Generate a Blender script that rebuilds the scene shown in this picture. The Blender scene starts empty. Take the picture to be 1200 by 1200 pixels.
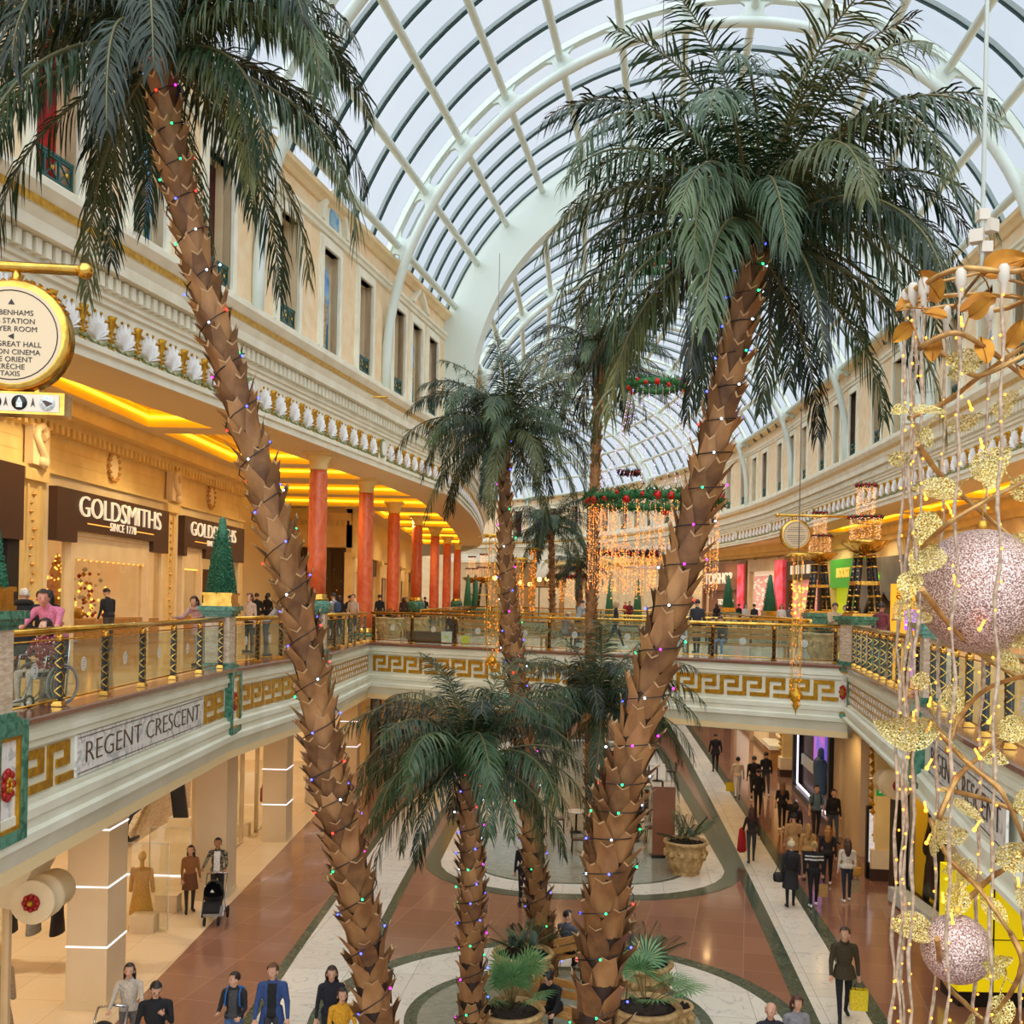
import bpy, math, random
import numpy as np
from mathutils import Vector, Matrix
RD = random.Random(11)
SC = bpy.context.scene
COL = SC.collection
PI = math.pi
F, HY, ROLL, EZ = 1250.0, 704.0, math.radians(1.15), 8.0     # focal length in pixels, horizon row, camera roll, eye height
FL = 6.35                                                     # upper floor level; the ground floor is z = 0
def at(x, y, Y):
    dx, dy = x-600, y-HY; c, s = math.cos(ROLL), math.sin(ROLL)
    U, V = c*dx+s*dy, s*dx-c*dy
    return Vector((U*Y/F, Y, EZ+V*Y/F))
def on(x, y, z=0.0):
    dx, dy = x-600, y-HY; c, s = math.cos(ROLL), math.sin(ROLL)
    U, V = c*dx+s*dy, s*dx-c*dy
    Y = F*(z-EZ)/V
    return Vector((U*Y/F, Y, z))
# ---------------------------------------------------------------- materials
def lin(c):
    return tuple(((v/255)/12.92 if v/255 <= .04045 else ((v/255+.055)/1.055)**2.4) for v in c)+(1,)
def setin(b, n, v):
    if n in b.inputs: b.inputs[n].default_value = v
def pmat(name, col, rough=.5, metal=0., col2=None, scale=4., bump=0., emit=None, es=0., coat=0., dist=0., lo=.35, hi=.65, stretch=None, detail=4., bscale=None, sample=True, spec=None):
    m = bpy.data.materials.new(name); m.use_nodes = True
    nt = m.node_tree; b = nt.nodes['Principled BSDF']
    b.inputs['Base Color'].default_value = lin(col); b.inputs['Roughness'].default_value = rough; b.inputs['Metallic'].default_value = metal
    if spec is not None: setin(b, 'Specular IOR Level', spec)
    if coat: setin(b, 'Coat Weight', coat); setin(b, 'Coat Roughness', .08)
    if col2 is not None or bump:
        tc = nt.nodes.new('ShaderNodeTexCoord'); v = tc.outputs['Object']
        if stretch:
            mp = nt.nodes.new('ShaderNodeMapping'); mp.inputs['Scale'].default_value = stretch
            nt.links.new(v, mp.inputs['Vector']); v = mp.outputs['Vector']
        nz = nt.nodes.new('ShaderNodeTexNoise'); nz.inputs['Scale'].default_value = scale; nz.inputs['Detail'].default_value = detail
        nz.inputs['Distortion'].default_value = dist
        nt.links.new(v, nz.inputs['Vector'])
        if col2 is not None:
            cr = nt.nodes.new('ShaderNodeValToRGB'); e = cr.color_ramp.elements
            e[0].position, e[1].position = lo, hi; e[0].color, e[1].color = lin(col), lin(col2)
            nt.links.new(nz.outputs['Fac'], cr.inputs['Fac']); nt.links.new(cr.outputs['Color'], b.inputs['Base Color'])
        if bump:
            n2 = nz
            if bscale:
                n2 = nt.nodes.new('ShaderNodeTexNoise'); n2.inputs['Scale'].default_value = bscale; nt.links.new(v, n2.inputs['Vector'])
            bp = nt.nodes.new('ShaderNodeBump'); bp.inputs['Strength'].default_value = bump; bp.inputs['Distance'].default_value = .02
            nt.links.new(n2.outputs['Fac'], bp.inputs['Height']); nt.links.new(bp.outputs['Normal'], b.inputs['Normal'])
    if emit:
        setin(b, 'Emission Color', lin(emit)); setin(b, 'Emission Strength', es)
        if not sample: m.cycles.emission_sampling = 'NONE'
    return m
def tilemat(name, c1, c2, mortar, size=(.9, .9), rough=.2, rot=0., msize=.008, vein=None, coat=0., off=0.):
    m = bpy.data.materials.new(name); m.use_nodes = True
    nt = m.node_tree; b = nt.nodes['Principled BSDF']; b.inputs['Roughness'].default_value = rough
    if coat: setin(b, 'Coat Weight', coat); setin(b, 'Coat Roughness', .06)
    tc = nt.nodes.new('ShaderNodeTexCoord'); mp = nt.nodes.new('ShaderNodeMapping'); mp.inputs['Rotation'].default_value = (0, 0, rot)
    nt.links.new(tc.outputs['Object'], mp.inputs['Vector'])
    br = nt.nodes.new('ShaderNodeTexBrick'); br.offset = off; br.inputs['Scale'].default_value = 1
    br.inputs['Brick Width'].default_value = size[0]; br.inputs['Row Height'].default_value = size[1]; br.inputs['Mortar Size'].default_value = msize
    br.inputs['Color1'].default_value = lin(c1); br.inputs['Color2'].default_value = lin(c2); br.inputs['Mortar'].default_value = lin(mortar)
    nt.links.new(mp.outputs['Vector'], br.inputs['Vector'])
    nz = nt.nodes.new('ShaderNodeTexNoise'); nz.inputs['Detail'].default_value = 6
    mx = nt.nodes.new('ShaderNodeMix'); mx.data_type = 'RGBA'
    if vein:
        nz.inputs['Scale'].default_value = 1.3; nz.inputs['Distortion'].default_value = 1.5
        cr = nt.nodes.new('ShaderNodeValToRGB'); e = cr.color_ramp.elements
        e[0].position, e[1].position = .485, .515; e[0].color = (0, 0, 0, 1); e[1].color = (0, 0, 0, 1)
        k = cr.color_ramp.elements.new(.5); k.color = (.55, .55, .55, 1)
        nt.links.new(nz.outputs['Fac'], cr.inputs['Fac']); nt.links.new(cr.outputs['Color'], mx.inputs['Factor'])
        mx.blend_type = 'MIX'; mx.inputs['B'].default_value = lin(vein)
    else:
        nz.inputs['Scale'].default_value = 30; mx.blend_type = 'OVERLAY'; mx.inputs['Factor'].default_value = .25
        nt.links.new(nz.outputs['Fac'], mx.inputs['B'])
    nt.links.new(tc.outputs['Object'], nz.inputs['Vector'])
    nt.links.new(br.outputs['Color'], mx.inputs['A']); nt.links.new(mx.outputs['Result'], b.inputs['Base Color'])
    return m
def glassmat(name, tint=(255, 255, 255), refl=.08, rough=.02, alpha=.0, body=(200, 215, 220)):
    """thin pane: see-through with a little mirror and, with alpha, a little haze of its own colour"""
    m = bpy.data.materials.new(name); m.use_nodes = True
    nt = m.node_tree; nt.nodes.clear()
    o = nt.nodes.new('ShaderNodeOutputMaterial'); t = nt.nodes.new('ShaderNodeBsdfTransparent'); t.inputs['Color'].default_value = lin(tint)
    g = nt.nodes.new('ShaderNodeBsdfGlossy'); g.inputs['Roughness'].default_value = rough
    d = nt.nodes.new('ShaderNodeBsdfDiffuse'); d.inputs['Color'].default_value = lin(body)
    a = nt.nodes.new('ShaderNodeMixShader'); a.inputs[0].default_value = alpha
    nt.links.new(t.outputs[0], a.inputs[1]); nt.links.new(d.outputs[0], a.inputs[2])
    b = nt.nodes.new('ShaderNodeMixShader'); b.inputs[0].default_value = refl
    nt.links.new(a.outputs[0], b.inputs[1]); nt.links.new(g.outputs[0], b.inputs[2]); nt.links.new(b.outputs[0], o.inputs[0])
    return m
M = {}
M['stone'] = pmat('white painted stone', (238, 236, 217), .6, col2=(226, 222, 200), scale=1.5)
M['cream'] = pmat('cream plaster', (240, 220, 178), .65, col2=(230, 205, 158), scale=1.2)
M['peach'] = pmat('peach plaster', (240, 220, 184), .65, col2=(234, 204, 160), scale=2)
M['yellowwall'] = pmat('warm cream panelling', (236, 208, 142), .55, col2=(226, 194, 124), scale=1.5)
M['fascia'] = pmat('pale fascia', (230, 231, 212), .5, col2=(216, 216, 192), scale=1)
M['soffit'] = pmat('soffit paint', (226, 208, 168), .6)
M['goldpaint'] = pmat('gold leaf paint', (206, 158, 40), .38, .55, col2=(176, 124, 20), scale=9)
M['brass'] = pmat('polished brass', (226, 184, 92), .2, .95, col2=(200, 150, 60), scale=6)
M['gilt'] = pmat('pale gilding', (224, 180, 70), .35, .7)
M['steel'] = pmat('white roof steel', (212, 224, 217), .5)
M['bar'] = pmat('grey glazing bar', (132, 144, 144), .5)
M['bardark'] = pmat('teal gasket', (22, 62, 66), .5)
M['greenmarble'] = pmat('green marble', (34, 92, 74), .2, col2=(88, 146, 122), scale=5, dist=2.)
M['greenpaint'] = pmat('green painted iron', (30, 84, 78), .4)
M['beigemarble'] = pmat('striped beige marble', (222, 204, 180), .25, col2=(188, 164, 138), scale=5, dist=1.2, stretch=(1, 1, 3.4))
M['whitemarble'] = pmat('white veined marble', (232, 232, 226), .2, col2=(188, 192, 192), scale=3, dist=2.5, lo=.5, hi=.62)
M['redmarble'] = pmat('red scagliola', (204, 84, 44), .28, col2=(226, 124, 80), scale=2.2, dist=2, stretch=(1, 1, .5))
M['ledge'] = pmat('brown granite ledge', (112, 74, 58), .16, col2=(140, 98, 78), scale=40)
M['darkred'] = pmat('dark red drape', (92, 12, 10), .8, col2=(52, 8, 8), scale=5)
M['brightred'] = pmat('bright red drape', (168, 16, 14), .8, col2=(110, 8, 8), scale=3)
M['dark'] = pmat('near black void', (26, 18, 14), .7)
M['black'] = pmat('black enamel', (14, 14, 14), .3)
M['blackcloth'] = pmat('black rubber', (20, 20, 22), .75)
M['brownsign'] = pmat('dark brown signboard', (66, 40, 26), .45)
M['whitesign'] = pmat('lit white lettering', (250, 240, 220), .4, emit=(255, 240, 210), es=.45)
M['letterdark'] = pmat('incised lettering', (80, 60, 36), .5)
M['letterblack'] = pmat('black lettering', (20, 18, 16), .5)
M['shell'] = pmat('white shell relief', (238, 238, 236), .5)
M['sage'] = pmat('green gilt scroll', (142, 150, 92), .45, .3)
M['wood'] = pmat('golden wood', (190, 140, 74), .4, col2=(160, 110, 52), scale=6, stretch=(1, 1, 8))
M['chrome'] = pmat('chrome', (200, 200, 205), .15, 1.)
M['grey'] = pmat('mid grey', (128, 126, 122), .6)
M['pane'] = glassmat('balustrade glass', (240, 248, 244), .07, .02, .035, (196, 210, 200))
M['roofglass'] = glassmat('roof glass', (250, 253, 255), .03, .05, 0.)
M['shopglass'] = glassmat('shop window glass', (250, 250, 245), .05, .02)
M['frost'] = pmat('frosted emblem', (222, 228, 222), .5, col2=(170, 178, 172), scale=40)
M['rosered'] = pmat('enamel red', (158, 22, 18), .45)
M['ochre'] = pmat('ochre gilding', (204, 156, 82), .5, .2)
M['skyblue'] = pmat('sky', (150, 185, 215), .6)
# ---------------------------------------------------------------- mesh building
class MB:
    def __init__(s): s.v = []; s.f = []; s.m = []; s.s = []
    def add(s, vs, fs, m=0, sm=False):
        o = len(s.v); s.v.extend([tuple(p) for p in vs])
        for f in fs:
            s.f.append(tuple(i+o for i in f)); s.m.append(m); s.s.append(sm)
        return s
    def obox(s, o, a, b, c, m=0):
        o, a, b, c = Vector(o), Vector(a), Vector(b), Vector(c)
        vs = [o, o+a, o+a+b, o+b, o+c, o+a+c, o+a+b+c, o+b+c]
        return s.add(vs, [(0, 3, 2, 1), (4, 5, 6, 7), (0, 1, 5, 4), (1, 2, 6, 5), (2, 3, 7, 6), (3, 0, 4, 7)], m)
    def box(s, x0, x1, y0, y1, z0, z1, m=0): return s.obox((x0, y0, z0), (x1-x0, 0, 0), (0, y1-y0, 0), (0, 0, z1-z0), m)
    def cbox(s, c, sz, rz=0, m=0):
        ca, sa = math.cos(rz), math.sin(rz); a = Vector((ca, sa, 0))*sz[0]; b = Vector((-sa, ca, 0))*sz[1]; k = Vector((0, 0, sz[2]))
        return s.obox(Vector(c)-a/2-b/2-k/2, a, b, k, m)
    def beam(s, p, q, w, h, up=(0, 0, 1), m=0):
        p, q = Vector(p), Vector(q); d = q-p; sd = d.cross(Vector(up)).normalized(); u = sd.cross(d).normalized()
        return s.obox(p-sd*w/2-u*h/2, d, sd*w, u*h, m)
    def prism(s, poly, vec, m=0, sm=False):
        n = len(poly); vec = Vector(vec); vs = [Vector(p) for p in poly]; vs += [p+vec for p in vs]
        fs = [tuple(range(n))[::-1], tuple(range(n, 2*n))]
        s.add(vs, fs, m); o = len(s.v)-2*n
        for i in range(n):
            j = (i+1) % n; s.f.append((o+i, o+j, o+n+j, o+n+i)); s.m.append(m); s.s.append(sm)
        return s
    def tube(s, pts, r, n=8, m=0, caps=True, sm=True, closed=False):
        P = [Vector(p) for p in pts]; k = len(P); rs = r if isinstance(r, (list, tuple)) else [r]*k
        ref = None; vs = []
        for i, p in enumerate(P):
            if closed: t = P[(i+1) % k]-P[i-1]
            else: t = P[min(i+1, k-1)]-P[max(i-1, 0)]
            if t.length < 1e-9: t = Vector((0, 0, 1))
            t.normalize()
            if ref is None:
                ref = t.cross(Vector((0, 0, 1)))
                if ref.length < .05: ref = t.cross(Vector((1, 0, 0)))
            ref = (ref-t*ref.dot(t)).normalized(); b = t.cross(ref)
            for j in range(n):
                a = 2*PI*j/n; vs.append(p+(ref*math.cos(a)+b*math.sin(a))*rs[i])
        fs = []
        for i in range(k if closed else k-1):
            i2 = (i+1) % k
            for j in range(n):
                j2 = (j+1) % n; fs.append((i*n+j, i*n+j2, i2*n+j2, i2*n+j))
        s.add(vs, fs, m, sm)
        if caps and not closed:
            o = len(s.v)-len(vs)
            s.f.append(tuple(o+j for j in range(n))[::-1]); s.m.append(m); s.s.append(False)
            s.f.append(tuple(o+(k-1)*n+j for j in range(n))); s.m.append(m); s.s.append(False)
        return s
    def lathe(s, prof, c=(0, 0, 0), n=16, m=0, sm=True, sx=1., sy=1., mfun=None, axis=None):
        c = Vector(c); vs = []
        if axis is None: ux, uy, uz = Vector((1, 0, 0)), Vector((0, 1, 0)), Vector((0, 0, 1))
        else:
            uz = Vector(axis).normalized(); ux = uz.orthogonal().normalized(); uy = uz.cross(ux)
        for r, z in prof:
            for j in range(n):
                a = 2*PI*j/n; vs.append(c+ux*(r*sx*math.cos(a))+uy*(r*sy*math.sin(a))+uz*z)
        for i in range(len(prof)-1):
            pass
        o = len(s.v); s.v.extend(tuple(p) for p in vs)
        for i in range(len(prof)-1):
            mm = mfun(i) if mfun else m
            for j in range(n):
                j2 = (j+1) % n; s.f.append((o+i*n+j, o+i*n+j2, o+(i+1)*n+j2, o+(i+1)*n+j)); s.m.append(mm); s.s.append(sm)
        for i, rev in ((0, True), (len(prof)-1, False)):
            if prof[i][0] > 1e-4:
                q = tuple(o+i*n+j for j in range(n)); s.f.append(q[::-1] if rev else q); s.m.append(mfun(min(i, len(prof)-2)) if mfun else m); s.s.append(False)
        return s
    def ball(s, c, r, nu=10, nv=7, m=0, sc=(1, 1, 1), sm=True):
        c = Vector(c); vs = [c+Vector((0, 0, r*sc[2]))]
        for i in range(1, nv):
            t = PI*i/nv
            for j in range(nu):
                a = 2*PI*j/nu; vs.append(c+Vector((r*sc[0]*math.sin(t)*math.cos(a), r*sc[1]*math.sin(t)*math.sin(a), r*sc[2]*math.cos(t))))
        vs.append(c-Vector((0, 0, r*sc[2]))); e = len(vs)-1; fs = []
        for j in range(nu):
            j2 = (j+1) % nu; fs.append((0, 1+j, 1+j2)); fs.append((e, e-nu+j2, e-nu+j))
            for i in range(nv-2): fs.append((1+i*nu+j, 1+(i+1)*nu+j, 1+(i+1)*nu+j2, 1+i*nu+j2))
        return s.add(vs, fs, m, sm)
    def octa(s, c, r, m=0):
        x, y, z = c
        return s.add([(x+r, y, z), (x-r, y, z), (x, y+r, z), (x, y-r, z), (x, y, z+r), (x, y, z-r)], [(0, 2, 4), (2, 1, 4), (1, 3, 4), (3, 0, 4), (2, 0, 5), (1, 2, 5), (3, 1, 5), (0, 3, 5)], m)
    def sweep(s, path, side, prof, m=0, ms=None, closed=True, caps=True):
        """profile of (out, z) pairs carried along a plan path; out points to the given side (+1 = right of travel)"""
        N = normals(path, side); k = len(prof); vs = []
        for (x, y), (nx, ny) in zip(path, N):
            for n, z in prof: vs.append((x+nx*n, y+ny*n, z))
        o = len(s.v); s.v.extend(vs)
        for i in range(len(path)-1):
            for j in range(k if closed else k-1):
                j2 = (j+1) % k; s.f.append((o+i*k+j, o+(i+1)*k+j, o+(i+1)*k+j2, o+i*k+j2)); s.m.append(ms[j] if ms else m); s.s.append(False)
        if caps and closed:
            for b in (0, (len(path)-1)*k):
                s.f.append(tuple(o+b+j for j in range(k))); s.m.append(ms[0] if ms else m); s.s.append(False)
        return s
    def slab(s, poly, z0, z1, m=0): return s.prism([(x, y, z0) for x, y in poly], (0, 0, z1-z0), m)
    def ngon(s, poly, z, m=0): return s.add([(x, y, z) for x, y in poly], [tuple(range(len(poly)))], m)
    def build(s, name, mats, parent=None):
        me = bpy.data.meshes.new(name); me.from_pydata(s.v, [], s.f)
        if not isinstance(mats, (list, tuple)): mats = [mats]
        for q in mats: me.materials.append(M[q] if isinstance(q, str) else q)
        if len(mats) > 1: me.polygons.foreach_set('material_index', s.m)
        me.polygons.foreach_set('use_smooth', s.s); me.update()
        o = bpy.data.objects.new(name, me); COL.objects.link(o)
        if parent is not None: adopt(o, parent)
        return o
def world_of(o):
    return o.matrix_basis.copy() if o.parent is None else world_of(o.parent) @ o.matrix_parent_inverse @ o.matrix_basis
def adopt(o, parent):
    o.parent = parent; o.matrix_parent_inverse = world_of(parent).inverted()
def normals(path, side):
    out = []; n = len(path)
    for i in range(n):
        ds = []
        if i > 0: ds.append(Vector((path[i][0]-path[i-1][0], path[i][1]-path[i-1][1])).normalized())
        if i < n-1: ds.append(Vector((path[i+1][0]-path[i][0], path[i+1][1]-path[i][1])).normalized())
        t = sum(ds, Vector((0, 0))).normalized(); k = 1/max(.3, t.dot(ds[0]))
        out.append((t.y*side*k, -t.x*side*k))
    return out
class Path:
    def __init__(s, pts):
        s.p = [Vector(q) for q in pts]; s.d = [0.]
        for a, b in zip(s.p, s.p[1:]): s.d.append(s.d[-1]+(b-a).length)
        s.len = s.d[-1]
    def _seg(s, t):
        i = 0
        while i < len(s.p)-2 and t > s.d[i+1]: i += 1
        return i
    def pos(s, t):
        i = s._seg(t); return s.p[i].lerp(s.p[i+1], (t-s.d[i])/(s.d[i+1]-s.d[i]))
    def tan(s, t):
        i = s._seg(t); return (s.p[i+1]-s.p[i]).normalized()
    def at_y(s, y):
        for i in range(len(s.p)-1):
            if s.p[i].y <= y <= s.p[i+1].y: return s.d[i]+(y-s.p[i].y)/(s.p[i+1].y-s.p[i].y)*(s.d[i+1]-s.d[i])
        return s.len
    def part(s, a, b):
        return [tuple(s.pos(a))]+[tuple(p) for p, d in zip(s.p, s.d) if a+1e-3 < d < b-1e-3]+[tuple(s.pos(b))]
def frame(path, t, side):
    """matrix with x along the path so that y looks out to the mall side, z up"""
    p, d = path.pos(t), path.tan(t); n = Vector((d.y*side, -d.x*side))
    x = Vector((n.y, -n.x)) ; return Matrix(((x.x, n.x, 0, p.x), (x.y, n.y, 0, p.y), (0, 0, 1, 0), (0, 0, 0, 1)))
# ---------------------------------------------------------------- objects and their tags
def tag(o, label=None, cat=None, group=None, kind=None):
    if label: o['label'] = label
    if cat: o['category'] = cat
    if group: o['group'] = group
    if kind: o['kind'] = kind
    return o
def thing(name, label, cat, loc=(0, 0, 0), rz=0., group=None):
    o = bpy.data.objects.new(name, None); COL.objects.link(o); o.empty_display_size = .2
    o.location = loc; o.rotation_euler = (0, 0, rz); return tag(o, label, cat, group)
def child(name, mb, mats, parent):
    """part built in its thing's own axes"""
    o = mb.build(name, mats); o.parent = parent; return o
def struct(name, mb, mats, parent=None):
    o = mb.build(name, mats, parent)
    if parent is None: o['kind'] = 'structure'
    return o
KIDS = {}
def copy_tree(o, parent=None):
    c = o.copy(); COL.objects.link(c)
    if parent is not None: c.parent = parent
    for ch in kids(o): copy_tree(ch, c)
    return c
def kids(o): return [c for c in list(COL.objects) if c.parent == o] if o.name not in KIDS else KIDS[o.name]
def freeze(o):
    """remember a source's children so that copying is quick"""
    KIDS[o.name] = [c for c in COL.objects if c.parent == o]
    for c in KIDS[o.name]: freeze(c)
    return o
def dup(o, mat4, label, group=None):
    c = copy_tree(o); c.matrix_basis = mat4; c['label'] = label
    if group: c['group'] = group
    return c
def text(body, pos, right, up, size, mat, parent=None, name='lettering', depth=.008, align='CENTER', sx=1., space=1., thin=0.):
    cu = bpy.data.curves.new(name, 'FONT'); cu.body = body; cu.size = size; cu.extrude = depth; cu.align_x = align; cu.align_y = 'CENTER'
    cu.space_character = space; cu.resolution_u = 3; cu.offset = thin
    cu.materials.append(M[mat] if isinstance(mat, str) else mat)
    o = bpy.data.objects.new(name, cu); COL.objects.link(o)
    r, u = Vector(right).normalized(), Vector(up).normalized(); n = r.cross(u)
    o.matrix_basis = Matrix(((r.x*sx, u.x, n.x, pos[0]), (r.y*sx, u.y, n.y, pos[1]), (r.z*sx, u.z, n.z, pos[2]), (0, 0, 0, 1)))
    if parent is not None: adopt(o, parent)
    return o
ORD = 'first second third fourth fifth sixth seventh eighth ninth tenth eleventh twelfth thirteenth fourteenth fifteenth sixteenth seventeenth eighteenth nineteenth twentieth'.split()
# ---------------------------------------------------------------- camera
cam = bpy.data.cameras.new('camera'); camo = bpy.data.objects.new('camera', cam); COL.objects.link(camo)
cam.sensor_width = 36; cam.lens = 36*F/1200; cam.shift_y = (HY-600)/1200; cam.clip_end = 500; cam.clip_start = .05
camo.matrix_basis = Matrix.Translation((0, 0, EZ)) @ Matrix.Rotation(PI/2, 4, 'X') @ Matrix.Rotation(ROLL, 4, 'Z')
SC.camera = camo
SC.view_settings.view_transform = 'Standard'; SC.view_settings.look = 'None'; SC.view_settings.gamma = 1
SC.view_settings.use_curve_mapping = False
# ================================================================ people
def capsule(mb, p, q, r0, r1, n=10, flat=None):
    """tapered round-ended limb; flat=(side vector, factor) widens it sideways"""
    p, q = Vector(p), Vector(q); d = q-p; L = d.length; t = d.normalized()
    a = t.orthogonal().normalized() if flat is None else (Vector(flat[0])-t*Vector(flat[0]).dot(t)).normalized()
    b = t.cross(a); k = 1. if flat is None else flat[1]
    rings = []
    for i in range(4): e = PI/2*(1-i/3.); rings.append((-r0*math.sin(e), r0*math.cos(e)))
    for i in range(4): e = PI/2*(i/3.); rings.append((L+r1*math.sin(e), r1*math.cos(e)))
    vs = []
    for z, r in rings:
        r = max(r, .002)
        for j in range(n): u = 2*PI*j/n; vs.append(p+t*z+a*(r*k*math.cos(u))+b*(r*math.sin(u)))
    fs = []
    for i in range(7):
        for j in range(n): j2 = (j+1) % n; fs.append((i*n+j, i*n+j2, (i+1)*n+j2, (i+1)*n+j))
    fs.append(tuple(range(n))[::-1]); fs.append(tuple(7*n+j for j in range(n)))
    mb.add(vs, fs)
CLOTH = {}
def cloth(c, key='c', col2=None, scale=30., stretch=None, rough=.85, metal=0.):
    k = (key, tuple(c), tuple(col2) if col2 else None, scale)
    if k not in CLOTH:
        c2 = col2 or tuple(max(0, int(v*.8)) for v in c)
        CLOTH[k] = pmat('fabric', c, rough, metal, col2=c2, scale=scale, lo=(.60 if scale == 28 else .45) if col2 else .3, hi=(.64 if scale == 28 else .55) if col2 else .7, stretch=stretch, bump=.15)
    return CLOTH[k]
SKIN = {}
def skin(c):
    if c not in SKIN: SKIN[c] = pmat('skin', c, .55, col2=tuple(int(v*.92) for v in c), scale=12)
    return SKIN[c]
HAIR = {}
def hairm(c):
    if c not in HAIR: HAIR[c] = pmat('hair', c, .5, col2=tuple(int(v*.65) for v in c), scale=14, stretch=(1, 1, .25), bump=.3)
    return HAIR[c]
EYE = pmat('eye dark', (30, 22, 18), .3); LIP = pmat('lip', (150, 78, 70), .5); TRAIN = pmat('white sole', (230, 228, 222), .6)
def rotx(v, a):
    c, s = math.cos(a), math.sin(a); return Vector((v[0], v[1]*c-v[2]*s, v[1]*s+v[2]*c))
PEOPLE = []
def person(label, pos, face, h=1.72, top=(30, 30, 34), legs=(30, 32, 40), shoe=(24, 22, 22), sk=(214, 164, 132), hair=(40, 26, 18), hl='short',
           sleeve='long', stride=0., lean=0., seat=False, arms=((0, 10, 8), (0, 10, 8)), look=(0, 0), bare=0., slim=1., top2=None, topscale=30., topstretch=None,
           coat=None, skirt=None, collar=None, hood=None, pack=None, inner=None, group=None, vox=.017, strip=None, beard=False, hat=None):
    """face: heading in degrees, 0 = away from the camera, 90 = to the left, 180 = towards it. arms: (swing forward, elbow bend, spread) for left, right."""
    k = h/1.75; rt = Vector((1, 0, 0)); up = Vector((0, 0, 1))
    hipz = .93 if not seat else .50
    P = {}; P['pel'] = Vector((0, 0, hipz+.02)); la = math.radians(lean)
    def T(x, y, z):   # torso point, leant forward about the hips
        v = rotx((x, y, z-hipz), -la); return Vector((v.x, v.y, v.z+hipz))
    o = hipz-.93
    sw = .172*slim
    caps = []   # (p, q, r0, r1, label, flat)
    caps.append((T(-.065, 0, .98+o), T(.065, 0, .98+o), .118*slim, .118*slim, 'top' if coat else 'hip', (up, 1.)))
    caps.append((T(0, .01, 1.02+o), T(0, .012, 1.18+o), .088*slim, .094*slim, 'top', (rt, 1.5)))
    caps.append((T(0, .012, 1.18+o), T(0, .0, 1.34+o), .098*slim, .094*slim, 'top', (rt, 1.62)))
    caps.append((T(-sw*.82, -.012, 1.415+o), T(sw*.82, -.012, 1.415+o), .064, .064, 'top', None))
    caps.append((T(0, -.015, 1.40+o), T(0, -.005, 1.49+o), .082, .058, 'top', (rt, 1.35)))
    nk = T(0, -.005, 1.47+o); hd = T(0, .018, 1.635+o)
    ly, lz = math.radians(look[0]), math.radians(look[1])
    caps.append((nk, nk.lerp(hd, .6), .054, .052, 'skin', None))
    HR = Matrix.Rotation(ly, 3, 'Z') @ Matrix.Rotation(lz-la*.6, 3, 'X')
    def H(x, y, z): return hd+HR @ Vector((x, y, z))
    caps.append((H(0, -.012, .042), H(0, .018, .0), .093, .083, 'head', (HR @ rt, .94)))
    caps.append((H(0, .03, -.02), H(0, .042, -.078), .068, .046, 'head', (HR @ rt, .95)))
    # arms
    hands = []
    for sd, (sf, eb, sp) in zip((-1, 1), arms):
        sh = T(sd*sw*1.08, -.012, 1.405+o); a, s_ = math.radians(sf)-la*.3, math.radians(sp)
        d1 = Vector((sd*math.sin(s_), math.sin(a)*math.cos(s_), -math.cos(a)*math.cos(s_)))
        el = sh+d1*.285; e2 = a+math.radians(eb); inw = math.radians(max(0, eb-30)*.35)
        d2 = Vector((sd*math.sin(s_*.4-inw), math.sin(e2)*math.cos(s_*.4-inw), -math.cos(e2)*math.cos(s_*.4-inw)))
        wr = el+d2*.245; pm = wr+d2*.05
        thick = 1.2 if coat or top2 == 'puff' else 1.
        caps.append((sh, el, .053*thick*slim, .042*thick, 'top' if sleeve != 'none' else 'skin', None))
        caps.append((el, wr, .042*thick, .03*thick, 'top' if sleeve == 'long' else 'skin', None))
        caps.append((wr, wr+d2*.08, .026, .028, 'hand', (d2.cross(Vector((0, 1, .3))), 1.35)))
        hands.append((sd, wr, d2))
    # legs
    for sd in (-1, 1):
        hp = Vector((sd*.088, 0, hipz-.02)); ph = stride*sd
        if seat:
            kn = Vector((sd*.12, .42, hipz+.0)); an = Vector((sd*.12, .40+.06*sd*(stride/30. if stride else 0), .08))
        else:
            a = math.radians(ph); kn = hp+Vector((sd*.008, math.sin(a)*.43, -math.cos(a)*.43))
            b = a-math.radians(max(0, -ph)*.75+ (6 if abs(ph) < 2 else 0)*0); an = kn+Vector((0, math.sin(b)*.41, -math.cos(b)*.41))
        lb = 'skin' if bare > .6 else 'legs'
        caps.append((hp, kn, .088*slim, .058, 'legs' if not bare else lb, None))
        caps.append((kn, an, .056, .038, 'skin' if bare else 'legs', None))
        fa = 0 if seat else math.radians(-max(0, -ph)*.8)
        toe = an+Vector((sd*.025, .15*math.cos(fa), -.035+.15*math.sin(fa)))
        caps.append((an+Vector((0, -.03, -.035)), toe, .042, .036, 'shoe', None))
    # ---- one continuous surface
    mb = MB()
    for p, q, r0, r1, l, fl in caps: capsule(mb, p, q, r0, r1, 10, fl)
    me = bpy.data.meshes.new('tmp'); me.from_pydata(mb.v, [], mb.f); ob = bpy.data.objects.new('tmp', me); COL.objects.link(ob)
    r = ob.modifiers.new('r', 'REMESH'); r.mode = 'VOXEL'; r.voxel_size = vox
    s = ob.modifiers.new('s', 'SMOOTH'); s.factor = .5; s.iterations = 4
    dg = bpy.context.evaluated_depsgraph_get(); ev = ob.evaluated_get(dg); m2 = bpy.data.meshes.new_from_object(ev)
    n = len(m2.vertices); co = np.empty(n*3); m2.vertices.foreach_get('co', co); co = co.reshape(-1, 3)
    polys = [tuple(p.vertices) for p in m2.polygons]
    bpy.data.objects.remove(ob); bpy.data.meshes.remove(me); bpy.data.meshes.remove(m2)
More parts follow.
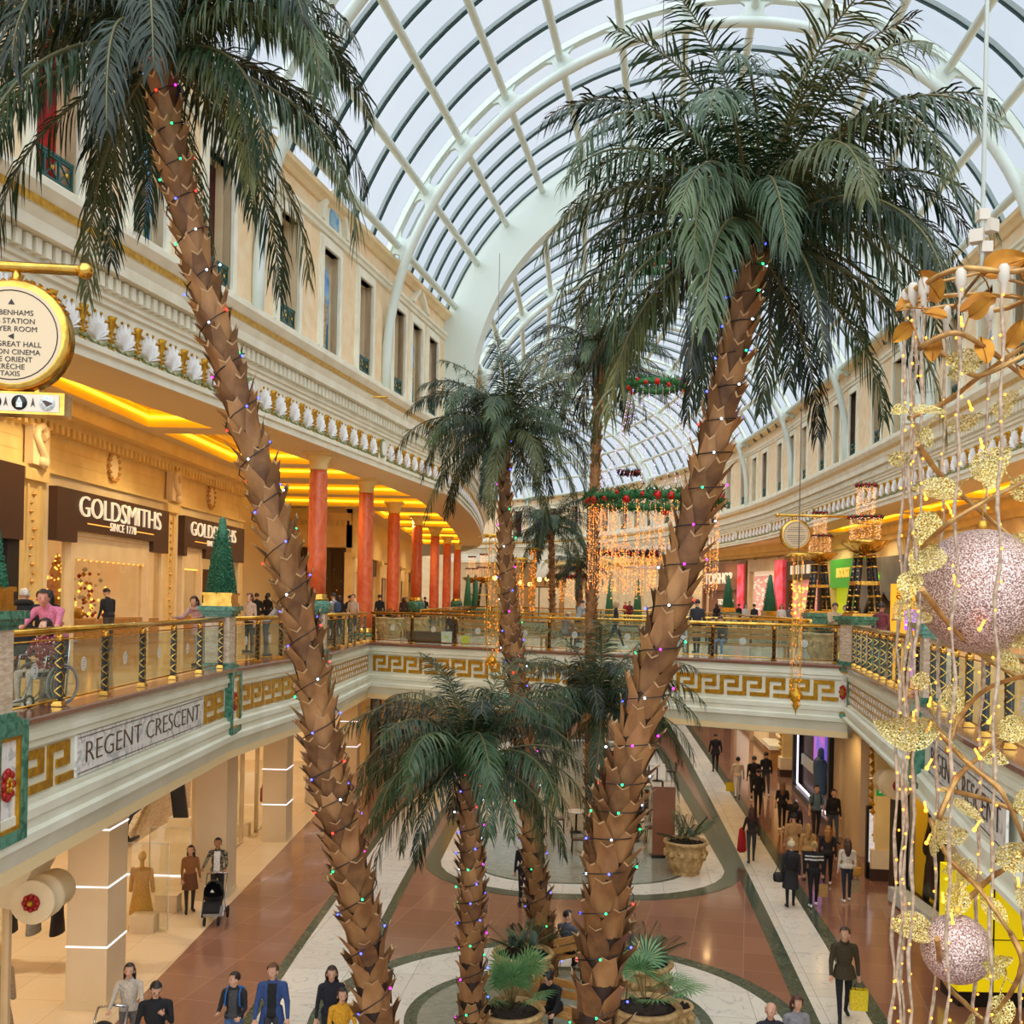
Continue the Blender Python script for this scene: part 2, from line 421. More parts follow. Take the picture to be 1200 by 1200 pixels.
    cen = np.array([co[list(p)].mean(0) for p in polys])
    best = np.full(len(cen), 1e9); lab = np.zeros(len(cen), int); names = ['top', 'hip', 'skin', 'head', 'hand', 'legs', 'shoe']
    for p, q, r0, r1, l, fl in caps:
        p_, q_ = np.array(p), np.array(q); d = q_-p_; t = np.clip(((cen-p_)@d)/max(1e-9, d@d), 0, 1)
        w = cen-(p_+t[:, None]*d); kk = 1.
        if fl is not None:
            a = Vector(fl[0]); tt = Vector(d).normalized(); a = (a-tt*a.dot(tt)).normalized(); aa = np.array(a)
            comp = w@aa; w = w-comp[:, None]*aa*(1-1/fl[1])
        dist = np.linalg.norm(w, axis=1)-(r0+(r1-r0)*t)
        u = dist < best; best[u] = dist[u]; lab[u] = names.index(l)
    topi, legi = 0, 1
    slots = {'top': 0, 'hip': 1, 'legs': 1, 'skin': 2, 'head': 2, 'hand': 2, 'shoe': 3}
    mi = [slots[names[i]] for i in lab]
    # hem of the top hangs over the hips
    for i, c in enumerate(cen):
        if mi[i] == 1 and names[lab[i]] == 'hip' and c[2] > hipz+.01: mi[i] = 0
        if inner and mi[i] == 0 and c[1] > .03 and abs(c[0]) < .075*slim and c[2] < hipz+.52: mi[i] = 6
        if strip and mi[i] == 0 and strip[0]+o < c[2] < strip[1]+o and (int((c[2])*strip[2]) % 2 == 0): mi[i] = 6
        if beard and names[lab[i]] == 'head':
            v = HR.transposed() @ (Vector(c)-hd)
            if v.z < -.035 and v.y > .02: mi[i] = 7
    mb = MB(); mb.v = [tuple(c) for c in co]; mb.f = polys; mb.m = mi; mb.s = [True]*len(polys)
    # fingers, thumb, nose, ears, eyes, mouth belong to the same surface
    for sd, wr, d in hands:
        a = d.cross(Vector((0, 1, .3))).normalized()*sd; cu = a.cross(d)*sd
        for i, (off, ln) in enumerate(((-.028, .062), (-.009, .072), (.01, .068), (.028, .052))):
            b = wr+d*.085+a*off; m_ = b+d*ln*.5+cu*.008; mb.tube([b-d*.02, b+d*.01, m_, m_+d*ln*.32+cu*.022], [.0095, .0095, .0085, .006], 5, 2)
        b = wr+d*.03+a*(-.03); mb.tube([b, b-a*.024+d*.03, b-a*.03+d*.062+cu*.012], [.012, .011, .007], 5, 2)
    mb.add([H(-.014, .092, -.02), H(.014, .092, -.02), H(0, .125, -.028), H(0, .096, .024), H(0, .088, -.034)], [(0, 2, 3), (2, 1, 3), (0, 4, 2), (4, 1, 2)], 2, True)
    for sd in (-1, 1):
        e = MB(); e.ball((0, 0, 0), 1, 6, 5); mb.add([H(sd*.084+v[0]*.014, -.004+v[1]*.024, -.012+v[2]*.034) for v in e.v], e.f, 2, True)
        mb.add([H(sd*.034+v[0]*.0105, .087+v[1]*.009, .012+v[2]*.0058) for v in e.v], e.f, 4, True)
        mb.add([H(sd*.034+v[0]*.016, .087+v[1]*.009, .036+v[2]*.003) for v in e.v], e.f, 7, True)
    e = MB(); e.ball((0, 0, 0), 1, 6, 5); mb.add([H(v[0]*.024, .086+v[1]*.01, -.058+v[2]*.0065) for v in e.v], e.f, 5, True)
    R_ = thing('person', label, 'person', (0, 0, 0), 0, group)
    topm = cloth(top, 't', top2 if isinstance(top2, tuple) else None, topscale, topstretch)
    child('body', mb, [topm, cloth(legs, 'l'), skin(sk), TRAIN if shoe == 'white' else cloth(shoe, 's', rough=.5), EYE, LIP, cloth(inner or (strip[3] if strip else (230, 228, 222)), 'i'), hairm(hair)], R_)
    # ---- hair
    if hl:
        hb = MB(); e = MB(); e.ball((0, 0, 0), 1, 14, 10); keep = []
        def hp_(v): return H(v[0]*.098, v[1]*.118-.008, v[2]*.112+.04)
        lowcut = {'short': -.35, 'bob': -.95, 'long': -.9, 'bun': -.5, 'bald': 9, 'pony': -.5}[hl]
        for f in e.f:
            c = sum((Vector(e.v[i]) for i in f), Vector())/len(f)
            front = c.y > .42 and c.z < .50; low = c.z < lowcut*.9-(.0 if c.y < 0 else -.25)
            if hl == 'bald':
                if -.75 < c.z < .12 and c.y < .15: keep.append(f)
            elif not front and not low: keep.append(f)
        hb.add([hp_(v) for v in e.v], keep, 0, True)
        if hl in ('bob', 'long'):
            L = .17 if hl == 'bob' else .38
            for j in range(15):
                a = PI*(.06+.88*j/14)+PI; x, y = math.cos(a), math.sin(a); pts = []
                for i in range(6):
                    t = i/5.; w = 1+.1*math.sin(t*PI)-(.25*t if hl == 'long' else .1*t)
                    base = H(x*.09*w, y*.108*w-.012, .05); pts.append(Vector((base.x, base.y, base.z-L*t-.02))+Vector((0, -.02*t if lean < 30 else 0, 0)))
                hb.tube(pts, [.022, .025, .025, .023, .019, .009], 5, 0)
        if hl == 'bun': hb.ball(H(0, -.11, .09), .05, 8, 6)
        if hl == 'pony': hb.tube([H(0, -.10, .07), H(0, -.15, .02), H(0, -.14, -.12), H(0, -.13, -.24)], [.02, .032, .028, .008], 7)
        child('hair', hb, [hairm(hair)], R_)
    if hat:
        hb = MB(); e = MB(); e.ball((0, 0, 0), 1, 12, 8); fs = [f for f in e.f if sum(e.v[i][2] for i in f)/len(f) > -.15]
        hb.add([H(v[0]*.115, v[1]*.13-.008, v[2]*.135+.045) for v in e.v], fs, 0, True); hb.ball(H(0, -.01, .19), .04, 8, 6)
        child('woolly_hat', hb, [cloth(hat, 'h')], R_)
    if coat or skirt:
        # an open-fronted tail hanging from the waist
        z0 = hipz+.12; z1 = (coat if coat else skirt[0]); col = top if coat else skirt[1]
        sb = MB(); nn = 20; rows = 5; vs = []
        for i in range(rows+1):
            t = i/rows; z = z0+(z1-z0)*t; w = .172*slim+.05*t; dp = .135*slim+.05*t
            for j in range(nn): a = 2*PI*j/nn; q = 1+.05*t*math.sin(5*a); vs.append((w*q*math.cos(a), dp*q*math.sin(a)+stride*.0006*t, z))
        fs = [(i*nn+j, i*nn+(j+1) % nn, (i+1)*nn+(j+1) % nn, (i+1)*nn+j) for i in range(rows) for j in range(nn) if not (inner and coat and 3 <= j <= 6)]
        if not seat:
            sb.add(vs, fs, 0, True); child('coat' if coat else 'skirt', sb, [topm if coat else cloth(col, 'k')], R_)
    if collar:
        cb = MB(); cb.tube([T((.13 if collar[1] == 'fur' else .075)*math.cos(a), (.09 if collar[1] == 'fur' else .07)*math.sin(a)-.01, 1.49+o-.02*math.sin(a)) for a in [2*PI*i/14 for i in range(14)]], .05 if collar[1] == 'fur' else .018, 7, closed=True)
        child('collar', cb, [cloth(collar[0], 'f', tuple(int(v*.75) for v in collar[0]), 40)], R_)
    if hood:
        cb = MB(); e = MB(); e.ball((0, 0, 0), 1, 10, 7); cb.add([T(v[0]*.13, v[1]*.075-.1, v[2]*.10+1.45+o) for v in e.v], e.f, 0, True); child('hood', cb, [cloth(hood, 'o')], R_)
    if pack:
        cb = MB(); e = MB(); e.ball((0, 0, 0), 1, 12, 8)
        cb.add([T(max(-.75, min(.75, v[0]))*.19, max(-.7, min(.7, v[1]))*.11-.19, max(-.8, min(.8, v[2]))*.26+1.24+o) for v in e.v], e.f, 0, True)
        for sd in (-1, 1): cb.tube([T(sd*.1, -.13, 1.44+o), T(sd*.12, -.02, 1.5+o), T(sd*.125, .1, 1.40+o), T(sd*.14, .1, 1.2+o), T(sd*.12, -.1, 1.08+o)], .016, 5, 0)
        pk = child('backpack', cb, [cloth(pack, 'p')], R_)
    R_.matrix_basis = Matrix.Translation(Vector(pos)) @ Matrix.Rotation(math.radians(face), 4, 'Z') @ Matrix.Diagonal((k, k, k, 1))
    W = R_.matrix_basis
    PEOPLE.append(R_)
    return {'root': R_, 'hands': [W @ (w+d*.11) for sd, w, d in hands], 'W': W, 'shoulder': [W @ T(s*sw, -.01, 1.46+o) for s in (-1, 1)]}
def bag(label, p, w=.3, hgt=.34, d=.12, col=(230, 200, 30), face=0., mark=None, name='shopping_bag'):
    """paper carrier hanging by two cord handles from the point p"""
    R_ = thing(name, label, 'bag', tuple(p), math.radians(face))
    b = MB(); z = -.16; w2, d2 = w/2, d/2
    b.add([(-w2*.94, -d2*.8, z-hgt), (w2*.94, -d2*.8, z-hgt), (w2*.94, d2*.8, z-hgt), (-w2*.94, d2*.8, z-hgt), (-w2, -d2, z), (w2, -d2, z), (w2, d2, z), (-w2, d2, z),
           (0, -d2*.8, z-hgt), (w2*.86, 0, z-hgt*.5), (-w2*.86, 0, z-hgt*.5)], [(0, 1, 2, 3), (0, 1, 5, 4), (2, 3, 7, 6), (1, 2, 9), (2, 6, 9), (6, 5, 9), (5, 1, 9), (3, 0, 10), (0, 4, 10), (4, 7, 10), (7, 3, 10)])
    child('carrier', b, [cloth(col, 'b', rough=.5)], R_)
    for s in (-1, 1):
        b = MB(); b.tube([(-w*.22, s*d2, z), (-w*.2, s*d2*.6, z*.5), (0, 0, 0), (w*.2, s*d2*.6, z*.5), (w*.22, s*d2, z)], .006, 5); child('handle', b, ['brownsign'], R_)
    if mark:
        b = MB(); b.box(-w*.2, w*.2, -d2-.004, -d2*.9, z-hgt*.55, z-hgt*.42); child('printed_band', b, [cloth(mark, 'm')], R_)
    return R_
def handbag(label, sh, hip, col, name='handbag'):
    """soft shoulder bag: strap from the shoulder point to a body at the hip point"""
    R_ = thing(name, label, 'bag', tuple(hip))
    s = Vector(sh)-Vector(hip); b = MB(); e = MB(); e.ball((0, 0, 0), 1, 12, 8)
    b.add([(max(-.8, min(.8, v[0]))*.19, max(-.7, min(.7, v[1]))*.1, max(-.75, min(.7, v[2]))*.17-.1) for v in e.v], e.f, 0, True); child('body', b, [cloth(col, 'g', rough=.5)], R_)
    b = MB(); b.tube([(-.12, 0, 0), (s.x*.5-.05, s.y*.5, s.z*.6), tuple(s), (s.x*.5+.05, s.y*.5, s.z*.6), (.12, 0, 0)], .011, 5); child('strap', b, [cloth(col, 'g', rough=.5)], R_)
    return R_
# ================================================================ plan paths
def smooth(pts, k=3):
    out = []; P = [Vector(p) for p in pts]
    for i in range(len(P)-1):
        a, b, c, d = P[max(0, i-1)], P[i], P[i+1], P[min(len(P)-1, i+2)]
        for j in range(k):
            t = j/k; out.append(tuple(.5*((2*b)+(c-a)*t+(2*a-5*b+4*c-d)*t*t+(3*b-a-3*c+d)*t**3)))
    out.append(tuple(P[-1])); return out
LFP = [(-13.2, 6), (-10, 20.8), (-7.75, 31.25), (-5.33, 42.5), (-3.5, 51)]+smooth([(-3.0, 55), (-2.6, 64), (-2.45, 76), (-2.6, 90), (-3.2, 102), (-5, 113), (-8.6, 124), (-14, 134), (-21, 142)], 2)
RFP = [(15.0, 8), (15.6, 16)]+smooth([(17.0, 34), (18.0, 45.5), (18.7, 57), (19.2, 68.5), (19.6, 81), (19.2, 92), (18.0, 103.5), (15.2, 116), (10.2, 129), (2, 141), (-9, 149)], 2)
LF, RF = Path(LFP), Path(RFP)
VL = [(-6.3, 4), (-6.35, 24.2), (-5.45, 31.5), (-5.3, 39.7)]
VR = [(4.3, 4), (5.3, 10), (6.0, 13.7), (7.2, 18.6), (7.75, 21), (9.6, 30.3)]
B0, B1, B2, B3 = (-5.3, 39.7), (9.6, 30.3), (11.8, 42.5), (-4.2, 50.5)
V2L, V2R = (-3.5, 92), (13.5, 74)
GL = Path([(-7.6, 4), (-7.35, 28), (-7.1, 52)])                       # ground floor shop line, left
GR = Path([(11.3, 4), (11.2, 22.2), (11.1, 30), (12.7, 44.5), (14.5, 62), (17.2, 92)])
WL = Path([(-13.9, 4), (-13.1, 18), (-11.94, 47)])                       # upper gallery shop wall, left
WR = Path([(20.8, 4), (22.3, 36), (23.4, 57), (23.8, 76)]+smooth([(22.6, 88), (20.6, 100), (16.8, 114), (11, 127), (3, 137)], 2))
# ================================================================ floors
M['floor'] = tilemat('polished red-brown granite tiles', (140, 98, 80), (152, 110, 90), (172, 136, 114), (1.2, 1.2), .13, rot=.22, msize=.006, coat=.3)
M['stripe'] = tilemat('white veined marble tiles', (226, 222, 210), (216, 210, 196), (150, 146, 136), (1.4, 1.4), .16, rot=.1, msize=.006, vein=(150, 150, 146))
M['floorgreen'] = pmat('dark green marble border', (58, 74, 62), .16, col2=(88, 100, 82), scale=5, dist=2)
M['floorgrey'] = pmat('grey green marble', (128, 132, 116), .16, col2=(150, 150, 132), scale=3, dist=2)
M['shopfloor'] = tilemat('cream shop tiles', (232, 208, 172), (226, 200, 162), (186, 158, 120), (1.2, 1.2), .12, rot=.05, msize=.005)
M['galleryfloor'] = tilemat('honey marble gallery floor', (206, 160, 98), (192, 144, 82), (160, 116, 66), (.9, .9), .1, msize=.005, coat=.3)
b = MB(); b.box(-30, 40, 2, 165, -.3, 0); struct('floor', b, ['floor'])
def inlay(poly, z, mat, name): struct(name, MB().slab(poly, -.02, z), [mat])
# shop floor on the left of the threshold line
inlay([(-24, 3), (-7.35, 3), (-7.15, 28), (-6.95, 52), (-24, 52)], .004, 'shopfloor', 'floor_shop_left')
def strip(pts, w, z, mat, name):
    N = normals(pts, 1); inlay([(x+n[0]*w, y+n[1]*w) for (x, y), n in zip(pts, N)]+[(x-n[0]*w, y-n[1]*w) for (x, y), n in zip(pts, N)][::-1], z, mat, name)
SR = [(5.9, 12), (6.6, 20.6), (7.15, 26), (8.3, 38), (9.9, 56), (12.4, 86)]; SLs = [(-4.0, 8), (-4.0, 18), (-3.9, 24), (-3.7, 30), (-3.3, 40), (-1, 60)]
strip(SR, .84, .004, 'floorgreen', 'floor_border_right'); strip(SR, .5, .008, 'stripe', 'floor_stripe_right')
strip(SLs, .95, .004, 'floorgreen', 'floor_border_left'); strip(SLs, .72, .008, 'stripe', 'floor_stripe_left')
def circ(c, r, n=64, sx=1.): return [(c[0]+r*sx*math.cos(2*PI*i/n), c[1]+r*math.sin(2*PI*i/n)) for i in range(n)]
CC = (1.05, 20.4)
inlay(circ(CC, 4.75), .012, 'floorgreen', 'floor_ring_outer'); inlay(circ(CC, 4.35), .016, 'stripe', 'floor_disc_white')
inlay(circ(CC, 2.95), .020, 'floorgreen', 'floor_ring_inner'); inlay(circ(CC, 2.7), .024, 'floorgrey', 'floor_disc_centre')
def rrect(x0, x1, y0, y1, r, sk=0.):
    pts = []
    for cx, cy, a0 in ((x1-r, y0+r, -90), (x1-r, y1-r, 0), (x0+r, y1-r, 90), (x0+r, y0+r, 180)):
        for i in range(9): a = math.radians(a0+90*i/8); pts.append((cx+r*math.cos(a)+sk*(cy-y0), cy+r*math.sin(a)))
    return pts
for gx, z, mt, nm in ((.5, .012, 'floorgreen', 'floor_island_edge'), (0, .016, 'stripe', 'floor_island_band'), (-1.0, .020, 'floorgreen', 'floor_island_line'), (-1.12, .024, 'floorgrey', 'floor_island_middle')):
    inlay(rrect(-2.2-gx, 6.4+gx, 29.2-gx, 62+gx, 3.4+gx, .055), z, mt, nm)
# upper floors and the ceilings below them
UP = {'left': [(-26, 3)]+VL+[B3, V2L, (-26, 92)], 'bridge': [B0, B1, B2, B3], 'right': VR+[B2, V2R, (32, 74), (32, 3)], 'far': [(-26, 92), V2L, V2R, (32, 74), (32, 160), (-40, 160)]}
M['bridgefloor'] = tilemat('pale grey cream marble floor', (214, 208, 190), (204, 198, 178), (168, 160, 140), (.9, .9), .12, msize=.005)
M['underceil'] = pmat('warm ceiling under the gallery', (236, 212, 160), .6)
for k, poly in UP.items():
    struct('floor_upper_'+k, MB().slab(poly, FL-.3, FL), ['bridgefloor' if k == 'bridge' else 'galleryfloor']); struct('ceiling_ground_'+k, MB().slab([(x+.3, y) for x, y in poly[:6]]+poly[6:] if k == 'right' else poly, 4.62 if k == 'right' else 4.28, 4.75 if k == 'right' else 4.45), ['underceil'])
# ================================================================ balcony fascia
FAS = [(-.5, 4.25), (-.14, 4.25), (-.14, 4.3), (-.02, 4.42), (.05, 4.62), (.08, 4.72), (.16, 4.74), (.16, 4.86), (.1, 4.9), (.1, 5.02), (.13, 5.04), (.13, 5.16), (.06, 5.2), (.06, 5.26), (.0, 5.27),
       (.0, 5.93), (.06, 5.94), (.06, 6.03), (.1, 6.05), (.1, 6.14), (.07, 6.15), (.07, 6.26), (-.5, 6.26)]
LED = [(-.32, 6.262), (.14, 6.262), (.16, 6.28), (.16, 6.34), (.14, 6.36), (-.32, 6.36)]
def key_units(b, path, side, t0, t1, per=.70, z0=5.31, z1=5.89, n0=.0, n1=.035, m=0):
    c = (z1-z0)/5; k = int((t1-t0)/per); per = (t1-t0)/max(1, k); u = per/6
    for i in range(k):
        t = t0+i*per
        for x0, x1, r0, r1 in ((0, 1, 0, 5), (1, 5, 4, 5), (4, 5, 2, 4), (2, 4, 2, 3), (2, 6, 0, 1), (2, 3, 1, 1)):
            if r1 <= r0: continue
            p0, p1 = path.pos(t+x0*u), path.pos(t+x1*u); d = path.tan(t); n = Vector((d.y*side, -d.x*side))
            b.obox((p0.x+n.x*n0, p0.y+n.y*n0, z0+r0*c), (p1.x-p0.x, p1.y-p0.y, 0), (n.x*(n1-n0), n.y*(n1-n0), 0), (0, 0, (r1-r0)*c), m)
def lattice(b, path, side, t0, t1, z0=5.31, z1=5.89):
    d = path.tan(t0); n = Vector((d.y*side, -d.x*side)); p0, p1 = path.pos(t0), path.pos(t1)
    b.obox((p0.x, p0.y, z0), (p1.x-p0.x, p1.y-p0.y, 0), (n.x*.02, n.y*.02, 0), (0, 0, z1-z0), 0)
    k = int((t1-t0)/.42)
    for i in range(k):
        for j in range(3):
            p = path.pos(t0+(i+.5+.5*(j % 2))*(t1-t0)/(k+.6)); z = z0+.1+.19*j
            b.obox((p.x-d.x*.05+n.x*.02, p.y-d.y*.05+n.y*.02, z-.04), (d.x*.10, d.y*.10, 0), (n.x*.02, n.y*.02, 0), (0, 0, .11), 1)
def fascia(nm, pts, side, spec):
    P = Path(pts); pts = [tuple(p) for p in P.p]
    b = MB(); b.sweep(pts, side, [(n, z if z > 4.95 or nm != 'right' else 4.95-(4.95-z)*.52) for n, z in FAS]); f = struct('wall_balcony_'+nm, b, ['fascia'])
    b = MB(); b.sweep(pts, side, LED); l = struct('trim_ledge_'+nm, b, ['ledge'])
    b = MB()
    for kind, a, c in spec:
        if kind == 'key': key_units(b, P, side, a, c)
        else: lattice(b, P, side, a, c)
    if b.v: o = b.build('gilt_frieze', ['goldpaint', 'whitemarble'], f)
    return P, f
PL, fL = fascia('left', VL, 1, [('key', 7.0, 8.6), ('key', 9.75, 11.45), ('key', 18.1, 19.65), ('key', 20.75, 27.3), ('lat', 28.1, 35.6)])
PB, fB = fascia('bridge', [B0, B1], 1, [('key', .25, 17.35)])
VRr = VR[::-1]; PR, fR = fascia('right', VRr, 1, [('lat', .3, 9.3), ('lat', 9.7, 12.0)])
PB2, _ = fascia('bridge_far', [B2, B3], 1, [])
P2L, _ = fascia('void_left', [B3, V2L], 1, [('key', 20, 41)]); P2R, _ = fascia('void_right', [V2R, B2], 1, [])
PF, _ = fascia('void_far', [V2L, V2R], 1, [('key', .3, 24)])
def plate(P, side, ta, tb, parent, name):
    """marble name plate let into the fascia"""
    d = P.tan((ta+tb)/2); n = Vector((d.y*side, -d.x*side, 0)); a, c = P.pos(ta), P.pos(tb); D = Vector((d.x, d.y, 0))
    b = MB(); o = Vector((a.x, a.y, 5.29))+n*.0; L = (c-a).length
    b.obox(o, D*L, n*.03, (0, 0, .62)); pl = b.build('name_plate', ['whitemarble'], parent)
    b = MB(); e = .05
    for q0, q1 in (((e, e), (L-e, e)), ((e, .62-e), (L-e, .62-e)), ((e, e), (e, .62-e)), ((L-e, e), (L-e, .62-e))):
        b.beam(o+D*q0[0]+n*.032+Vector((0, 0, q0[1])), o+D*q1[0]+n*.032+Vector((0, 0, q1[1])), .012, .012)
    b.build('plate_border', ['letterdark'], pl)
    text(name, o+D*(L/2)+n*.036+Vector((0, 0, .31)), D, (0, 0, 1), .47, 'letterdark', pl, depth=.006, sx=L/4.55, thin=-.010)
plate(PL, 1, 11.55, 18.0, fL, 'REGENT CRESCENT')
plate(PR, 1, 13.0, 19.0, fR, 'REGENT CRESCENT')
# ================================================================ balustrades
post = MB(); post.box(-.045, .045, -.045, .045, .06, .93, 0)
for z in (.0, .035): post.box(-.075+z*.4, .075-z*.4, -.075+z*.4, .075-z*.4, z, z+.035, 1)
for z in (.93, .96): post.ball((0, 0, z+.02), .062, 8, 5, 1)
for s in (-1, 1):
    for i in range(4):
        z = .14+.2*i
        for ax in (0, 1):
            for p, q in (((-.046, 0), (.046, .075)), ((-.046, .15), (.046, .075))):
                if ax: post.beam((s*.047, p[0], z+p[1]), (s*.047, q[0], z+q[1]), .015, .012, (1, 0, 0), 1)
                else: post.beam((p[0], s*.047, z+p[1]), (q[0], s*.047, z+q[1]), .015, .012, (0, 1, 0), 1)
post_me = None
def balustrade(label, pts, n_in=.12, pitch=1.7, side=1, group='brass and glass balustrades around the openings', detail=True):
    global post_me
    P = Path(pts); N = normals([tuple(p) for p in P.p], side)
    P = Path([(p.x-n[0]*n_in, p.y-n[1]*n_in) for p, n in zip(P.p, N)])
    m = P.pos(P.len/2); r = thing('balustrade', label, 'balustrade', (m.x, m.y, FL), 0, group)
    z = FL+.02
    b = MB(); b.tube([(p.x, p.y, z+1.08) for p in P.p], .055, 10); b.build('handrail', ['brass'], r)
    b = MB(); b.tube([(p.x, p.y, z+.09) for p in P.p], .016, 6); b.tube([(p.x, p.y, z+.95) for p in P.p], .012, 6); b.build('rail_bar', ['brass'], r)
    k = max(1, round(P.len/pitch))
    for i in range(k+1):
        t = min(max(P.len*i/k, .12), P.len-.12); p, d = P.pos(t), P.tan(t)
        if post_me is None: o = post.build('baluster', ['black', 'brass']); post_me = o.data
        else: o = bpy.data.objects.new('baluster', post_me); COL.objects.link(o)
        o.parent = r; o.location = (p.x-m.x, p.y-m.y, .02); o.rotation_euler = (0, 0, math.atan2(d.y, d.x))
        if i < k:
            t2 = min(P.len*(i+1)/k, P.len-.12); a, c = P.pos(t+.09), P.pos(t2-.09); dd = (c-a).normalized(); nn = Vector((dd.y, -dd.x))*.008
            b = MB(); b.obox((a.x-nn.x/2, a.y-nn.y/2, z+.12), (c.x-a.x, c.y-a.y, 0), (nn.x, nn.y, 0), (0, 0, .80)); g = b.build('glass_panel', ['pane'], r)
            if detail:
                mid = (a+c)/2; b = MB(); cc = Vector((mid.x, mid.y, z+.55))+Vector((nn.x, nn.y, 0))*.8*side
                D3, U3, N3 = Vector((dd.x, dd.y, 0)), Vector((0, 0, 1)), Vector((dd.y, -dd.x, 0))*side
                for w in range(3):
                    R0, R1 = (.0, .05, .09)[w], (.035, .08, .11)[w]; q = []
                    for j in range(16): a_ = 2*PI*j/16; q += [cc+D3*(R0*math.cos(a_))+U3*(R0*math.sin(a_)), cc+D3*(R1*math.cos(a_))+U3*(R1*math.sin(a_))]
                    b.add(q, [(2*j, 2*j+1, (2*j+3) % 32, (2*j+2) % 32) for j in range(16)])
                b.build('frosted_emblem', ['frost'], g)
    return r
balustrade('brass balustrade at the far left edge, nearest the camera', [(-6.3, 5), (-6.3, 12.9)])
balustrade('brass and glass balustrade above the name plate, in front of the wheelchair', [(-6.32, 13.5), (-6.35, 23.9)])
balustrade('short brass balustrade between two left pedestals, beside the leaning palm trunk', [(-6.31, 24.5), (-5.48, 31.2)])
balustrade('brass balustrade from the red column pedestal to the left end of the bridge', [(-5.44, 31.8), (-5.3, 39.6)])
balustrade('long near balustrade of the bridge crossing the middle of the hall', [B0, (9.35, 30.45)], pitch=1.95)
balustrade('brass balustrade running from the bridge corner along the right gallery', [(9.5, 30.0), (7.3, 18.95)], pitch=1.1)
balustrade('brass balustrade at the right edge behind the glitter bauble', [(7.1, 18.3), (6.0, 13.7), (5.3, 10), (4.8, 7)], pitch=1.1)
balustrade('second balustrade on the far side of the bridge', [B2, B3], pitch=2.2, detail=False)
balustrade('distant left balustrade beyond the bridge', [B3, V2L], pitch=2.6, detail=False)
balustrade('distant right balustrade beyond the bridge', [V2R, B2], pitch=2.6, detail=False)
balustrade('farthest balustrade closing the opening behind the bridge', [V2L, V2R], pitch=2.6, detail=False)
# ---------------------------------------------------------------- marble pedestals
def pedestal(label, x, y, face, panel=True, w=.62):
    r = thing('pedestal', label, 'pedestal', (x, y, FL), face, 'marble pedestals of the balustrade')
    b = MB(); b.box(-w/2, w/2, -w/2, w/2, .0, .12); b.box(-w/2-.04, w/2+.04, -w/2-.04, w/2+.04, -.02, .06); child('plinth', b, ['greenmarble'], r)
    b = MB(); b.box(-w/2+.04, w/2-.04, -w/2+.04, w/2-.04, .12, 1.16); child('shaft', b, ['beigemarble'], r)
    b = MB()
    for e, z0, z1 in ((.0, 1.16, 1.22), (.05, 1.22, 1.30), (.1, 1.30, 1.40)): b.box(-w/2-e, w/2+e, -w/2-e, w/2+e, z0, z1)
    child('cap', b, ['greenmarble'], r)
    if panel:   # framed panel hanging on the fascia below, +y looks to the opening
        y0 = .29; b = MB(); W = .44
        for x0, x1, z0, z1 in ((-W, -W+.15, -1.5, .02), (W-.15, W, -1.5, .02), (-W+.15, W-.15, -1.5, -1.35), (-W+.15, W-.15, -.16, .02)): b.box(x0, x1, y0-.1, y0+.12, z0, z1)
        f = child('panel_frame', b, ['greenmarble'], r)
        b = MB()
        for x0, x1, z0, z1 in ((-W+.15, -W+.2, -1.35, -.16), (W-.2, W-.15, -1.35, -.16), (-W+.2, W-.2, -1.35, -1.3), (-W+.2, W-.2, -.21, -.16)): b.box(x0, x1, y0-.1, y0+.10, z0, z1)
        child('gilt_edge', b, ['goldpaint'], r)
        b = MB(); b.box(-W+.2, W-.2, y0-.1, y0+.05, -1.3, -.21); child('marble_panel', b, ['whitemarble'], r)
        b = MB(); b.ball((0, y0+.05, -.76), .17, 14, 8, 0, (1, .25, 1.2))
        for j in range(8): a = 2*PI*j/8; b.ball((.13*math.cos(a), y0+.07, -.76+.16*math.sin(a)), .055, 6, 5, 0, (1, .7, 1)); b.ball((.06*math.cos(a), y0+.09, -.76+.07*math.sin(a)), .035, 6, 4, 1, (1, .6, 1))
        child('rose_emblem', b, ['rosered', 'goldpaint'], r)
    return r
pedestal('striped marble pedestal with green cap at the far left edge of the picture', -6.55, 13.2, -PI/2)
pedestal('marble pedestal with green cap under the slim topiary beside the upper walkway', -6.6, 24.2, -PI/2)
pedestal('marble pedestal under the nearest red column, behind the leaning trunk', -5.75, 31.5, -PI/2+.05)
pedestal('marble pedestal on the right corner of the bridge below a bowl lamp', 9.78, 30.35, PI/2+.25, w=.7)
pedestal('marble pedestal on the right gallery behind the glitter bauble', 7.45, 18.6, PI/2-.25)
# ================================================================ upper facades
FAC = [(-.31, 13.15), (0, 13.15), (0, 13.34), (.07, 13.37), (.07, 13.50), (0, 13.53), (0, 14.42), (.07, 14.46), (.07, 14.56), (.13, 14.6), (.13, 14.68), (.1, 14.7), (.1, 15.08), (.40, 15.12), (.42, 15.36), (.48, 15.5), (.50, 15.56),
       (.53, 15.58), (.53, 15.76), (.56, 15.8), (.66, 15.96), (.66, 16.1), (-.3, 16.1), (-.31, 16.1)]
FMS = ['f']*len(FAC); FMI = [0]*len(FAC); FMI[17] = 1; FMI[0] = 2
def facade(nm, P, side, t0, t1):
    pts = P.part(t0, t1)
    b = MB(); b.sweep(pts, side, FAC, ms=FMI); w = struct('wall_entablature_'+nm, b, ['stone', 'goldpaint', 'soffit'])
    b = MB(); t = t0
    while t < t1:
        p, d = P.pos(t), P.tan(t); n = Vector((d.y*side, -d.x*side)); o = p+n*.1
        b.obox((o.x, o.y, 14.76), (d.x*.17, d.y*.17, 0), (n.x*.16, n.y*.16, 0), (0, 0, .31)); t += .31
    b.build('dentils', ['stone'], w); return w
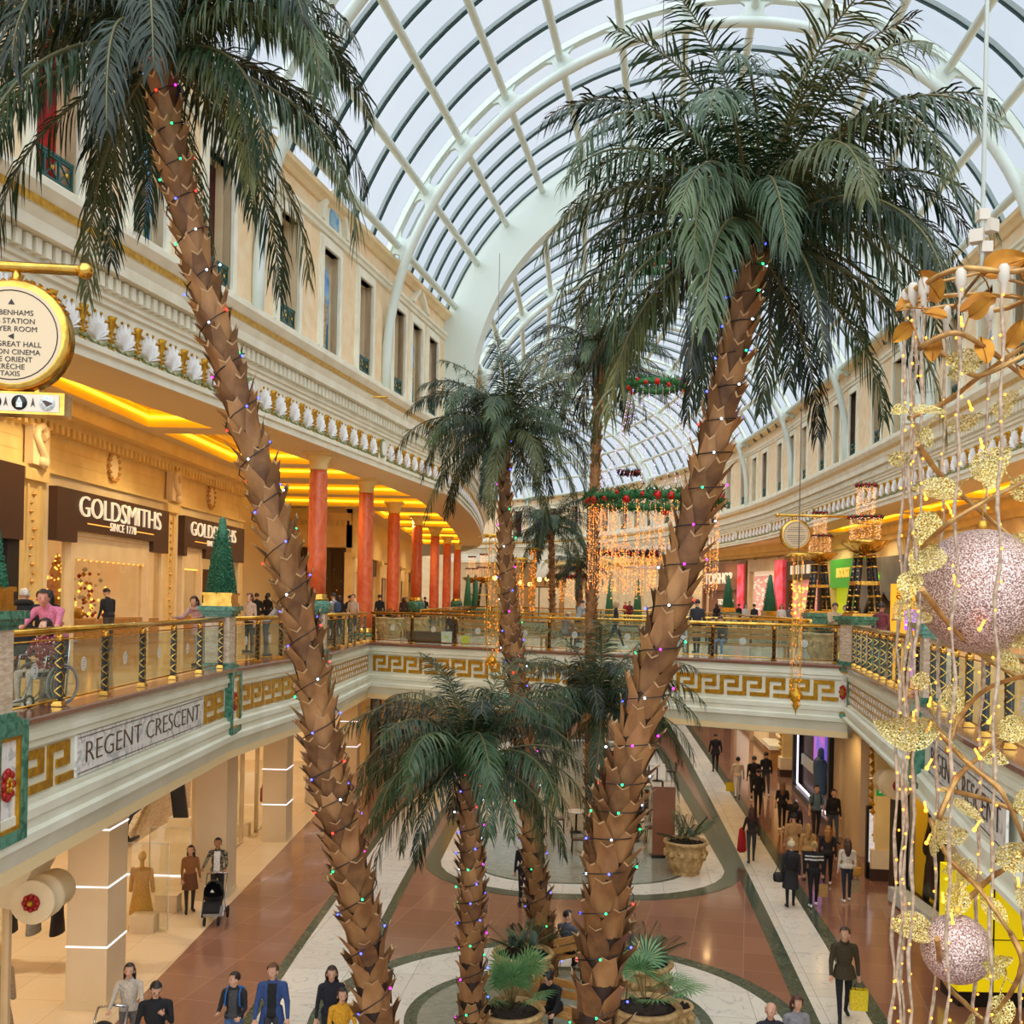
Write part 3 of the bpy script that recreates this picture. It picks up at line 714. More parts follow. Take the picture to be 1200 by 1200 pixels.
def frieze(P, side, t0, t1, parent, skip=()):
    """white shells between gold torches on a green scroll"""
    b = MB(); k = int((t1-t0)/1.05)
    for i in range(k):
        t = t0+(i+.5)*(t1-t0)/k; p, d = P.pos(t), P.tan(t); n = Vector((d.y*side, -d.x*side, 0)); D = Vector((d.x, d.y, 0)); Z = Vector((0, 0, 1))
        o = Vector((p.x, p.y, 13.62)); rib = any(abs(t-s) < .55 for s in skip)
        if rib:
            q = [];
            for j in range(16): a = 2*PI*j/16; q.append(o+Z*.35+D*.3*math.cos(a)+Z*.38*math.sin(a))
            b.prism(q, n*.08, 2); b.prism([o+Z*.35+(v-o-Z*.35)*.75 for v in q], n*.11, 0); continue
        for j in range(9):   # ribs of the shell, fanned and domed
            a = math.radians(-72+18*j); r = .62*(1-.28*abs(math.sin(a))**1.5); u = D*math.sin(a)+Z*math.cos(a); s = D*math.cos(a)-Z*math.sin(a); w = .055
            e = o+u*r; m_ = o+u*r*.62
            b.add([o, m_-s*w, m_+s*w, m_+n*.11, e-s*w*.6+n*.02, e+s*w*.6+n*.02, e+n*.06], [(0, 1, 3), (0, 3, 2), (1, 4, 6, 3), (3, 6, 5, 2), (4, 5, 6)], 0)
        for j in range(10):
            a = math.radians(-100+22.2*j); r = .65*(1-.28*min(1, abs(math.sin(a)))**1.5); b.octa(o+(D*math.sin(a)+Z*math.cos(a))*r+n*.02, .05, 1)
        o2 = o+D*.52   # torch
        b.lathe([(.02, 0), (.06, .1), (.05, .3), (.10, .45), (.12, .6), (.16, .68), (.05, .72)], o2-Z*.05, 7, 1, sx=1, sy=.8)
        for s in (-1, 1):
            for z in (.18, .5): b.octa(o2+D*s*.13+Z*z+n*.03, .05, 1)
        pts = [o+D*x+Z*z+n*.03 for x, z in ((-.52, -.04), (-.38, .02), (-.25, -.05), (-.1, -.10), (.0, -.04), (.1, -.10), (.25, -.05), (.38, .02), (.52, -.04))]
        b.tube(pts, .035, 5, 2, False)
        b.octa(o2-Z*.12+n*.02, .06, 2)
    b.build('shell_frieze', ['shell', 'goldpaint', 'sage'], parent)
BAYS_L = [(20.0, 31.25, (22.2, 25.65, 29.1)), (31.25, 42.5, (33.55, 36.95, 40.35)), (42.5, 51.0, (44.3, 46.7, 49.1))]
RIB_L = [LF.at_y(y) for y in (8.75, 20, 31.25, 42.5, 51)]
RIB_R = [RF.at_y(y) for y in (2+8.2, 22.5, 34, 45.5)]
tl_end = LF.at_y(51.0)
wl = facade('left', LF, 1, .2, tl_end); frieze(LF, 1, LF.at_y(18), tl_end-.6, wl, [LF.at_y(31.25), LF.at_y(42.5)])
tL2 = LF.at_y(55); wl2 = facade('left_far', LF, 1, tl_end+.9, LF.len); frieze(LF, 1, tl_end+1.5, LF.at_y(102), wl2)
ribR = [RF.at_y(y) for y in (57, 68.5, 81, 92)]
ribR += [ribR[-1]+11.4*i for i in (1, 2, 3, 4, 5)]
wr = facade('right', RF, -1, .2, RF.len); frieze(RF, -1, RF.at_y(30), RF.at_y(116), wr, ribR+RIB_R)
# ---- wall panels with openings, cornices
OW, OZ0, OZ1, WT = 1.45, 16.1, 19.95, 21.55
def wall(nm, P, side, t0, t1, ops):
    b = MB(); ops = sorted(ops); edges = [t0]
    for t in ops: edges += [t-OW/2, t+OW/2]
    edges.append(t1)
    for i in range(0, len(edges), 2):
        if edges[i+1]-edges[i] > .02: b.sweep(P.part(edges[i], edges[i+1]), side, [(-.25, OZ0), (0, OZ0), (0, WT), (-.25, WT)])
    for t in ops: b.sweep(P.part(t-OW/2, t+OW/2), side, [(-.25, OZ1), (0, OZ1), (0, WT), (-.25, WT)])
    w = struct('wall_'+nm, b, ['peach'])
    b = MB(); pts = P.part(t0, t1)
    b.sweep(pts, side, [(0, 20.35), (.1, 20.38), (.12, 20.5), (.2, 20.55), (.2, 20.66), (0, 20.7)]); b.sweep(pts, side, [(0, 16.1), (.06, 16.1), (.06, 16.75), (0, 16.78)] if False else [(0, 16.1), (.05, 16.1), (.05, 16.5), (0, 16.52)])
    b.build('string_course', ['stone'], w)
    b = MB(); b.sweep(pts, side, [(-.5, 21.3), (.1, 21.3), (.2, 21.42), (.34, 21.5), (.36, 21.66), (.3, 21.72), (-.5, 21.72)]); b.build('top_cornice', ['cream'], w)
    return w
def pane_unit():
    b = MB(); w = OW/2
    for s in (-1, 1):
        b.box(min(s*w, s*(w+.22)), max(s*w, s*(w+.22)), -.02, .10, 0, 3.85); b.box(min(s*(w+.22), s*(w+.32)), max(s*(w+.22), s*(w+.32)), -.02, .05, 0, 4.1)
    b.box(-w-.22, w+.22, -.02, .10, 3.85, 4.1); b.box(-w-.32, w+.32, -.02, .05, 4.1, 4.22)
    return b
def recess_unit(depth):
    b = MB(); w = OW/2
    b.box(-w-.1, -w, -depth, .0, 0, 3.95); b.box(w, w+.1, -depth, .0, 0, 3.95); b.box(-w-.1, w+.1, -depth, 0, 3.85, 3.97); b.box(-w-.1, w+.1, -depth, .0, -.06, .0); return b
def mk_window(drape):
    o = pane_unit().build('window_1', ['stone']); o['kind'] = 'structure'
    child('reveal', recess_unit(.5), ['cream'], o)
    b = MB(); b.box(-OW/2-.1, OW/2+.1, -.56, -.5, 0, 3.95); child('backing', b, [drape], o); return o
def mk_mural_surround():
    o = pane_unit().build('window_1', ['stone']); o['kind'] = 'structure'
    child('reveal', recess_unit(.3), ['cream'], o)
    b = MB(); b.box(-OW/2-.1, OW/2+.1, -.36, -.3, 0, 3.95); child('backing', b, [pmat('mosaic border', (206, 200, 176), .6, col2=(150, 150, 130), scale=60)], o); return o
def mk_rail():
    r = thing('balcony_railing', 'x', 'railing'); w = OW/2-.01; b = MB(); y = -.08
    for z, h in ((.04, .05), (.5, .05), (.98, .07)): b.box(-w, w, y-.03, y+.03, z-h/2, z+h/2)
    b.box(-w, w, y-.045, y+.045, 1.0, 1.05)
    for x in (-w+.02, -w/3, w/3, w-.02): b.box(x-.022, x+.022, y-.025, y+.025, 0, 1.0)
    xs = (-w, -w/3, w/3, w)
    for i in range(3):
        for z0, z1 in ((.04, .5), (.5, .98)):
            b.beam((xs[i], y, z0), (xs[i+1], y, z1), .03, .03, (0, 1, 0)); b.beam((xs[i], y, z1), (xs[i+1], y, z0), .03, .03, (0, 1, 0))
    child('bars', b, ['greenpaint'], r); b = MB()
    for i in range(3):
        for z in (.27, .74): b.ball(((xs[i]+xs[i+1])/2, y+.03, z), .05, 8, 5, 0, (1, .6, 1))
    child('gilt_bosses', b, ['gilt'], r); return freeze(r)
def arch_poly(w, h, n=14):
    return [(-w, 0), (w, 0)]+[(w*math.cos(PI*i/n), h-w+w*math.sin(PI*i/n)) for i in range(n+1)]
def mk_mural():
    r = thing('mural', 'x', 'mural'); y = -.27; b = MB()
    sky = pmat('painted sky', (40, 110, 190), .6, col2=(150, 196, 226), scale=1.6, lo=.3, hi=.75, stretch=(1, 1, 1.5)); hill = pmat('painted hills', (42, 110, 74), .6, col2=(30, 92, 130), scale=2.2, stretch=(.6, 1, 2))
    b.prism([(x, y, z+.1) for x, z in arch_poly(.56, 3.3)], (0, .02, 0)); child('painted_sky', b, [sky], r)
    b = MB(); b.prism([(-.5, y+.015, .1), (.5, y+.015, .1), (.5, y+.015, 1.15), (.2, y+.015, 1.35), (-.1, y+.015, 1.2), (-.5, y+.015, 1.5)], (0, .015, 0)); child('painted_hill', b, [hill], r)
    b = MB(); P_ = []; y2 = y+.06
    b.lathe([(.2, .3), (.22, .36), (.16, .4), (.18, .7), (.02, .72)], (0, y2, 0), 10, sy=.3)
    capsule(b, (-.06, y2, .75), (-.07, y2, 1.4), .06, .085); capsule(b, (.08, y2, .75), (.05, y2, 1.4), .06, .085); capsule(b, (0, y2, 1.45), (.02, y2, 1.95), .12, .15); capsule(b, (-.15, y2, 1.95), (-.24, y2, 1.55), .05, .045)
    capsule(b, (-.24, y2, 1.55), (-.1, y2+.02, 1.7), .045, .035); capsule(b, (.17, y2, 1.95), (.25, y2, 1.6), .05, .045); capsule(b, (.25, y2, 1.6), (.22, y2, 1.3), .045, .035); capsule(b, (.02, y2, 2.0), (.02, y2, 2.12), .05, .05); b.ball((.02, y2, 2.24), .1, 10, 7)
    child('painted_statue', b, [pmat('painted stone figure', (196, 176, 140), .7, col2=(150, 130, 100), scale=8)], r); return freeze(r)
win_src = {'d': freeze(mk_window('darkred')), 'r': freeze(mk_window('brightred')), 'm': freeze(mk_mural_surround())}
rail_src, mural_src = mk_rail(), mk_mural()
used = set()
def place(src, key, mat4, label=None, group=None):
    if key not in used:
        used.add(key); o = src; o.matrix_basis = mat4
        if label: o['label'] = label
        if group: o['group'] = group
        return o
    if label: return dup(src, mat4, label, group)
    c = copy_tree(src); c.matrix_basis = mat4; return c
Z16 = Matrix.Translation((0, 0, OZ0))
nR = [0, 0]
def bay(P, side, ts, where):
    for i, t in enumerate(ts):
        f = frame(P, t, side) @ Z16
        if i % 3 == 1:
            place(win_src['m'], 'm', f); nR[1] += 1
            place(mural_src, 'mu', f, where[1], 'arched statue murals between the upper windows')
        else:
            k = 'r' if where[2] and i == 0 else 'd'; place(win_src[k], k, f)
            place(rail_src, 'ra', f, where[0][0 if i == 0 else 1], 'green iron railings in the upper windows')
opsL = [LF.at_y(y) for bb in BAYS_L for y in bb[2]]
wall('left', LF, 1, LF.at_y(15), tl_end, opsL)
WH = [(['green iron railing at the upper left corner, before red curtains', 'green railing in the upper window half hidden by the leaning trunk'], 'tall arched mural of a statue nearest the camera, upper left', True),
      (['green railing just past the first white roof rib, left facade', 'green railing just before the second white roof rib, left facade'], 'arched statue mural under the half-round pediment, left facade', False),
      (['green railing half behind the second white roof rib, left facade', 'last green railing of the left facade before the broad arch'], 'narrow statue mural under the pointed pediment, left facade', False)]
for bb, w_ in zip(BAYS_L, WH): bay(LF, 1, [LF.at_y(y) for y in bb[2]], w_)
opsR = []; bays = []
allr = [RF.at_y(34)]+[RF.at_y(45.5)]+ribR
for a, c in zip(allr, allr[1:]):
    if c > RF.len-1: break
    ts = [a+(c-a)*k for k in (.2, .5, .8)]; opsR += ts; bays.append(ts)
wall('right', RF, -1, RF.at_y(16), RF.len-.2, opsR)
for i, ts in enumerate(bays):
    o_ = ORD[i]
    bay(RF, -1, ts, ([f'green railing, near one of the {o_} bay of the right facade counting from the camera', f'green railing, far one of the {o_} bay of the right facade counting from the camera'],
                      f'arched statue mural in the {o_} bay of the right facade counting from the camera', False))
wall('left_far', LF, 1, tl_end+.95, LF.len-.2, [])
# pediments over the murals
b = MB()
f = frame(LF, LF.at_y(36.95), 1)
def loc(f, x, y, z): return f @ Vector((x, y, z))
for r0, r1, d in ((1.0, 1.25, .22), (0, 1.0, .1)):
    n = 16; q = []
    for j in range(n+1): a = PI*j/n; q.append((r1*math.cos(a), 20.7+r1*math.sin(a)*1.05))
    if r0:
        for j in range(n): a, c = PI*j/n, PI*(j+1)/n; b.prism([loc(f, rr*math.cos(u), 0, 20.7+rr*1.05*math.sin(u)) for rr, u in ((r0, a), (r1, a), (r1, c), (r0, c))], f.to_3x3() @ Vector((0, d, 0)))
    else: b.prism([loc(f, x*.8, 0, 20.7+(z-20.7)*.8) for x, z in q], f.to_3x3() @ Vector((0, d, 0)))
f2 = frame(LF, LF.at_y(46.7), 1)
for sg in (-1, 1): b.prism([loc(f2, *p) for p in ((sg*1.25, 0, 20.7), (sg*.95, 0, 20.7), (0, 0, 21.5), (0, 0, 21.75))], f2.to_3x3() @ Vector((0, .25, 0)))
struct('trim_pediments', b, ['stone'])
b = MB(); b.prism([loc(f, x, .11, 20.75+z) for x, z in arch_poly(.42, .75)], f.to_3x3() @ Vector((0, .02, 0)))
tag(b.build('mural', [pmat('painted blue lunette', (80, 150, 205), .6, col2=(170, 200, 200), scale=3)]), 'small blue half-round mural inside the left facade pediment', 'mural')
# ================================================================ vault
ZC, AP = 17.3, 11.4
LY = [(-13.2, 6), (-10.17, 20), (-7.75, 31.25), (-5.33, 42.5), (-3.5, 51)]
VAULT1 = [((-12.6, 8.75), (15.0, 0.5)), ((-10.17, 20), (15.9, 11.5)), ((-7.75, 31.25), (16.2, 22.5)), ((-5.33, 42.5), (17.0, 34)), ((-3.5, 51), (18.0, 45.8))]
ly2 = [LF.pos(tl_end+.5+i*(LF.len-tl_end-.5)/8) for i in range(9)]; rt0 = RF.at_y(46.4)
ry2 = [RF.pos(rt0+i*(RF.len-rt0)/8) for i in range(9)]
VAULT2 = [(tuple(l), tuple(r)) for l, r in zip(ly2, ry2)]
def vp(V, k, a, off, ap=AP):
    i = min(int(k), len(V)-2); t = k-i
    L = Vector(V[i][0]).lerp(Vector(V[i+1][0]), t); R_ = Vector(V[i][1]).lerp(Vector(V[i+1][1]), t)
    mid = (L+R_)/2; h = (R_-L)/2; hw = h.length
    q = mid+h*((1+(off-.15)/hw)*math.sin(a)); return Vector((q.x, q.y, ZC+(ap+off)*math.cos(a)))
AMX = math.radians(69.5); PUR = [math.radians(x) for x in (-67, -56, -45, -34, -22.6, -11.3, 0, 11.3, 22.6, 34, 45, 56, 67)]
def vault(V, ap, nm, nbar, ribs):
    b = MB()
    K = len(V)-1; A = [AMX*(-1+2*i/40) for i in range(41)]; NK = K*2
    vs = [vp(V, K*i/NK, a, 1.0, ap) for i in range(NK+1) for a in A]
    b.add(vs, [(i*41+j, i*41+j+1, (i+1)*41+j+1, (i+1)*41+j) for i in range(NK) for j in range(40)], 0, True)
    g = struct('ceiling_glass_'+nm, b, ['roofglass'])
    b = MB(); bd = MB()
    for i in range(K*nbar+1):
        k = i/nbar
        for j in range(40):
            p, q = vp(V, k, A[j], .92, ap), vp(V, k, A[j+1], .92, ap); b.beam(p, q, .18, .14)
            dk = .1/ (11.0/1); p, q = vp(V, min(K, k+dk*.12), A[j], .86, ap), vp(V, min(K, k+dk*.12), A[j+1], .86, ap); bd.beam(p, q, .085, .13)
    struct('ceiling_bars_'+nm, b, ['bar']); struct('ceiling_gaskets_'+nm, bd, ['bardark'])
    b = MB()
    for a in PUR:
        for k in range(K): b.tube([vp(V, k+t, a, .55, ap) for t in (0, .25, .5, .75, 1)], .15, 8, 0, False)
    struct('ceiling_purlins_'+nm, b, ['steel'])
    for k in ribs:
        b = MB(); A2 = [math.radians(-90+180*i/56) for i in range(57)]
        pts = [vp(V, k, a, 0, ap) for a in A2]; foot = [Vector((pts[0].x, pts[0].y, 16.1))]; foot2 = [Vector((pts[-1].x, pts[-1].y, 16.1))]
        b.tube(foot+pts+foot2, .19, 8)
        A3 = [AMX*(-1+2*i/48) for i in range(49)]
        for i in range(48): b.beam(vp(V, k, A3[i], .82, ap), vp(V, k, A3[i+1], .82, ap), .34, .22)
        for a in PUR:
            w = math.radians(1.6); w2 = math.radians(3.2)
            q = [vp(V, k, a-w2, .1, ap), vp(V, k, a-w, .3, ap), vp(V, k, a-w, .55, ap), vp(V, k, a-w2, .75, ap), vp(V, k, a+w2, .75, ap), vp(V, k, a+w, .55, ap), vp(V, k, a+w, .3, ap), vp(V, k, a+w2, .1, ap)]
            d = Vector((V[min(int(k)+1, len(V)-1)][0][0]-V[int(k)][0][0], V[min(int(k)+1, len(V)-1)][0][1]-V[int(k)][0][1], 0))
            d = d.normalized()*.09 if d.length else Vector((0, .09, 0))
            b.prism([p-d for p in q], d*2)
        struct('ceiling_rib', b, ['steel'])
vault(VAULT1, AP, 'near', 6, [1, 2, 3]); vault(VAULT2, 10.3, 'far', 6, [1, 2, 3, 4, 5, 6, 7])
# the broad white arch closing the near vault
b = MB(); k = len(VAULT1)-1; V = VAULT1; n = 64; d = Vector((.9, 1.6, 0)).normalized()*.5
for i in range(n):
    a, c = [math.radians(-90+180*(i+j)/n) for j in (0, 1)]
    b.prism([vp(V, k, a, -1.15, AP), vp(V, k, c, -1.15, AP), vp(V, k, c, 1.05, AP), vp(V, k, a, 1.05, AP)], d)
for e in (0, 1):
    p, q = vp(V, k, math.radians(-90+180*e), -1.15), vp(V, k, math.radians(-90+180*e), 1.05)
    b.obox((p.x, p.y, 16.0), (q.x-p.x, q.y-p.y, 0), d, (0, 0, 1.35))
struct('wall_arch', b, ['steel'])
# ================================================================ gallery ceilings with lit coffers
M['coffer'] = pmat('yellow cove paint', (252, 214, 70), .6)
M['cove'] = pmat('cove light strip', (255, 190, 40), .5, emit=(255, 206, 44), es=4.2)
M['panelboard'] = pmat('boarded coffer ceiling', (244, 206, 104), .6)
def coffer_run(nm, inner, outer, ys, z=13.15, dz=.62, e0=1.6, e1=1.5):
    """inner(y), outer(y): x of the shop wall and of the facade; coffers between pairs of ys"""
    b = MB(); bc = MB(); bt = MB(); bl = MB()
    Y0, Y1 = ys[0][0]-e0, ys[-1][1]+e1; cut = [Y0]
    def q(b_, pts, m=0): b_.add(pts, [tuple(range(len(pts)))], m)
    prev = Y0
    for y0, y1 in ys+[(Y1, None)]:
        e = y0; q(b, [(inner(prev), prev, z), (outer(prev), prev, z), (outer(e), e, z), (inner(e), e, z)])
        if y1 is None: break
        sgn = 1 if outer(y0) > inner(y0) else -1
        i0, i1, o0, o1 = inner(y0)+sgn*1.15, inner(y1)+sgn*1.15, outer(y0)-sgn*1.7, outer(y1)-sgn*1.7
        q(b, [(inner(y0), y0, z), (i0, y0, z), (i1, y1, z), (inner(y1), y1, z)]); q(b, [(o0, y0, z), (outer(y0), y0, z), (outer(y1), y1, z), (o1, y1, z)])
        R4 = [(i0, y0), (o0, y0), (o1, y1), (i1, y1)]
        for j in range(4):
            p, s = R4[j], R4[(j+1) % 4]; q(bc, [(p[0], p[1], z), (s[0], s[1], z), (s[0], s[1], z+dz), (p[0], p[1], z+dz)])
        q(bt, [(x, y, z+dz) for x, y in R4])
        cx, cy = sum(p[0] for p in R4)/4, sum(p[1] for p in R4)/4
        S = [(cx+(x-cx)*.97, cy+(y-cy)*.985) for x, y in R4]; T_ = [(cx+(x-cx)*.91, cy+(y-cy)*.94) for x, y in R4]
        for j in range(4):
            p, s = S[j], S[(j+1) % 4]; bl.beam((p[0], p[1], z+.30), (s[0], s[1], z+.30), .10, .07)
            p, s = T_[j], T_[(j+1) % 4]; bc.beam((p[0], p[1], z+.55), (s[0], s[1], z+.55), .12, .14)
        prev = y1
    c = struct('ceiling_gallery_'+nm, b, ['soffit']); bc.build('coffer_sides', ['coffer'], c); bt.build('coffer_panels', ['panelboard'], c); bl.build('cove_lights', ['cove'], c)
def lf_x(y): t = LF.at_y(y); return LF.pos(t).x-.3
def wl_x(y): return -12.5+.04*(y-33) if y < 47 else (-17.2 if y < 61.9 else -9.5)
coffer_run('left', wl_x, lf_x, [(17, 24), (25.2, 33), (34.3, 41.5), (42.8, 46.4)], e1=.59)
coffer_run('left_middle', wl_x, lf_x, [(48.6, 53.5), (54.8, 60.4)])
coffer_run('left_far', wl_x, lf_x, [(63.5, 69), (70.2, 76), (77.2, 83), (84.2, 91), (92.2, 100)])
def rf_x(y): t = RF.at_y(y); return RF.pos(t).x+.3
def wr_x(y): t = WR.at_y(y); return WR.pos(t).x
coffer_run('right', wr_x, rf_x, [(18, 25), (26.2, 33), (34.2, 41), (42.2, 49), (50.2, 57), (58.2, 65), (66.2, 73)])
b = MB(); b.add([(wr_x(74.5), 74.5, 13.15), (rf_x(74.5), 74.5, 13.15), (rf_x(88), 88, 13.15), (wr_x(88), 88, 13.15)], [(0, 1, 2, 3)])
ts = [RF.at_y(88)+i*(RF.len-RF.at_y(88))/8 for i in range(9)]; q = []
for t in ts: f = frame(RF, t, -1); q += [loc(f, 0, 0.2, 13.15), loc(f, 0, -6, 13.15)]
b.add(q, [(2*i, 2*i+1, 2*i+3, 2*i+2) for i in range(8)]); struct('ceiling_gallery_right_far', b, ['soffit'])
# roof over the galleries, behind the upper walls (keeps daylight out of the recesses)
b = MB()
for P, s in ((LF, 1), (RF, -1)):
    b.sweep(P.part(.1, P.len-.1), s, [(-10.8, 16.0), (-.3, 16.0), (-.3, 16.1), (-10.8, 16.1)]); b.sweep(P.part(.1, P.len-.1), s, [(-10.8, 21.5), (-.26, 21.5), (-.26, 21.6), (-10.8, 21.6)]); b.sweep(P.part(.1, P.len-.1), s, [(-10.9, 4), (-10.8, 4), (-10.8, 21.6), (-10.9, 21.6)])
struct('wall_outer', b, ['soffit'])
b = MB(); b.box(-45, 45, 156, 156.4, 0, 22); struct('wall_far_end', b, ['cream'])
# red columns carrying the left soffit
colmb = {}
def red_column(label, px, Y, on_ped):
    x = (px-600)/F*Y - .0
    r = thing('column', label, 'column', (x, Y, FL), 0, 'red marble columns under the left soffit')
    zb = 1.4 if on_ped else 0.; top = 13.15-FL; R_ = .335
    b = MB(); b.lathe([(R_, zb+.35), (R_*1.02, zb+1.5), (R_*.96, top-.8), (R_*.9, top-.62)], n=20); child('shaft', b, ['redmarble'], r)
    b = MB(); b.lathe([(R_*1.3, zb+.12), (R_*1.32, zb+.18), (R_*1.12, zb+.24), (R_*1.16, zb+.32), (R_, zb+.36)], n=20); child('base', b, ['brass'], r)
    b = MB(); b.lathe([(R_*.92, top-.62), (R_*.98, top-.56), (R_*.94, top-.5), (R_*1.1, top-.25), (R_*1.35, top-.16), (R_*1.4, top-.1)], n=20); b.box(-.5, .5, -.5, .5, top-.1, top-.002); child('capital', b, ['yellowwall'], r)
    b = MB()
    if on_ped: b.lathe([(R_*1.3, 0), (R_*1.3, .9), (R_*1.6, 1.0), (R_*1.65, 1.4), (R_*1.4, 1.5), (R_*1.3, 1.52)], n=20)
    else: b.lathe([(R_*1.5, 0), (R_*1.5, .1), (R_*1.3, .12)], n=20)
    child('plinth', b, ['greenmarble'], r); return r
for a in (('nearest red marble column, behind the leaning palm trunk', 370.5, 38.2, True), ('second red marble column from the camera, left walkway', 427, 46.2, False), ('third red marble column from the camera, left walkway', 460, 57, False),
          ('fourth red column from the camera, on a green plinth', 487.5, 66, True), ('fifth red column from the camera, left walkway', 508.5, 77, False), ('sixth red column from the camera, left walkway', 523, 87, False), ('farthest red column of the left walkway, on a green plinth', 535, 97, True)): red_column(*a)
# ================================================================ shops
def fbox(b, f, x0, x1, y0, y1, z0, z1, m=0):
    o = f @ Vector((x0, y0, z0)); R3 = f.to_3x3()
    return b.obox(o, R3 @ Vector((x1-x0, 0, 0)), R3 @ Vector((0, y1-y0, 0)), (0, 0, z1-z0), m)
def fdir(f, v): return f.to_3x3() @ Vector(v)
def chord(P, ta, tb, side):
    """frame whose x runs along the chord from tb (x=0 end) and whose width is returned too"""
    a, c = P.pos(ta), P.pos(tb); d = (c-a).normalized(); n = Vector((d.y*side, -d.x*side)); x = Vector((n.y, -n.x)); o = (a+c)/2
    return Matrix(((x.x, n.x, 0, o.x), (x.y, n.y, 0, o.y), (0, 0, 1, 0), (0, 0, 0, 1))), (c-a).length/2
M['warmback'] = pmat('lit shop interior', (250, 224, 176), .7, col2=(238, 204, 146), scale=1.2, emit=(255, 222, 164), es=.25)
M['whiteback'] = pmat('white lit shop interior', (250, 240, 222), .7, emit=(255, 240, 215), es=.35)
M['beigefront'] = pmat('beige shop portal', (214, 190, 152), .5, col2=(200, 174, 136), scale=1.3)
M['brownfront'] = pmat('brown shop portal', (150, 96, 66), .4, col2=(126, 76, 50), scale=1)
M['sparkle'] = pmat('warm fairy bulb', (255, 190, 100), .4, emit=(255, 170, 70), es=3., sample=False)
M['orange'] = pmat('amber fairy bulb', (255, 160, 60), .4, emit=(255, 128, 24), es=3.6, sample=False)
M['ledwhite'] = pmat('white light line', (255, 255, 255), .4, emit=(250, 236, 255), es=1.8)
M['pinkdisp'] = pmat('pink glitter display', (226, 150, 150), .5, col2=(250, 214, 196), scale=7, emit=(240, 150, 140), es=.3)
M['redposter'] = pmat('red and pink poster', (220, 50, 40), .5, col2=(250, 130, 180), scale=1.2, emit=(230, 60, 60), es=.35)
M['boostgreen'] = pmat('green lit sign panel', (60, 160, 40), .4, emit=(60, 170, 40), es=.35)
M['lime'] = pmat('lime lit interior', (190, 205, 30), .5, emit=(190, 205, 20), es=.4)
M['greysign'] = pmat('grey faceted header', (120, 118, 112), .5, col2=(96, 94, 90), scale=1)
M['posteryellow'] = pmat('yellow lit poster', (250, 180, 50), .5, emit=(255, 176, 40), es=.65)
M['orangeletter'] = pmat('orange white letters', (255, 190, 90), .4, emit=(255, 180, 80), es=1.)
M['greenlit'] = pmat('green lit letters', (130, 240, 60), .4, emit=(110, 240, 60), es=1.6)
M['violet'] = pmat('violet light', (150, 90, 230), .4, emit=(140, 80, 255), es=1.5)
# ---------------------------------------------------------------- upper left wall
def WLp(y, out, z): return Vector((-12.5+.04*(y-33)+out, y, z))
def wlbox(b, y0, y1, o0, o1, z0, z1, m=0):
    p = WLp(y0, o0, z0); q = WLp(y1, o0, z0); return b.obox(p, q-p, (o1-o0, -.04*(o1-o0), 0), (0, 0, z1-z0), m)
b = MB(); wlbox(b, 4, 47, -.3, 0, 11.2, 13.15); wlbox(b, 4, 18, -.3, 0, FL, 11.2)
for y0, y1 in ((27.3, 28.7), (37.45, 38.65), (46.45, 47)): wlbox(b, y0, y1, -.3, .05, FL, 11.2)
wlbox(b, 46.7, 47, -5.2, 0, FL, 13.15)
wls = struct('wall_left_shops', b, ['yellowwall'])
b = MB(); wlbox(b, 4, 47, 0, .7, 12.75, 13.15); wlbox(b, 4, 47, 0, .22, 12.55, 12.75); wlbox(b, 4, 47, 0, .14, 11.2, 11.3)
for y in [4+.34*i for i in range(126)]: wlbox(b, y, y+.17, .0, .26, 12.3, 12.55)
for z in (11.62, 11.95): wlbox(b, 4, 47, 0, .012, z, z+.02)
for y0, y1 in ((27.45, 28.55), (37.55, 38.55)):
    wlbox(b, y0-.08, y1+.08, .05, .2, FL, 6.75); wlbox(b, y0-.1, y1+.1, .05, .2, 10.9, 11.2); wlbox(b, y0+.2, y0+.28, .05, .12, 7, 10.8); wlbox(b, y1-.28, y1-.2, .05, .12, 7, 10.8)
b.build('mouldings', ['yellowwall'], wls)
b = MB()
for yc in (28.0, 38.05):   # carved S consoles and pilaster ornament
    pts = [WLp(yc+.36*math.cos(a)*r, .3, 12.0+.32*math.sin(a)*r) for a, r in [(PI*.2+i*.5, .35+.08*i) for i in range(9)][::-1]]
    S = [(-.05, 11.95), (.05, 11.85), (.22, 11.95), (.2, 12.2), (.0, 12.32), (-.28, 12.25), (-.38, 12.05)]
    P_ = [WLp(yc-.02+dy, .32, z-.02) for dy, z in [(.0, 12.05), (.12, 12.1), (.12, 12.25), (-.05, 12.34), (-.3, 12.25), (-.36, 12.05), (-.2, 11.85), (.1, 11.6), (.2, 11.42), (.1, 11.34), (-.04, 11.4), (-.0, 11.5)]]
    b.tube(P_, .11, 7, 0); wlbox(b, yc-.45, yc+.45, .05, .28, 11.3, 12.36)
    for i in range(16): p = WLp(yc+.1*math.sin(i*1.3), .07, 7.1+.23*i); b.octa(p, .06+.03*(i % 2), 1)
for yc in (33.1, 42.5):
    q = [WLp(yc+.34*math.cos(2*PI*i/16), 0, 11.9+.42*math.sin(2*PI*i/16)) for i in range(16)]; b.prism(q, (.08, 0, 0), 0)
    for i in range(14): a = 2*PI*i/14; b.octa(WLp(yc+.36*math.cos(a), .08, 11.9+.44*math.sin(a)), .09, 1)
b.build('carved_consoles', ['cream', 'ochre'], wls)
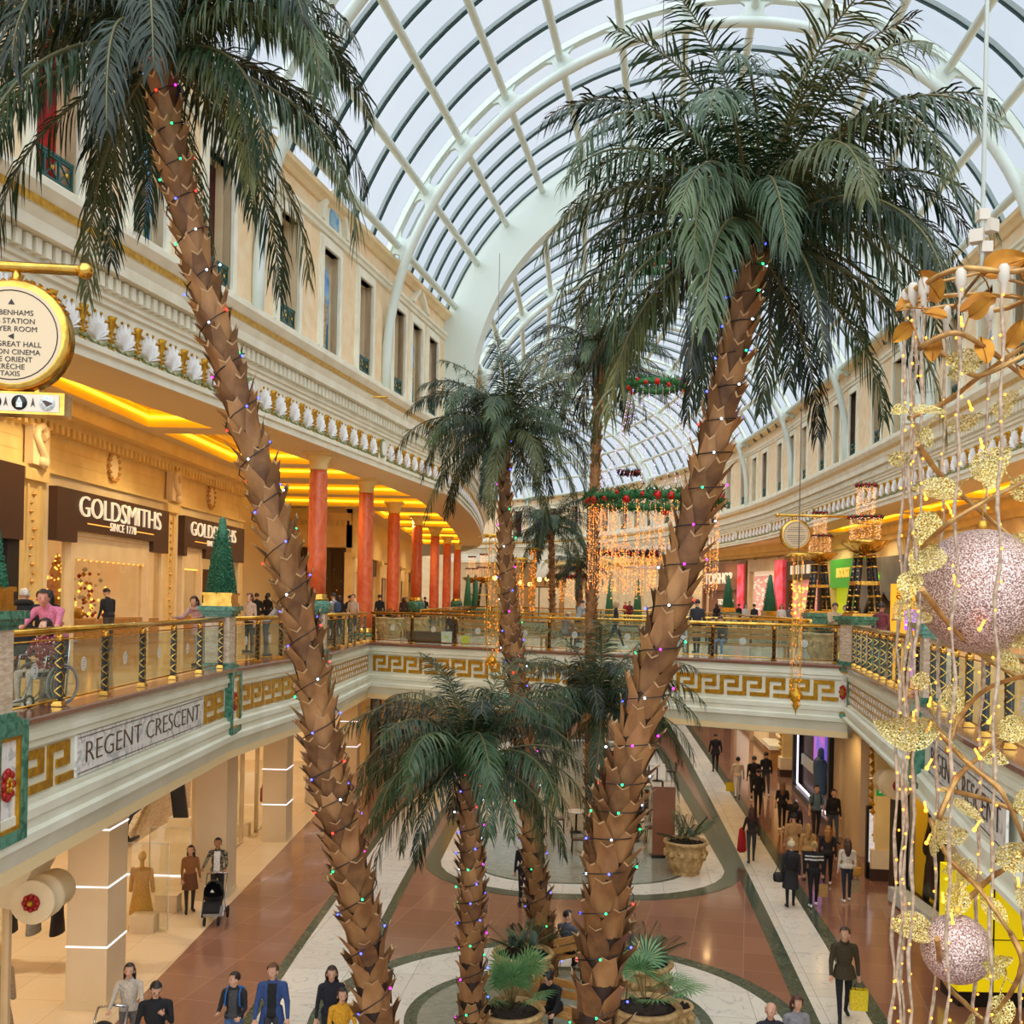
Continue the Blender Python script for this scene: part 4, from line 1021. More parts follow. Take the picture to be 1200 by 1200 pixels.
def jeweller(label, y0, y1, posts, cy, door, size):
    r = thing('shopfront', label, 'shopfront', tuple(WLp((y0+y1)/2, 0, FL)))
    b = MB(); wlbox(b, y0-.2, y1+.2, .0, .04, 10.87, 11.2); wlbox(b, y0-.2, y0, -.2, .06, FL, 10.9); wlbox(b, y1, y1+.2, -.2, .06, FL, 10.9); b.build('surround', ['cream'], r)
    b = MB(); wlbox(b, y0, y1, .02, .3, 9.75, 10.87); wlbox(b, y0, posts[0]-.05, .02, .3, 9.4, 9.75); wlbox(b, posts[1]+.05, y1, .02, .3, 9.4, 9.75); s = b.build('sign_board', ['brownsign'], r)
    up = Vector((0, 0, 1)); rt = Vector((.04, 1, 0)).normalized()
    text('GOLDSMITHS', WLp(cy, .33, 10.42), rt, up, size, 'whitesign', s, depth=.03, sx=1.18, name='shop_name', thin=-.014)
    text('SINCE 1778', WLp(cy, .32, 9.98), rt, up, size*.42, 'whitesign', s, depth=.015, name='date_line', thin=-.006, space=1.1)
    b = MB(); k = size*2.9
    for sg in (-1, 1): wlbox(b, cy+sg*k*.66-k*.33, cy+sg*k*.66+k*.33, .3, .315, 9.965, 9.995)
    b.build('gold_rule', ['orangeletter'], s)
    b = MB()
    for p in posts: wlbox(b, p-.14, p+.14, -.1, .16, FL, 9.75)
    wlbox(b, posts[0], posts[1], -.1, .16, 9.62, 9.75); wlbox(b, posts[0], posts[1], -.06, .1, 8.95, 9.62); b.build('window_frame', ['cream'], r)
    b = MB(); wlbox(b, y0, posts[0]-.14, -.02, .0, 7.2, 9.4); wlbox(b, posts[0]+.14, posts[1]-.14, -.02, .0, 7.25, 8.95); wlbox(b, posts[1]+.14, y1, -.02, 0, 7.2, 9.4); b.build('window_glass', ['shopglass'], r)
    b = MB(); wlbox(b, y0, y1, -2.6, -2.5, FL, 11.2); wlbox(b, y0-.2, y0-.1, -2.6, -.2, FL, 11.2); wlbox(b, y1+.1, y1+.2, -2.6, -.2, FL, 11.2); wlbox(b, y0, y1, -2.6, -.1, 9.9, 10.0); b.build('shop_interior', ['warmback'], r)
    b = MB(); wlbox(b, y0, posts[0]-.14, -.7, .02, FL, 7.15); wlbox(b, posts[0]+.14, posts[1]-.14, -.7, .05, FL, 7.2); wlbox(b, posts[1]+.14, y1, -.7, .02, FL, 7.15)
    for y in [posts[0]+.5+.55*i for i in range(int((posts[1]-posts[0]-.6)/.55))]: wlbox(b, y, y+.05, .05, .07, FL+.1, 7.15)
    b.build('wood_counter', ['wood'], r)
    b = MB()
    for i in range(40): b.octa(WLp(posts[0]+.2+(posts[1]-posts[0]-.4)*i/39, .05, 8.93+.03*(i % 3)), .03)
    b.build('light_garland', ['sparkle'], r)
    if door:
        b = MB(); wlbox(b, door[0], door[1], -.3, -.05, FL, 9.0); b.build('dark_door', ['brownsign'], r)
    return r
jeweller('Goldsmiths shopfront with large brown sign and tree display, left gallery', 28.9, 37.25, (30.2, 35.8), 33.3, None, .88)
jeweller('Goldsmiths shopfront with narrower brown sign, beside the slim topiary', 38.85, 46.3, (39.2, 41.2), 42.2, (41.9, 45.6), .78)
# gold christmas tree and stock in the first window
r = thing('christmas_tree', 'golden christmas tree standing inside the jeweller window', 'tree', tuple(WLp(32.4, -1.3, FL+.85)))
b = MB(); b.lathe([(.75, .0), (.72, .3), (.3, .34), (.55, .5), (.5, .75), (.22, .8), (.4, .95), (.34, 1.15), (.12, 1.2), (.24, 1.35), (.02, 1.95)], n=14); child('foliage', b, ['goldpaint'], r)
b = MB()
for i in range(90): z = RD.random()*1.9; a = RD.random()*6.28; q = .74*(1-z/2.0); b.octa((q*math.cos(a), q*math.sin(a), z), .045, RD.choice((0, 0, 0, 1)))
child('tree_lights', b, ['sparkle', 'rosered'], r)
b = MB(); b.box(-.5, .5, -.5, .5, -.85, 0); child('stand', b, ['wood'], r)
b = MB()
for i in range(160): b.octa(WLp(30.5+5.2*RD.random(), -.75-1.2*RD.random(), 7.25+1.5*RD.random()**2), .05+.04*RD.random(), RD.choice((0, 1, 2, 3)))
tag(b.build('ornament_display', ['sparkle', 'goldpaint', 'rosered', 'frost']), 'glittering ornaments filling the jeweller window behind glass', 'decoration', kind='stuff')
# dark shop at the very left
r = thing('shopfront', 'dark shopfront at the left edge beside the first jeweller', 'shopfront', tuple(WLp(22.6, 0, FL)))
b = MB(); wlbox(b, 18, 27.3, -.2, .2, 9.3, 11.2); b.build('sign_board', ['brownsign'], r)
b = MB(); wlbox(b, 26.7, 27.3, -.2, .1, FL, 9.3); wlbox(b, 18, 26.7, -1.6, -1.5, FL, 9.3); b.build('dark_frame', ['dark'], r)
b = MB()
for i in range(60): b.octa(WLp(19+7.5*RD.random(), -1.3, 7+2*RD.random()), .06)
b.build('lit_stock', ['sparkle'], r)
# ---- cross wall behind, with the sparkling window, and the long wall behind the columns
b = MB(); b.box(-17.4, -9.4, 62, 62.3, 10.9, 13.15); b.box(-17.4, -17.1, 47, 62, FL, 13.15); b.box(-9.7, -9.4, 62, 101, 10.6, 13.15); b.box(-17.4, -9.4, 61.9, 62.0, 12.45, 12.9); b.box(-17.4, -9.4, 100.8, 101, FL, 13.15)
for x in [-17.3+.3*i for i in range(27)]: b.box(x, x+.15, 61.75, 61.9, 12.2, 12.42)
for y in (62, 68.5, 75, 81.5, 88, 94.5, 100): b.box(-9.7, -9.25, y-.5, y+.5, FL, 10.6); b.box(-9.7, -9.1, y-.55, y+.55, 10.3, 10.6)
struct('wall_left_back', b, ['yellowwall'])
r = thing('shopfront', 'dark shop window with glittering chains behind the nearest red column', 'shopfront', (-13.4, 62, FL))
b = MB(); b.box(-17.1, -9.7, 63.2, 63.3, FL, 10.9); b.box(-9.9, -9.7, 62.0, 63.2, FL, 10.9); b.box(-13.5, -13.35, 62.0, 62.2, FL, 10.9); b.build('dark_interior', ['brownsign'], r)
b = MB(); b.box(-17.1, -9.9, 62.05, 62.07, FL, 10.9); b.build('window_glass', ['shopglass'], r)
b = MB()
for i in range(420): b.octa((-17+4.6*RD.random()*(1 if i % 5 else 1.5), 62.5+.5*RD.random(), FL+.6+2.8*RD.random()**.8), .02+.05*RD.random()**3, RD.choice((0, 1, 1, 1, 2)))
o = b.build('sparkling_chains', ['sparkle', 'frost', 'gilt'], r); o['kind'] = 'stuff'
for i, y in enumerate((63, 69.5, 76, 82.5, 89, 95.3)):
    r = thing('shopfront', f'{ORD[i]} shop behind the red columns counting from the camera', 'shopfront', (-9.6, y+2.4, FL), 0, 'shops behind the red columns')
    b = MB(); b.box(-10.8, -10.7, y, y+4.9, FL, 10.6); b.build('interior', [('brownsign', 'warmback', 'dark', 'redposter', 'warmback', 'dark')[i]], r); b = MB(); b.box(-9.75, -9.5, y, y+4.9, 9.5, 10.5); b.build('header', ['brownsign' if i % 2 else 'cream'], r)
    b = MB(); b.box(-9.7, -9.55, y, y+.2, FL, 9.5); b.box(-9.7, -9.55, y+4.7, y+4.9, FL, 9.5); b.build('door_frame', ['cream'], r)
# ---------------------------------------------------------------- upper right wall
def hit(P, px, py=690):
    u = (px-600+ (py-HY)*math.sin(ROLL))/F; best = None; n = 600
    prev = None
    for i in range(n+1):
        t = P.len*i/n; p = P.pos(t); v = p.x-u*p.y
        if prev is not None and prev*v <= 0: return t
        prev = v
    return P.len
b = MB(); b.sweep(WR.part(0, WR.len), -1, [(-.3, FL), (0, FL), (0, 13.15), (-.3, 13.15)]); w = struct('wall_right_shops', b, ['cream'])
b = MB(); b.sweep(WR.part(0, WR.len), -1, [(0, 12.2), (.3, 12.25), (.35, 12.5), (.6, 12.6), (.6, 13.15), (0, 13.15)]); b.build('cornice', ['yellowwall'], w)
b = MB()
for t in [8+5.2*i for i in range(int((WR.len-10)/5.2))]:
    f = frame(WR, t, -1); fbox(b, f, -.4, .4, 0, .18, FL, 12.2); fbox(b, f, -.5, .5, 0, .3, FL, 7)
b.build('pilasters', ['cream'], w)
def shopR(label, xl, xr, z1, head, front, inside, hz=1.3, draw=None, gap=.0):
    f, h = chord(WR, hit(WR, xr), hit(WR, xl), -1); z1 = z1
    r = thing('shopfront', label, 'shopfront', tuple(f @ Vector((0, 0, FL))))
    b = MB(); fbox(b, f, -h, h, .0, .5, z1-hz, z1); hd = b.build('header', [head], r)
    b = MB(); fbox(b, f, -h, -h+.35, 0, .5, FL, z1-hz); fbox(b, f, h-.35, h, 0, .5, FL, z1-hz); b.build('door_frame', [front], r)
    b = MB(); fbox(b, f, -h+.35, h-.35, .02, .12, FL, z1-hz); b.build('interior', [inside], r)
    if draw: draw(r, f, h, z1, hd)
    return r
def fline(f): return fdir(f, (-1, 0, 0)), Vector((0, 0, 1))
def d_top(r, f, h, z1, hd):
    rt, up = fline(f); text('TOPSHOP', f @ Vector((.2*h, .55, z1-1.55)), rt, up, 1.5, 'whitesign', hd, depth=.05, name='shop_name', sx=.95)
    text('TOPSHOP', f @ Vector((0, .2, FL+1.9)), rt, up, .8, 'whitesign', r, depth=.05, name='window_lettering')
    b = MB(); fbox(b, f, -h+.2, -h+1.6, .5, .6, FL+1, z1-.3); b.build('side_poster', ['redposter'], r)
shopR('brown shopfront lettered TOPSHOP on the right gallery', 829, 880, 12.0, 'brownfront', 'brownfront', 'brownfront', 2.6, d_top)
def d_pink(r, f, h, z1, hd):
    b = MB(); fbox(b, f, -h+.8, h-.8, .12, .2, FL+.8, z1-1.4); b.build('display', ['pinkdisp'], r)
    b = MB()
    for i in range(90): b.octa(f @ Vector((RD.uniform(-h+1, h-1), .28, RD.uniform(FL+1.2, z1-1.6))), .11)
    o = b.build('glitter', ['whitesign'], r); o['kind'] = 'stuff'
    b = MB(); fbox(b, f, -h-.2, -h+1.5, .4, .7, FL+.6, z1-.2); b.build('red_poster', ['redposter'], r)
shopR('pale shopfront with pink glittering window and tall red poster', 882, 926, 12.0, 'beigefront', 'beigefront', 'whiteback', 1.0, d_pink)
def d_dark(r, f, h, z1, hd):
    b = MB()
    for i in range(5): fbox(b, f, -h+.7+i*(2*h-1.2)/5, -h+.7+(i+.6)*(2*h-1.2)/5, .5, .56, z1-1.05, z1-.35)
    b.build('sign_letters', ['whitesign'], hd)['kind'] = 'stuff'
    b = MB()
    for i in range(90): b.octa(f @ Vector((RD.uniform(-h+.5, h-.5), .2, RD.uniform(FL+.5, z1-1.6))), .14, i % 2)
    o = b.build('window_lights', ['sparkle', 'pinkdisp'], r); o['kind'] = 'stuff'
shopR('shopfront with white letters and warm window lights behind the far bowl lamp', 929, 968, 11.6, 'brownsign', 'brownsign', 'pinkdisp', 1.5, d_dark)
def d_boost(r, f, h, z1, hd):
    rt, up = fline(f); text('BOOST', f @ Vector((0, .55, z1-1.0)), rt, up, .95, 'orangeletter', hd, depth=.04, name='shop_name', sx=.9)
    b = MB()
    for i in range(3): fbox(b, f, -h+.5+i*.55, -h+.85+i*.55, .12, .3, FL+.9, FL+2.4)
    b.build('menu_boards', ['boostgreen'], r)
shopR('green BOOST juice counter with lime interior on the right gallery', 981, 1014, 11.4, 'boostgreen', 'yellowwall', 'lime', 2.0, d_boost)
def d_sch(r, f, h, z1, hd):
    rt, up = fline(f); text('schuh', f @ Vector((h*.55, .56, z1-1.2)), rt, up, .62, 'greenlit', hd, depth=.04, name='shop_name')
    b = MB()
    for i in range(6): x = -h+i*h/3; b.prism([f @ Vector(p) for p in ((x, .5, z1-2.2), (x+h/3, .5, z1-2.2), (x+h/6+.2*(i % 2), .5, z1-2.8-.5*(i % 3)))], fdir(f, (0, .1, 0)))
    b.build('faceted_edge', ['greysign'], hd)
shopR('grey faceted schuh shopfront with dark entrance behind the bauble', 1016, 1130, 11.2, 'greysign', 'dark', 'brownsign', 2.2, d_sch)
shopR('cream shopfront far right behind the bauble strands', 1134, 1215, 11.2, 'cream', 'cream', 'warmback', 1.2)
f = frame(WR, hit(WR, 1062), -1); r = thing('poster', 'yellow lit SELL poster standing in the dark schuh entrance', 'poster', tuple(f @ Vector((0, 1.2, FL))))
p0 = at(1044, 738, 52); b = MB(); rt = Vector((1, 0, 0)); o = Vector((p0.x, 52, FL+.35)); b.obox(o, rt*1.9, (0, .15, 0), (0, 0, 2.5)); b.obox(o-Vector((0, 0, .35))+rt*.8, rt*.3, (0, .15, 0), (0, 0, .4)); b.build('board', ['posteryellow'], r)
text('SELL', o+rt*.72+Vector((0, -.03, 2.15)), rt, (0, 0, 1), .42, 'brownsign', r, sx=1.2); text('SO', o+rt*.6+Vector((0, -.03, 1.75)), rt, (0, 0, 1), .55, 'brownsign', r, sx=1.2)
b = MB(); b.obox(o+rt*.65+Vector((0, -.03, .25)), rt*1.0, (0, .03, 0), (0, 0, 1.0)); b.build('printed_picture', ['violet'], r)
r = thing('shop_sign', 'small orange lit clock tower sign at the far end of the hall', 'sign', (3, 120, FL))
# ---------------------------------------------------------------- far end of the hall: clock pavilion
b = MB(); c = Vector((3.1, 122, 11.6)); b.lathe([(.0, -.1), (1.0, -.1), (1.05, .1), (.9, .14), (0, .12)], c, 20, axis=(0, -1, 0)); b.build('clock_face', ['stone'], r)
b = MB(); b.prism([(1.2, 122.2, FL+3.2), (6.2, 122.2, FL+3.2), (6.2, 122.2, FL+4.2), (3.7, 122.2, FL+5.2), (1.2, 122.2, FL+4.2)], (0, .6, 0)); b.box(1.4, 2.0, 122.2, 122.8, FL, FL+3.2); b.box(5.4, 6.0, 122.2, 122.8, FL, FL+3.2); b.build('clock_gable', ['wood'], r)
r['label'] = 'wooden clock gable at the far end of the upper hall'; r['category'] = 'clock'; r.name = 'clock_pavilion'
# ================================================================ ground floor, left
M['colstone'] = pmat('beige column cladding', (224, 202, 164), .4, col2=(216, 192, 150), scale=.8)
def led_column(label, x, y, w=.78, d=1.0, led=True, top=4.3):
    r = thing('column', label, 'column', (x, y, 0), 0, 'beige clad ground floor columns')
    b = MB(); b.box(-w/2, w/2, -d/2, d/2, 0.0, top); b.box(-w/2-.02, w/2+.02, -d/2-.02, d/2+.02, 0, .16); child('cladding', b, ['colstone'], r)
    if led:
        for z in (1.2, 2.35, 3.45): b = MB(); b.box(-w/2-.012, w/2+.012, -d/2-.012, d/2+.012, z, z+.024); child('light_line', b, ['ledwhite'], r)
    return r
led_column('beige column with three light lines at the lower left, nearest the camera', -8.0, 20.9)
led_column('plain beige column behind the couple with the pushchair', -7.75, 28.4, .82, 1.1, False)
led_column('beige column with light lines beyond the couple, lower left', -7.6, 35.2)
led_column('beige column with light lines just left of the leaning trunk, far lower left', -7.5, 42.0)
led_column('farthest lit beige column near the bridge corner, lower left', -7.3, 49.0)
b = MB(); b.box(-18, -17.8, 3, 52, 0, 4.3); b.box(-18, -7.4, 51.9, 52.1, 0, 4.3); struct('wall_shop_back', b, ['warmback'])
# glazing of the big shop between the columns
def glass_run(label, y0, y1, x, door=None):
    r = thing('shop_window', label, 'shopfront', (x, (y0+y1)/2, 0))
    b = MB(); b.box(x-.01, x+.01, y0, y1, .05, 4.2); b.build('glass_sheet', ['shopglass'], r)
    b = MB(); b.box(x-.06, x+.06, y0, y0+.1, 0, 4.28); b.box(x-.06, x+.06, y1-.1, y1, 0, 4.28); b.box(x-.05, x+.05, y0, y1, 4.15, 4.28); b.box(x-.04, x+.04, y0, y1, 0, .05); b.build('slim_frame', ['beigefront'], r); return r
glass_run('frameless glass shop window at the lower left corner', 13.0, 17.6, -8.2)
glass_run('glass shop window beyond the plain beige column', 29.2, 34.5, -8.6)
glass_run('glass shop window between the two far lit columns', 36.0, 41.3, -8.5)
for i, (px, py, l) in enumerate(((169, 1092, 'front glass entrance panel on a beige foot block, near the lit column'), (197, 1067, 'second glass entrance panel on a beige foot block, near the woman in brown'), (300, 980, 'glass entrance panel with foot block beyond the plain column'))):
    p = on(px, py); r = thing('glass_barrier', l, 'barrier', (p.x-(.5 if i == 2 else 0), p.y, .005), 0, 'glass entrance panels on foot blocks')
    b = MB(); b.box(-.28, .28, -.2, .2, 0, .42); child('foot_block', b, ['beigefront'], r); b = MB(); b.box(-.5, .55, -.012, .012, .0, 2.1); child('glass_sheet', b, ['shopglass'], r)
    b = MB(); b.tube([(-.5, 0, .05), (-.5, 0, 2.1), (.55, 0, 2.1), (.55, 0, .05)], .012, 5); child('edge_trim', b, ['steel'], r)
# lit floor line and escalator end inside
r = thing('escalator', 'escalator landing with black looped handrails inside the left shop', 'escalator', (-12.5, 33, 0))
b = MB(); b.prism([(-13.6, 34.2, 0), (-13.6, 40, 0), (-13.6, 40, 3.6), (-13.6, 34.2, .35)], (1.7, 0, 0)); b.build('truss', ['beigemarble'], r)
for x in (-13.6, -11.9):
    b = MB(); b.tube([(x, 40, 4.3), (x, 34.5, 1.05), (x, 33.8, .98), (x, 33.35, .75), (x, 33.3, .45), (x, 33.6, .2), (x, 34.4, .15)], .06, 7); b.build('handrail', ['blackcloth'], r)
    b = MB(); b.prism([(x-.01, 40, 3.5), (x-.01, 40, 4.2), (x-.01, 34.5, .98), (x-.01, 33.8, .9), (x-.01, 33.45, .6), (x-.01, 33.8, .2), (x-.01, 34.5, .2)], (.02, 0, 0)); b.build('glass_side', ['shopglass'], r)
p = on(228, 983); r = thing('advert_board', 'slim black leaning advertising board inside the left shop', 'board', (-11.3, 36.6, 0))
b = MB(); b.beam((-11.2, 36.6, .3), (-11.5, 36.6, 2.5), .5, .12, (0, 1, 0)); b.build('panel', ['black'], r); b = MB(); b.box(-11.42, -11.2, 36.5, 36.54, 1.6, 1.75); b.build('white_print', ['frost'], r); b = MB(); b.box(-11.6, -10.8, 36.4, 36.9, 0, .34); b.build('stand', ['colstone'], r)
b = MB(); b.beam((-15, 30.5, .02), (-9.2, 30.2, .02), .05, .03); tag(b.build('floor_light_line', ['ledwhite']), 'white light line running across the shop floor', 'light')
# mannequins and hanging clothes in the shop windows
def mannequin(label, x, y, rz, col, hd=(226, 178, 96)):
    r = thing('mannequin', label, 'mannequin', (x, y, .02), rz, 'shop mannequins'); b = MB()
    b.lathe([(.0, 1.45), (.06, 1.42), (.2, 1.38), (.22, 1.25), (.17, 1.05), (.19, .9), (.27, .5), (.30, .28), (.0, .27)], n=14, sy=.65)
    for s in (-1, 1): capsule(b, (s*.21, 0, 1.36), (s*.27, .02, .85), .06, .05)
    child('dress', b, [cloth(col, 'd')], r); b = MB(); capsule(b, (0, 0, 1.42), (0, 0, 1.56), .05, .05); b.ball((0, 0, 1.68), .11, 12, 8, 0, (.9, 1, 1.2)); 
    for s in (-1, 1): capsule(b, (s*.08, 0, .3), (s*.08, 0, .05), .05, .04)
    child('figure', b, [pmat('mannequin skin', hd, .4)], r); b = MB(); b.lathe([(.28, 0), (.28, .03), (.02, .05)], n=14); child('base', b, ['chrome'], r); return r
mannequin('golden headed mannequin in a long beige coat, lower left corner window', -8.85, 18.6, .4, (176, 150, 116))
mannequin('mannequin in an ochre gown just behind the near lit column', -8.75, 25.6, 0, (206, 150, 50))
r = thing('clothes_rail', 'rail of grey and dark clothes in the lower left shop window', 'clothes rail', (-10, 22.5, 0)); b = MB()
b.tube([(-11.2, 22.5, 0), (-11.2, 22.5, 1.9), (-8.7, 22.5, 1.9), (-8.7, 22.5, 0)], .025, 6); b.build('frame', ['black'], r)
for i, c in enumerate(((150, 146, 140), (60, 56, 52), (170, 166, 158), (40, 34, 34), (128, 122, 116))):
    b = MB(); b.lathe([(.04, 1.85), (.22, 1.72), (.24, 1.2), (.3, .8)], (-10.95+.5*i, 22.5, 0), 10, sx=.4); b.build('garment', [cloth(c, 'gar')], r)
r = thing('clothes_rail', 'rack of pale clothes seen past the plain beige column', 'clothes rail', (-10, 36.5, 0)); b = MB(); b.tube([(-10.6, 36, 0), (-10.6, 36, 1.6), (-9.5, 36, 1.6), (-9.5, 36, 0)], .03, 6); b.build('frame', ['black'], r)
for i in range(5): b = MB(); b.lathe([(.04, 1.6), (.22, 1.5), (.24, 1.0), (.28, .7)], (-10.5+.22*i, 36, 0), 8, sx=.35); b.build('garment', [cloth((200-20*i, 196-20*i, 190-20*i), 'gar2')], r)
p = on(313, 970); r = thing('fire_extinguisher', 'small red fire extinguisher on a post in the left shop', 'extinguisher', (p.x-.3, p.y+.5, .8)); b = MB(); b.lathe([(.07, 0), (.08, .05), (.08, .45), (.03, .52), (.03, .6)], n=10); child('cylinder', b, ['rosered'], r); b = MB(); b.lathe([(.015, -.8), (.015, .1)], (0, .1, 0), 6); child('post', b, ['chrome'], r)
# rose brackets under the balconies
def bracket(label, p, side, r_=.36, L=.9):
    r = thing('scroll_bracket', label, 'bracket', tuple(p), 0, 'scroll brackets with red roses under the balconies'); b = MB()
    b.lathe([(r_*.98, 0), (r_, .06), (r_*.92, .1), (r_*.92, .3), (r_, .34), (r_, .42), (r_*.9, .46), (r_*.9, L)], n=24, axis=(0, 1, 0)); b.prism([(-side*.1, .02, r_*.9), (-side*.1, .02, -r_*.5), (-side*1.3, .02, .1), (-side*1.5, .02, r_*1.5), (0, .02, r_*1.5)], (0, L-.05, 0)); child('scroll', b, ['cream'], r)
    b = MB(); b.lathe([(.02, 0), (.13, 0), (.13, .03), (.02, .03)], (0, -.03, 0), 16, axis=(0, 1, 0))
    e = MB()
    for j in range(8): a = 2*PI*j/8; b.ball((.1*math.cos(a), -.03, .1*math.sin(a)), .045, 6, 4)
    b.ball((0, -.05, 0), .05, 8, 5, 1); child('rose_emblem', b, ['rosered', 'goldpaint'], r); return r
bracket('pale scroll bracket with red rose at the lower left window', at(37, 1058, 16.2), 1, .34)
bracket('pale scroll bracket with red rose by the green exit sign', at(1052, 921, 26.6), -1)
bracket('pale scroll bracket with red rose above the yellow panel, lower right', at(1149, 1014, 20.6), -1)
# ================================================================ ground floor, right
b = MB(); b.sweep(GR.part(0, GR.len), -1, [(-.3, 0), (0, 0), (0, 4.3), (-.3, 4.3)]); struct('wall_ground_right', b, ['beigefront'])
def gf(px): return frame(GR, hit(GR, px, 950), -1)
def pilaster(label, px, w=.62, gold=True):
    f = gf(px); r = thing('pilaster', label, 'pilaster', tuple(f @ Vector((0, 0, 0))), 0, 'cream pilasters along the right shops'); b = MB()
    fbox(b, f, -w/2, w/2, 0, .42, .9, 4.3); fbox(b, f, -w/2+.08, w/2-.08, .42, .47, 1.1, 4.1); b.build('shaft', ['yellowwall'], r); b = MB(); fbox(b, f, -w/2-.08, w/2+.08, 0, .55, .35, .9); b.build('base', ['cream'], r); b = MB(); fbox(b, f, -w/2-.09, w/2+.09, 0, .56, 0, .35); b.build('plinth', ['brownsign'], r)
    if gold:
        b = MB()
        for i in range(12): b.octa(f @ Vector((.08*math.sin(i*1.4), .48, 1.3+.23*i)), .13)
        b.build('gilt_ornament', ['goldpaint'], r)
pilaster('cream and gold pilaster with square base under the exit sign', 1043, .42); pilaster('cream and gold pilaster left of the lit shop window, under the bridge', 926)
# lit window display under the bridge
f, h = chord(GR, hit(GR, 986, 950), hit(GR, 942, 950), -1); r = thing('shop_window', 'dark framed shop window with colourful lit screen under the bridge', 'shop window', tuple(f @ Vector((0, 0, 0))))
b = MB(); fbox(b, f, -h, h, .0, .1, .25, 4.1); b.build('dark_backing', ['brownsign'], r); b = MB(); fbox(b, f, -h, h, 0, .5, 0, .25); fbox(b, f, -h-.2, -h+.15, 0, .5, 0, 4.25); fbox(b, f, h-.1, h+.2, 0, .5, 0, 4.25); fbox(b, f, -h, h, 0, .5, 4.1, 4.25); b.build('black_frame', ['black'], r)
b = MB(); fbox(b, f, h-.25, h-.18, .3, .36, .3, 4.05); fbox(b, f, -h+.2, h-.2, .3, .36, .3, .36); b.build('light_line', ['ledwhite'], r)
M['screen'] = pmat('colourful lit screen', (60, 90, 230), .4, col2=(240, 110, 190), scale=1.3, emit=(90, 110, 235), es=.55); b = MB(); fbox(b, f, -h*.5, h*.1, .15, .25, 1.6, 4.0); b.build('screen', ['screen'], r)
b = MB()
for z in (1.2, 2.9): fbox(b, f, h*.15, h-.4, .12, .2, z, z+.45)
b.build('pale_bands', ['frost'], r)
b = MB()
capsule(b, f @ Vector((-h*.45, .35, 1.0)), f @ Vector((-h*.45, .35, 2.0)), .25, .3); capsule(b, f @ Vector((-h*.45, .35, 2.3)), f @ Vector((-h*.45, .35, 2.5)), .14, .12); b.build('display_figure', [cloth((90, 120, 160), 'fig')], r)
b = MB(); fbox(b, f, -h+.2, -h*.65, .12, .2, .6, 4.05); b.build('white_panel', ['whiteback'], r)
f = gf(1026); r = thing('info_totem', 'black framed information totem with a white list by the pilaster', 'display', tuple(f @ Vector((0, 1., 0)))); p = at(1025, 960, 31.5)
b = MB(); b.box(p.x-.22, p.x+.2, 31.5, 31.64, 0.02, 2.15); b.build('casing', ['black'], r); b = MB(); b.box(p.x-.16, p.x+.14, 31.485, 31.5, .5, 2.05); b.build('screen', [pmat('white lit list', (226, 222, 222), .4, col2=(170, 160, 165), scale=9, stretch=(1, 1, 6), emit=(230, 226, 230), es=.5)], r)
f, h = chord(GR, hit(GR, 1017, 950), hit(GR, 988, 950), -1); b = MB(); fbox(b, f, -h, h*.4, 0, .25, 0, 4.3); fbox(b, f, h*.45, h, 0, .35, 0, 4.3); struct('wall_panel_right', b, ['colstone'])
# exit sign
r = thing('exit_sign', 'green hanging exit sign with running figure and arrow', 'sign', tuple(at(1044, 926, 27.8))); c = at(1044, 926, 27.8)
b = MB(); b.obox(c+Vector((-.36, 0, -.16)), (.8, 0, 0), (0, .06, 0), (0, 0, .30)); b.build('green_box', [pmat('exit green', (10, 130, 60), .4, emit=(10, 140, 60), es=.5)], r)
b = MB(); y = c.y-.01
for q in (((-.27, .09), (-.27, .06)),): pass
for p0, p1, w in (((-.2, .04), (-.23, -.03), .05), ((-.23, -.03), (-.17, -.1), .03), ((-.23, -.03), (-.3, -.06), .03), ((-.2, .04), (-.13, .0), .025), ((-.21, .04), (-.28, .0), .025), ((.08, 0), (.3, 0), .035), ((.08, 0), (.16, .07), .035), ((.08, 0), (.16, -.07), .035)): b.beam((c.x+p0[0], y, c.z+p0[1]), (c.x+p1[0], y, c.z+p1[1]), w, .012, (0, 1, 0))
b.ball((c.x-.18, y, c.z+.09), .028, 8, 5); b.build('pictogram', ['whitesign'], r); b = MB(); b.box(c.x-.6, c.x-.1, c.y, c.y+.04, c.z+.26, c.z+.3); b.box(c.x-.02, c.x+.02, c.y, c.y+.03, c.z+.1, 4.3); b.build('bracket_bar', ['wood'], r)
# dark framed poster window and the yellow panel, lower right
def grx(y): return GR.pos(GR.at_y(y)).x
r = thing('shop_window', 'dark shop window with a yellow and black figure poster, lower right', 'shop window', (grx(26.5), 26.5, 0)); f, h = chord(GR, GR.at_y(23.6), GR.at_y(29.6), -1)
b = MB(); fbox(b, f, -h, h, 0, .45, 0, .4); fbox(b, f, h-.35, h, 0, .5, 0, 4.28); fbox(b, f, -h, -h+.1, 0, .5, 0, 4.28); fbox(b, f, -h, h, 0, .5, 4.0, 4.28); b.build('black_frame', ['black'], r)
b = MB(); fbox(b, f, h*.72, h-.35, .02, .1, .4, 4.0); b.build('grey_pane', ['grey'], r); b = MB(); fbox(b, f, -h+.1, h*.72, .02, .12, .4, 4.0); pp = b.build('poster_ground', [pmat('ochre poster ground', (214, 170, 20), .5)], r)
b = MB()   # printed figure in black
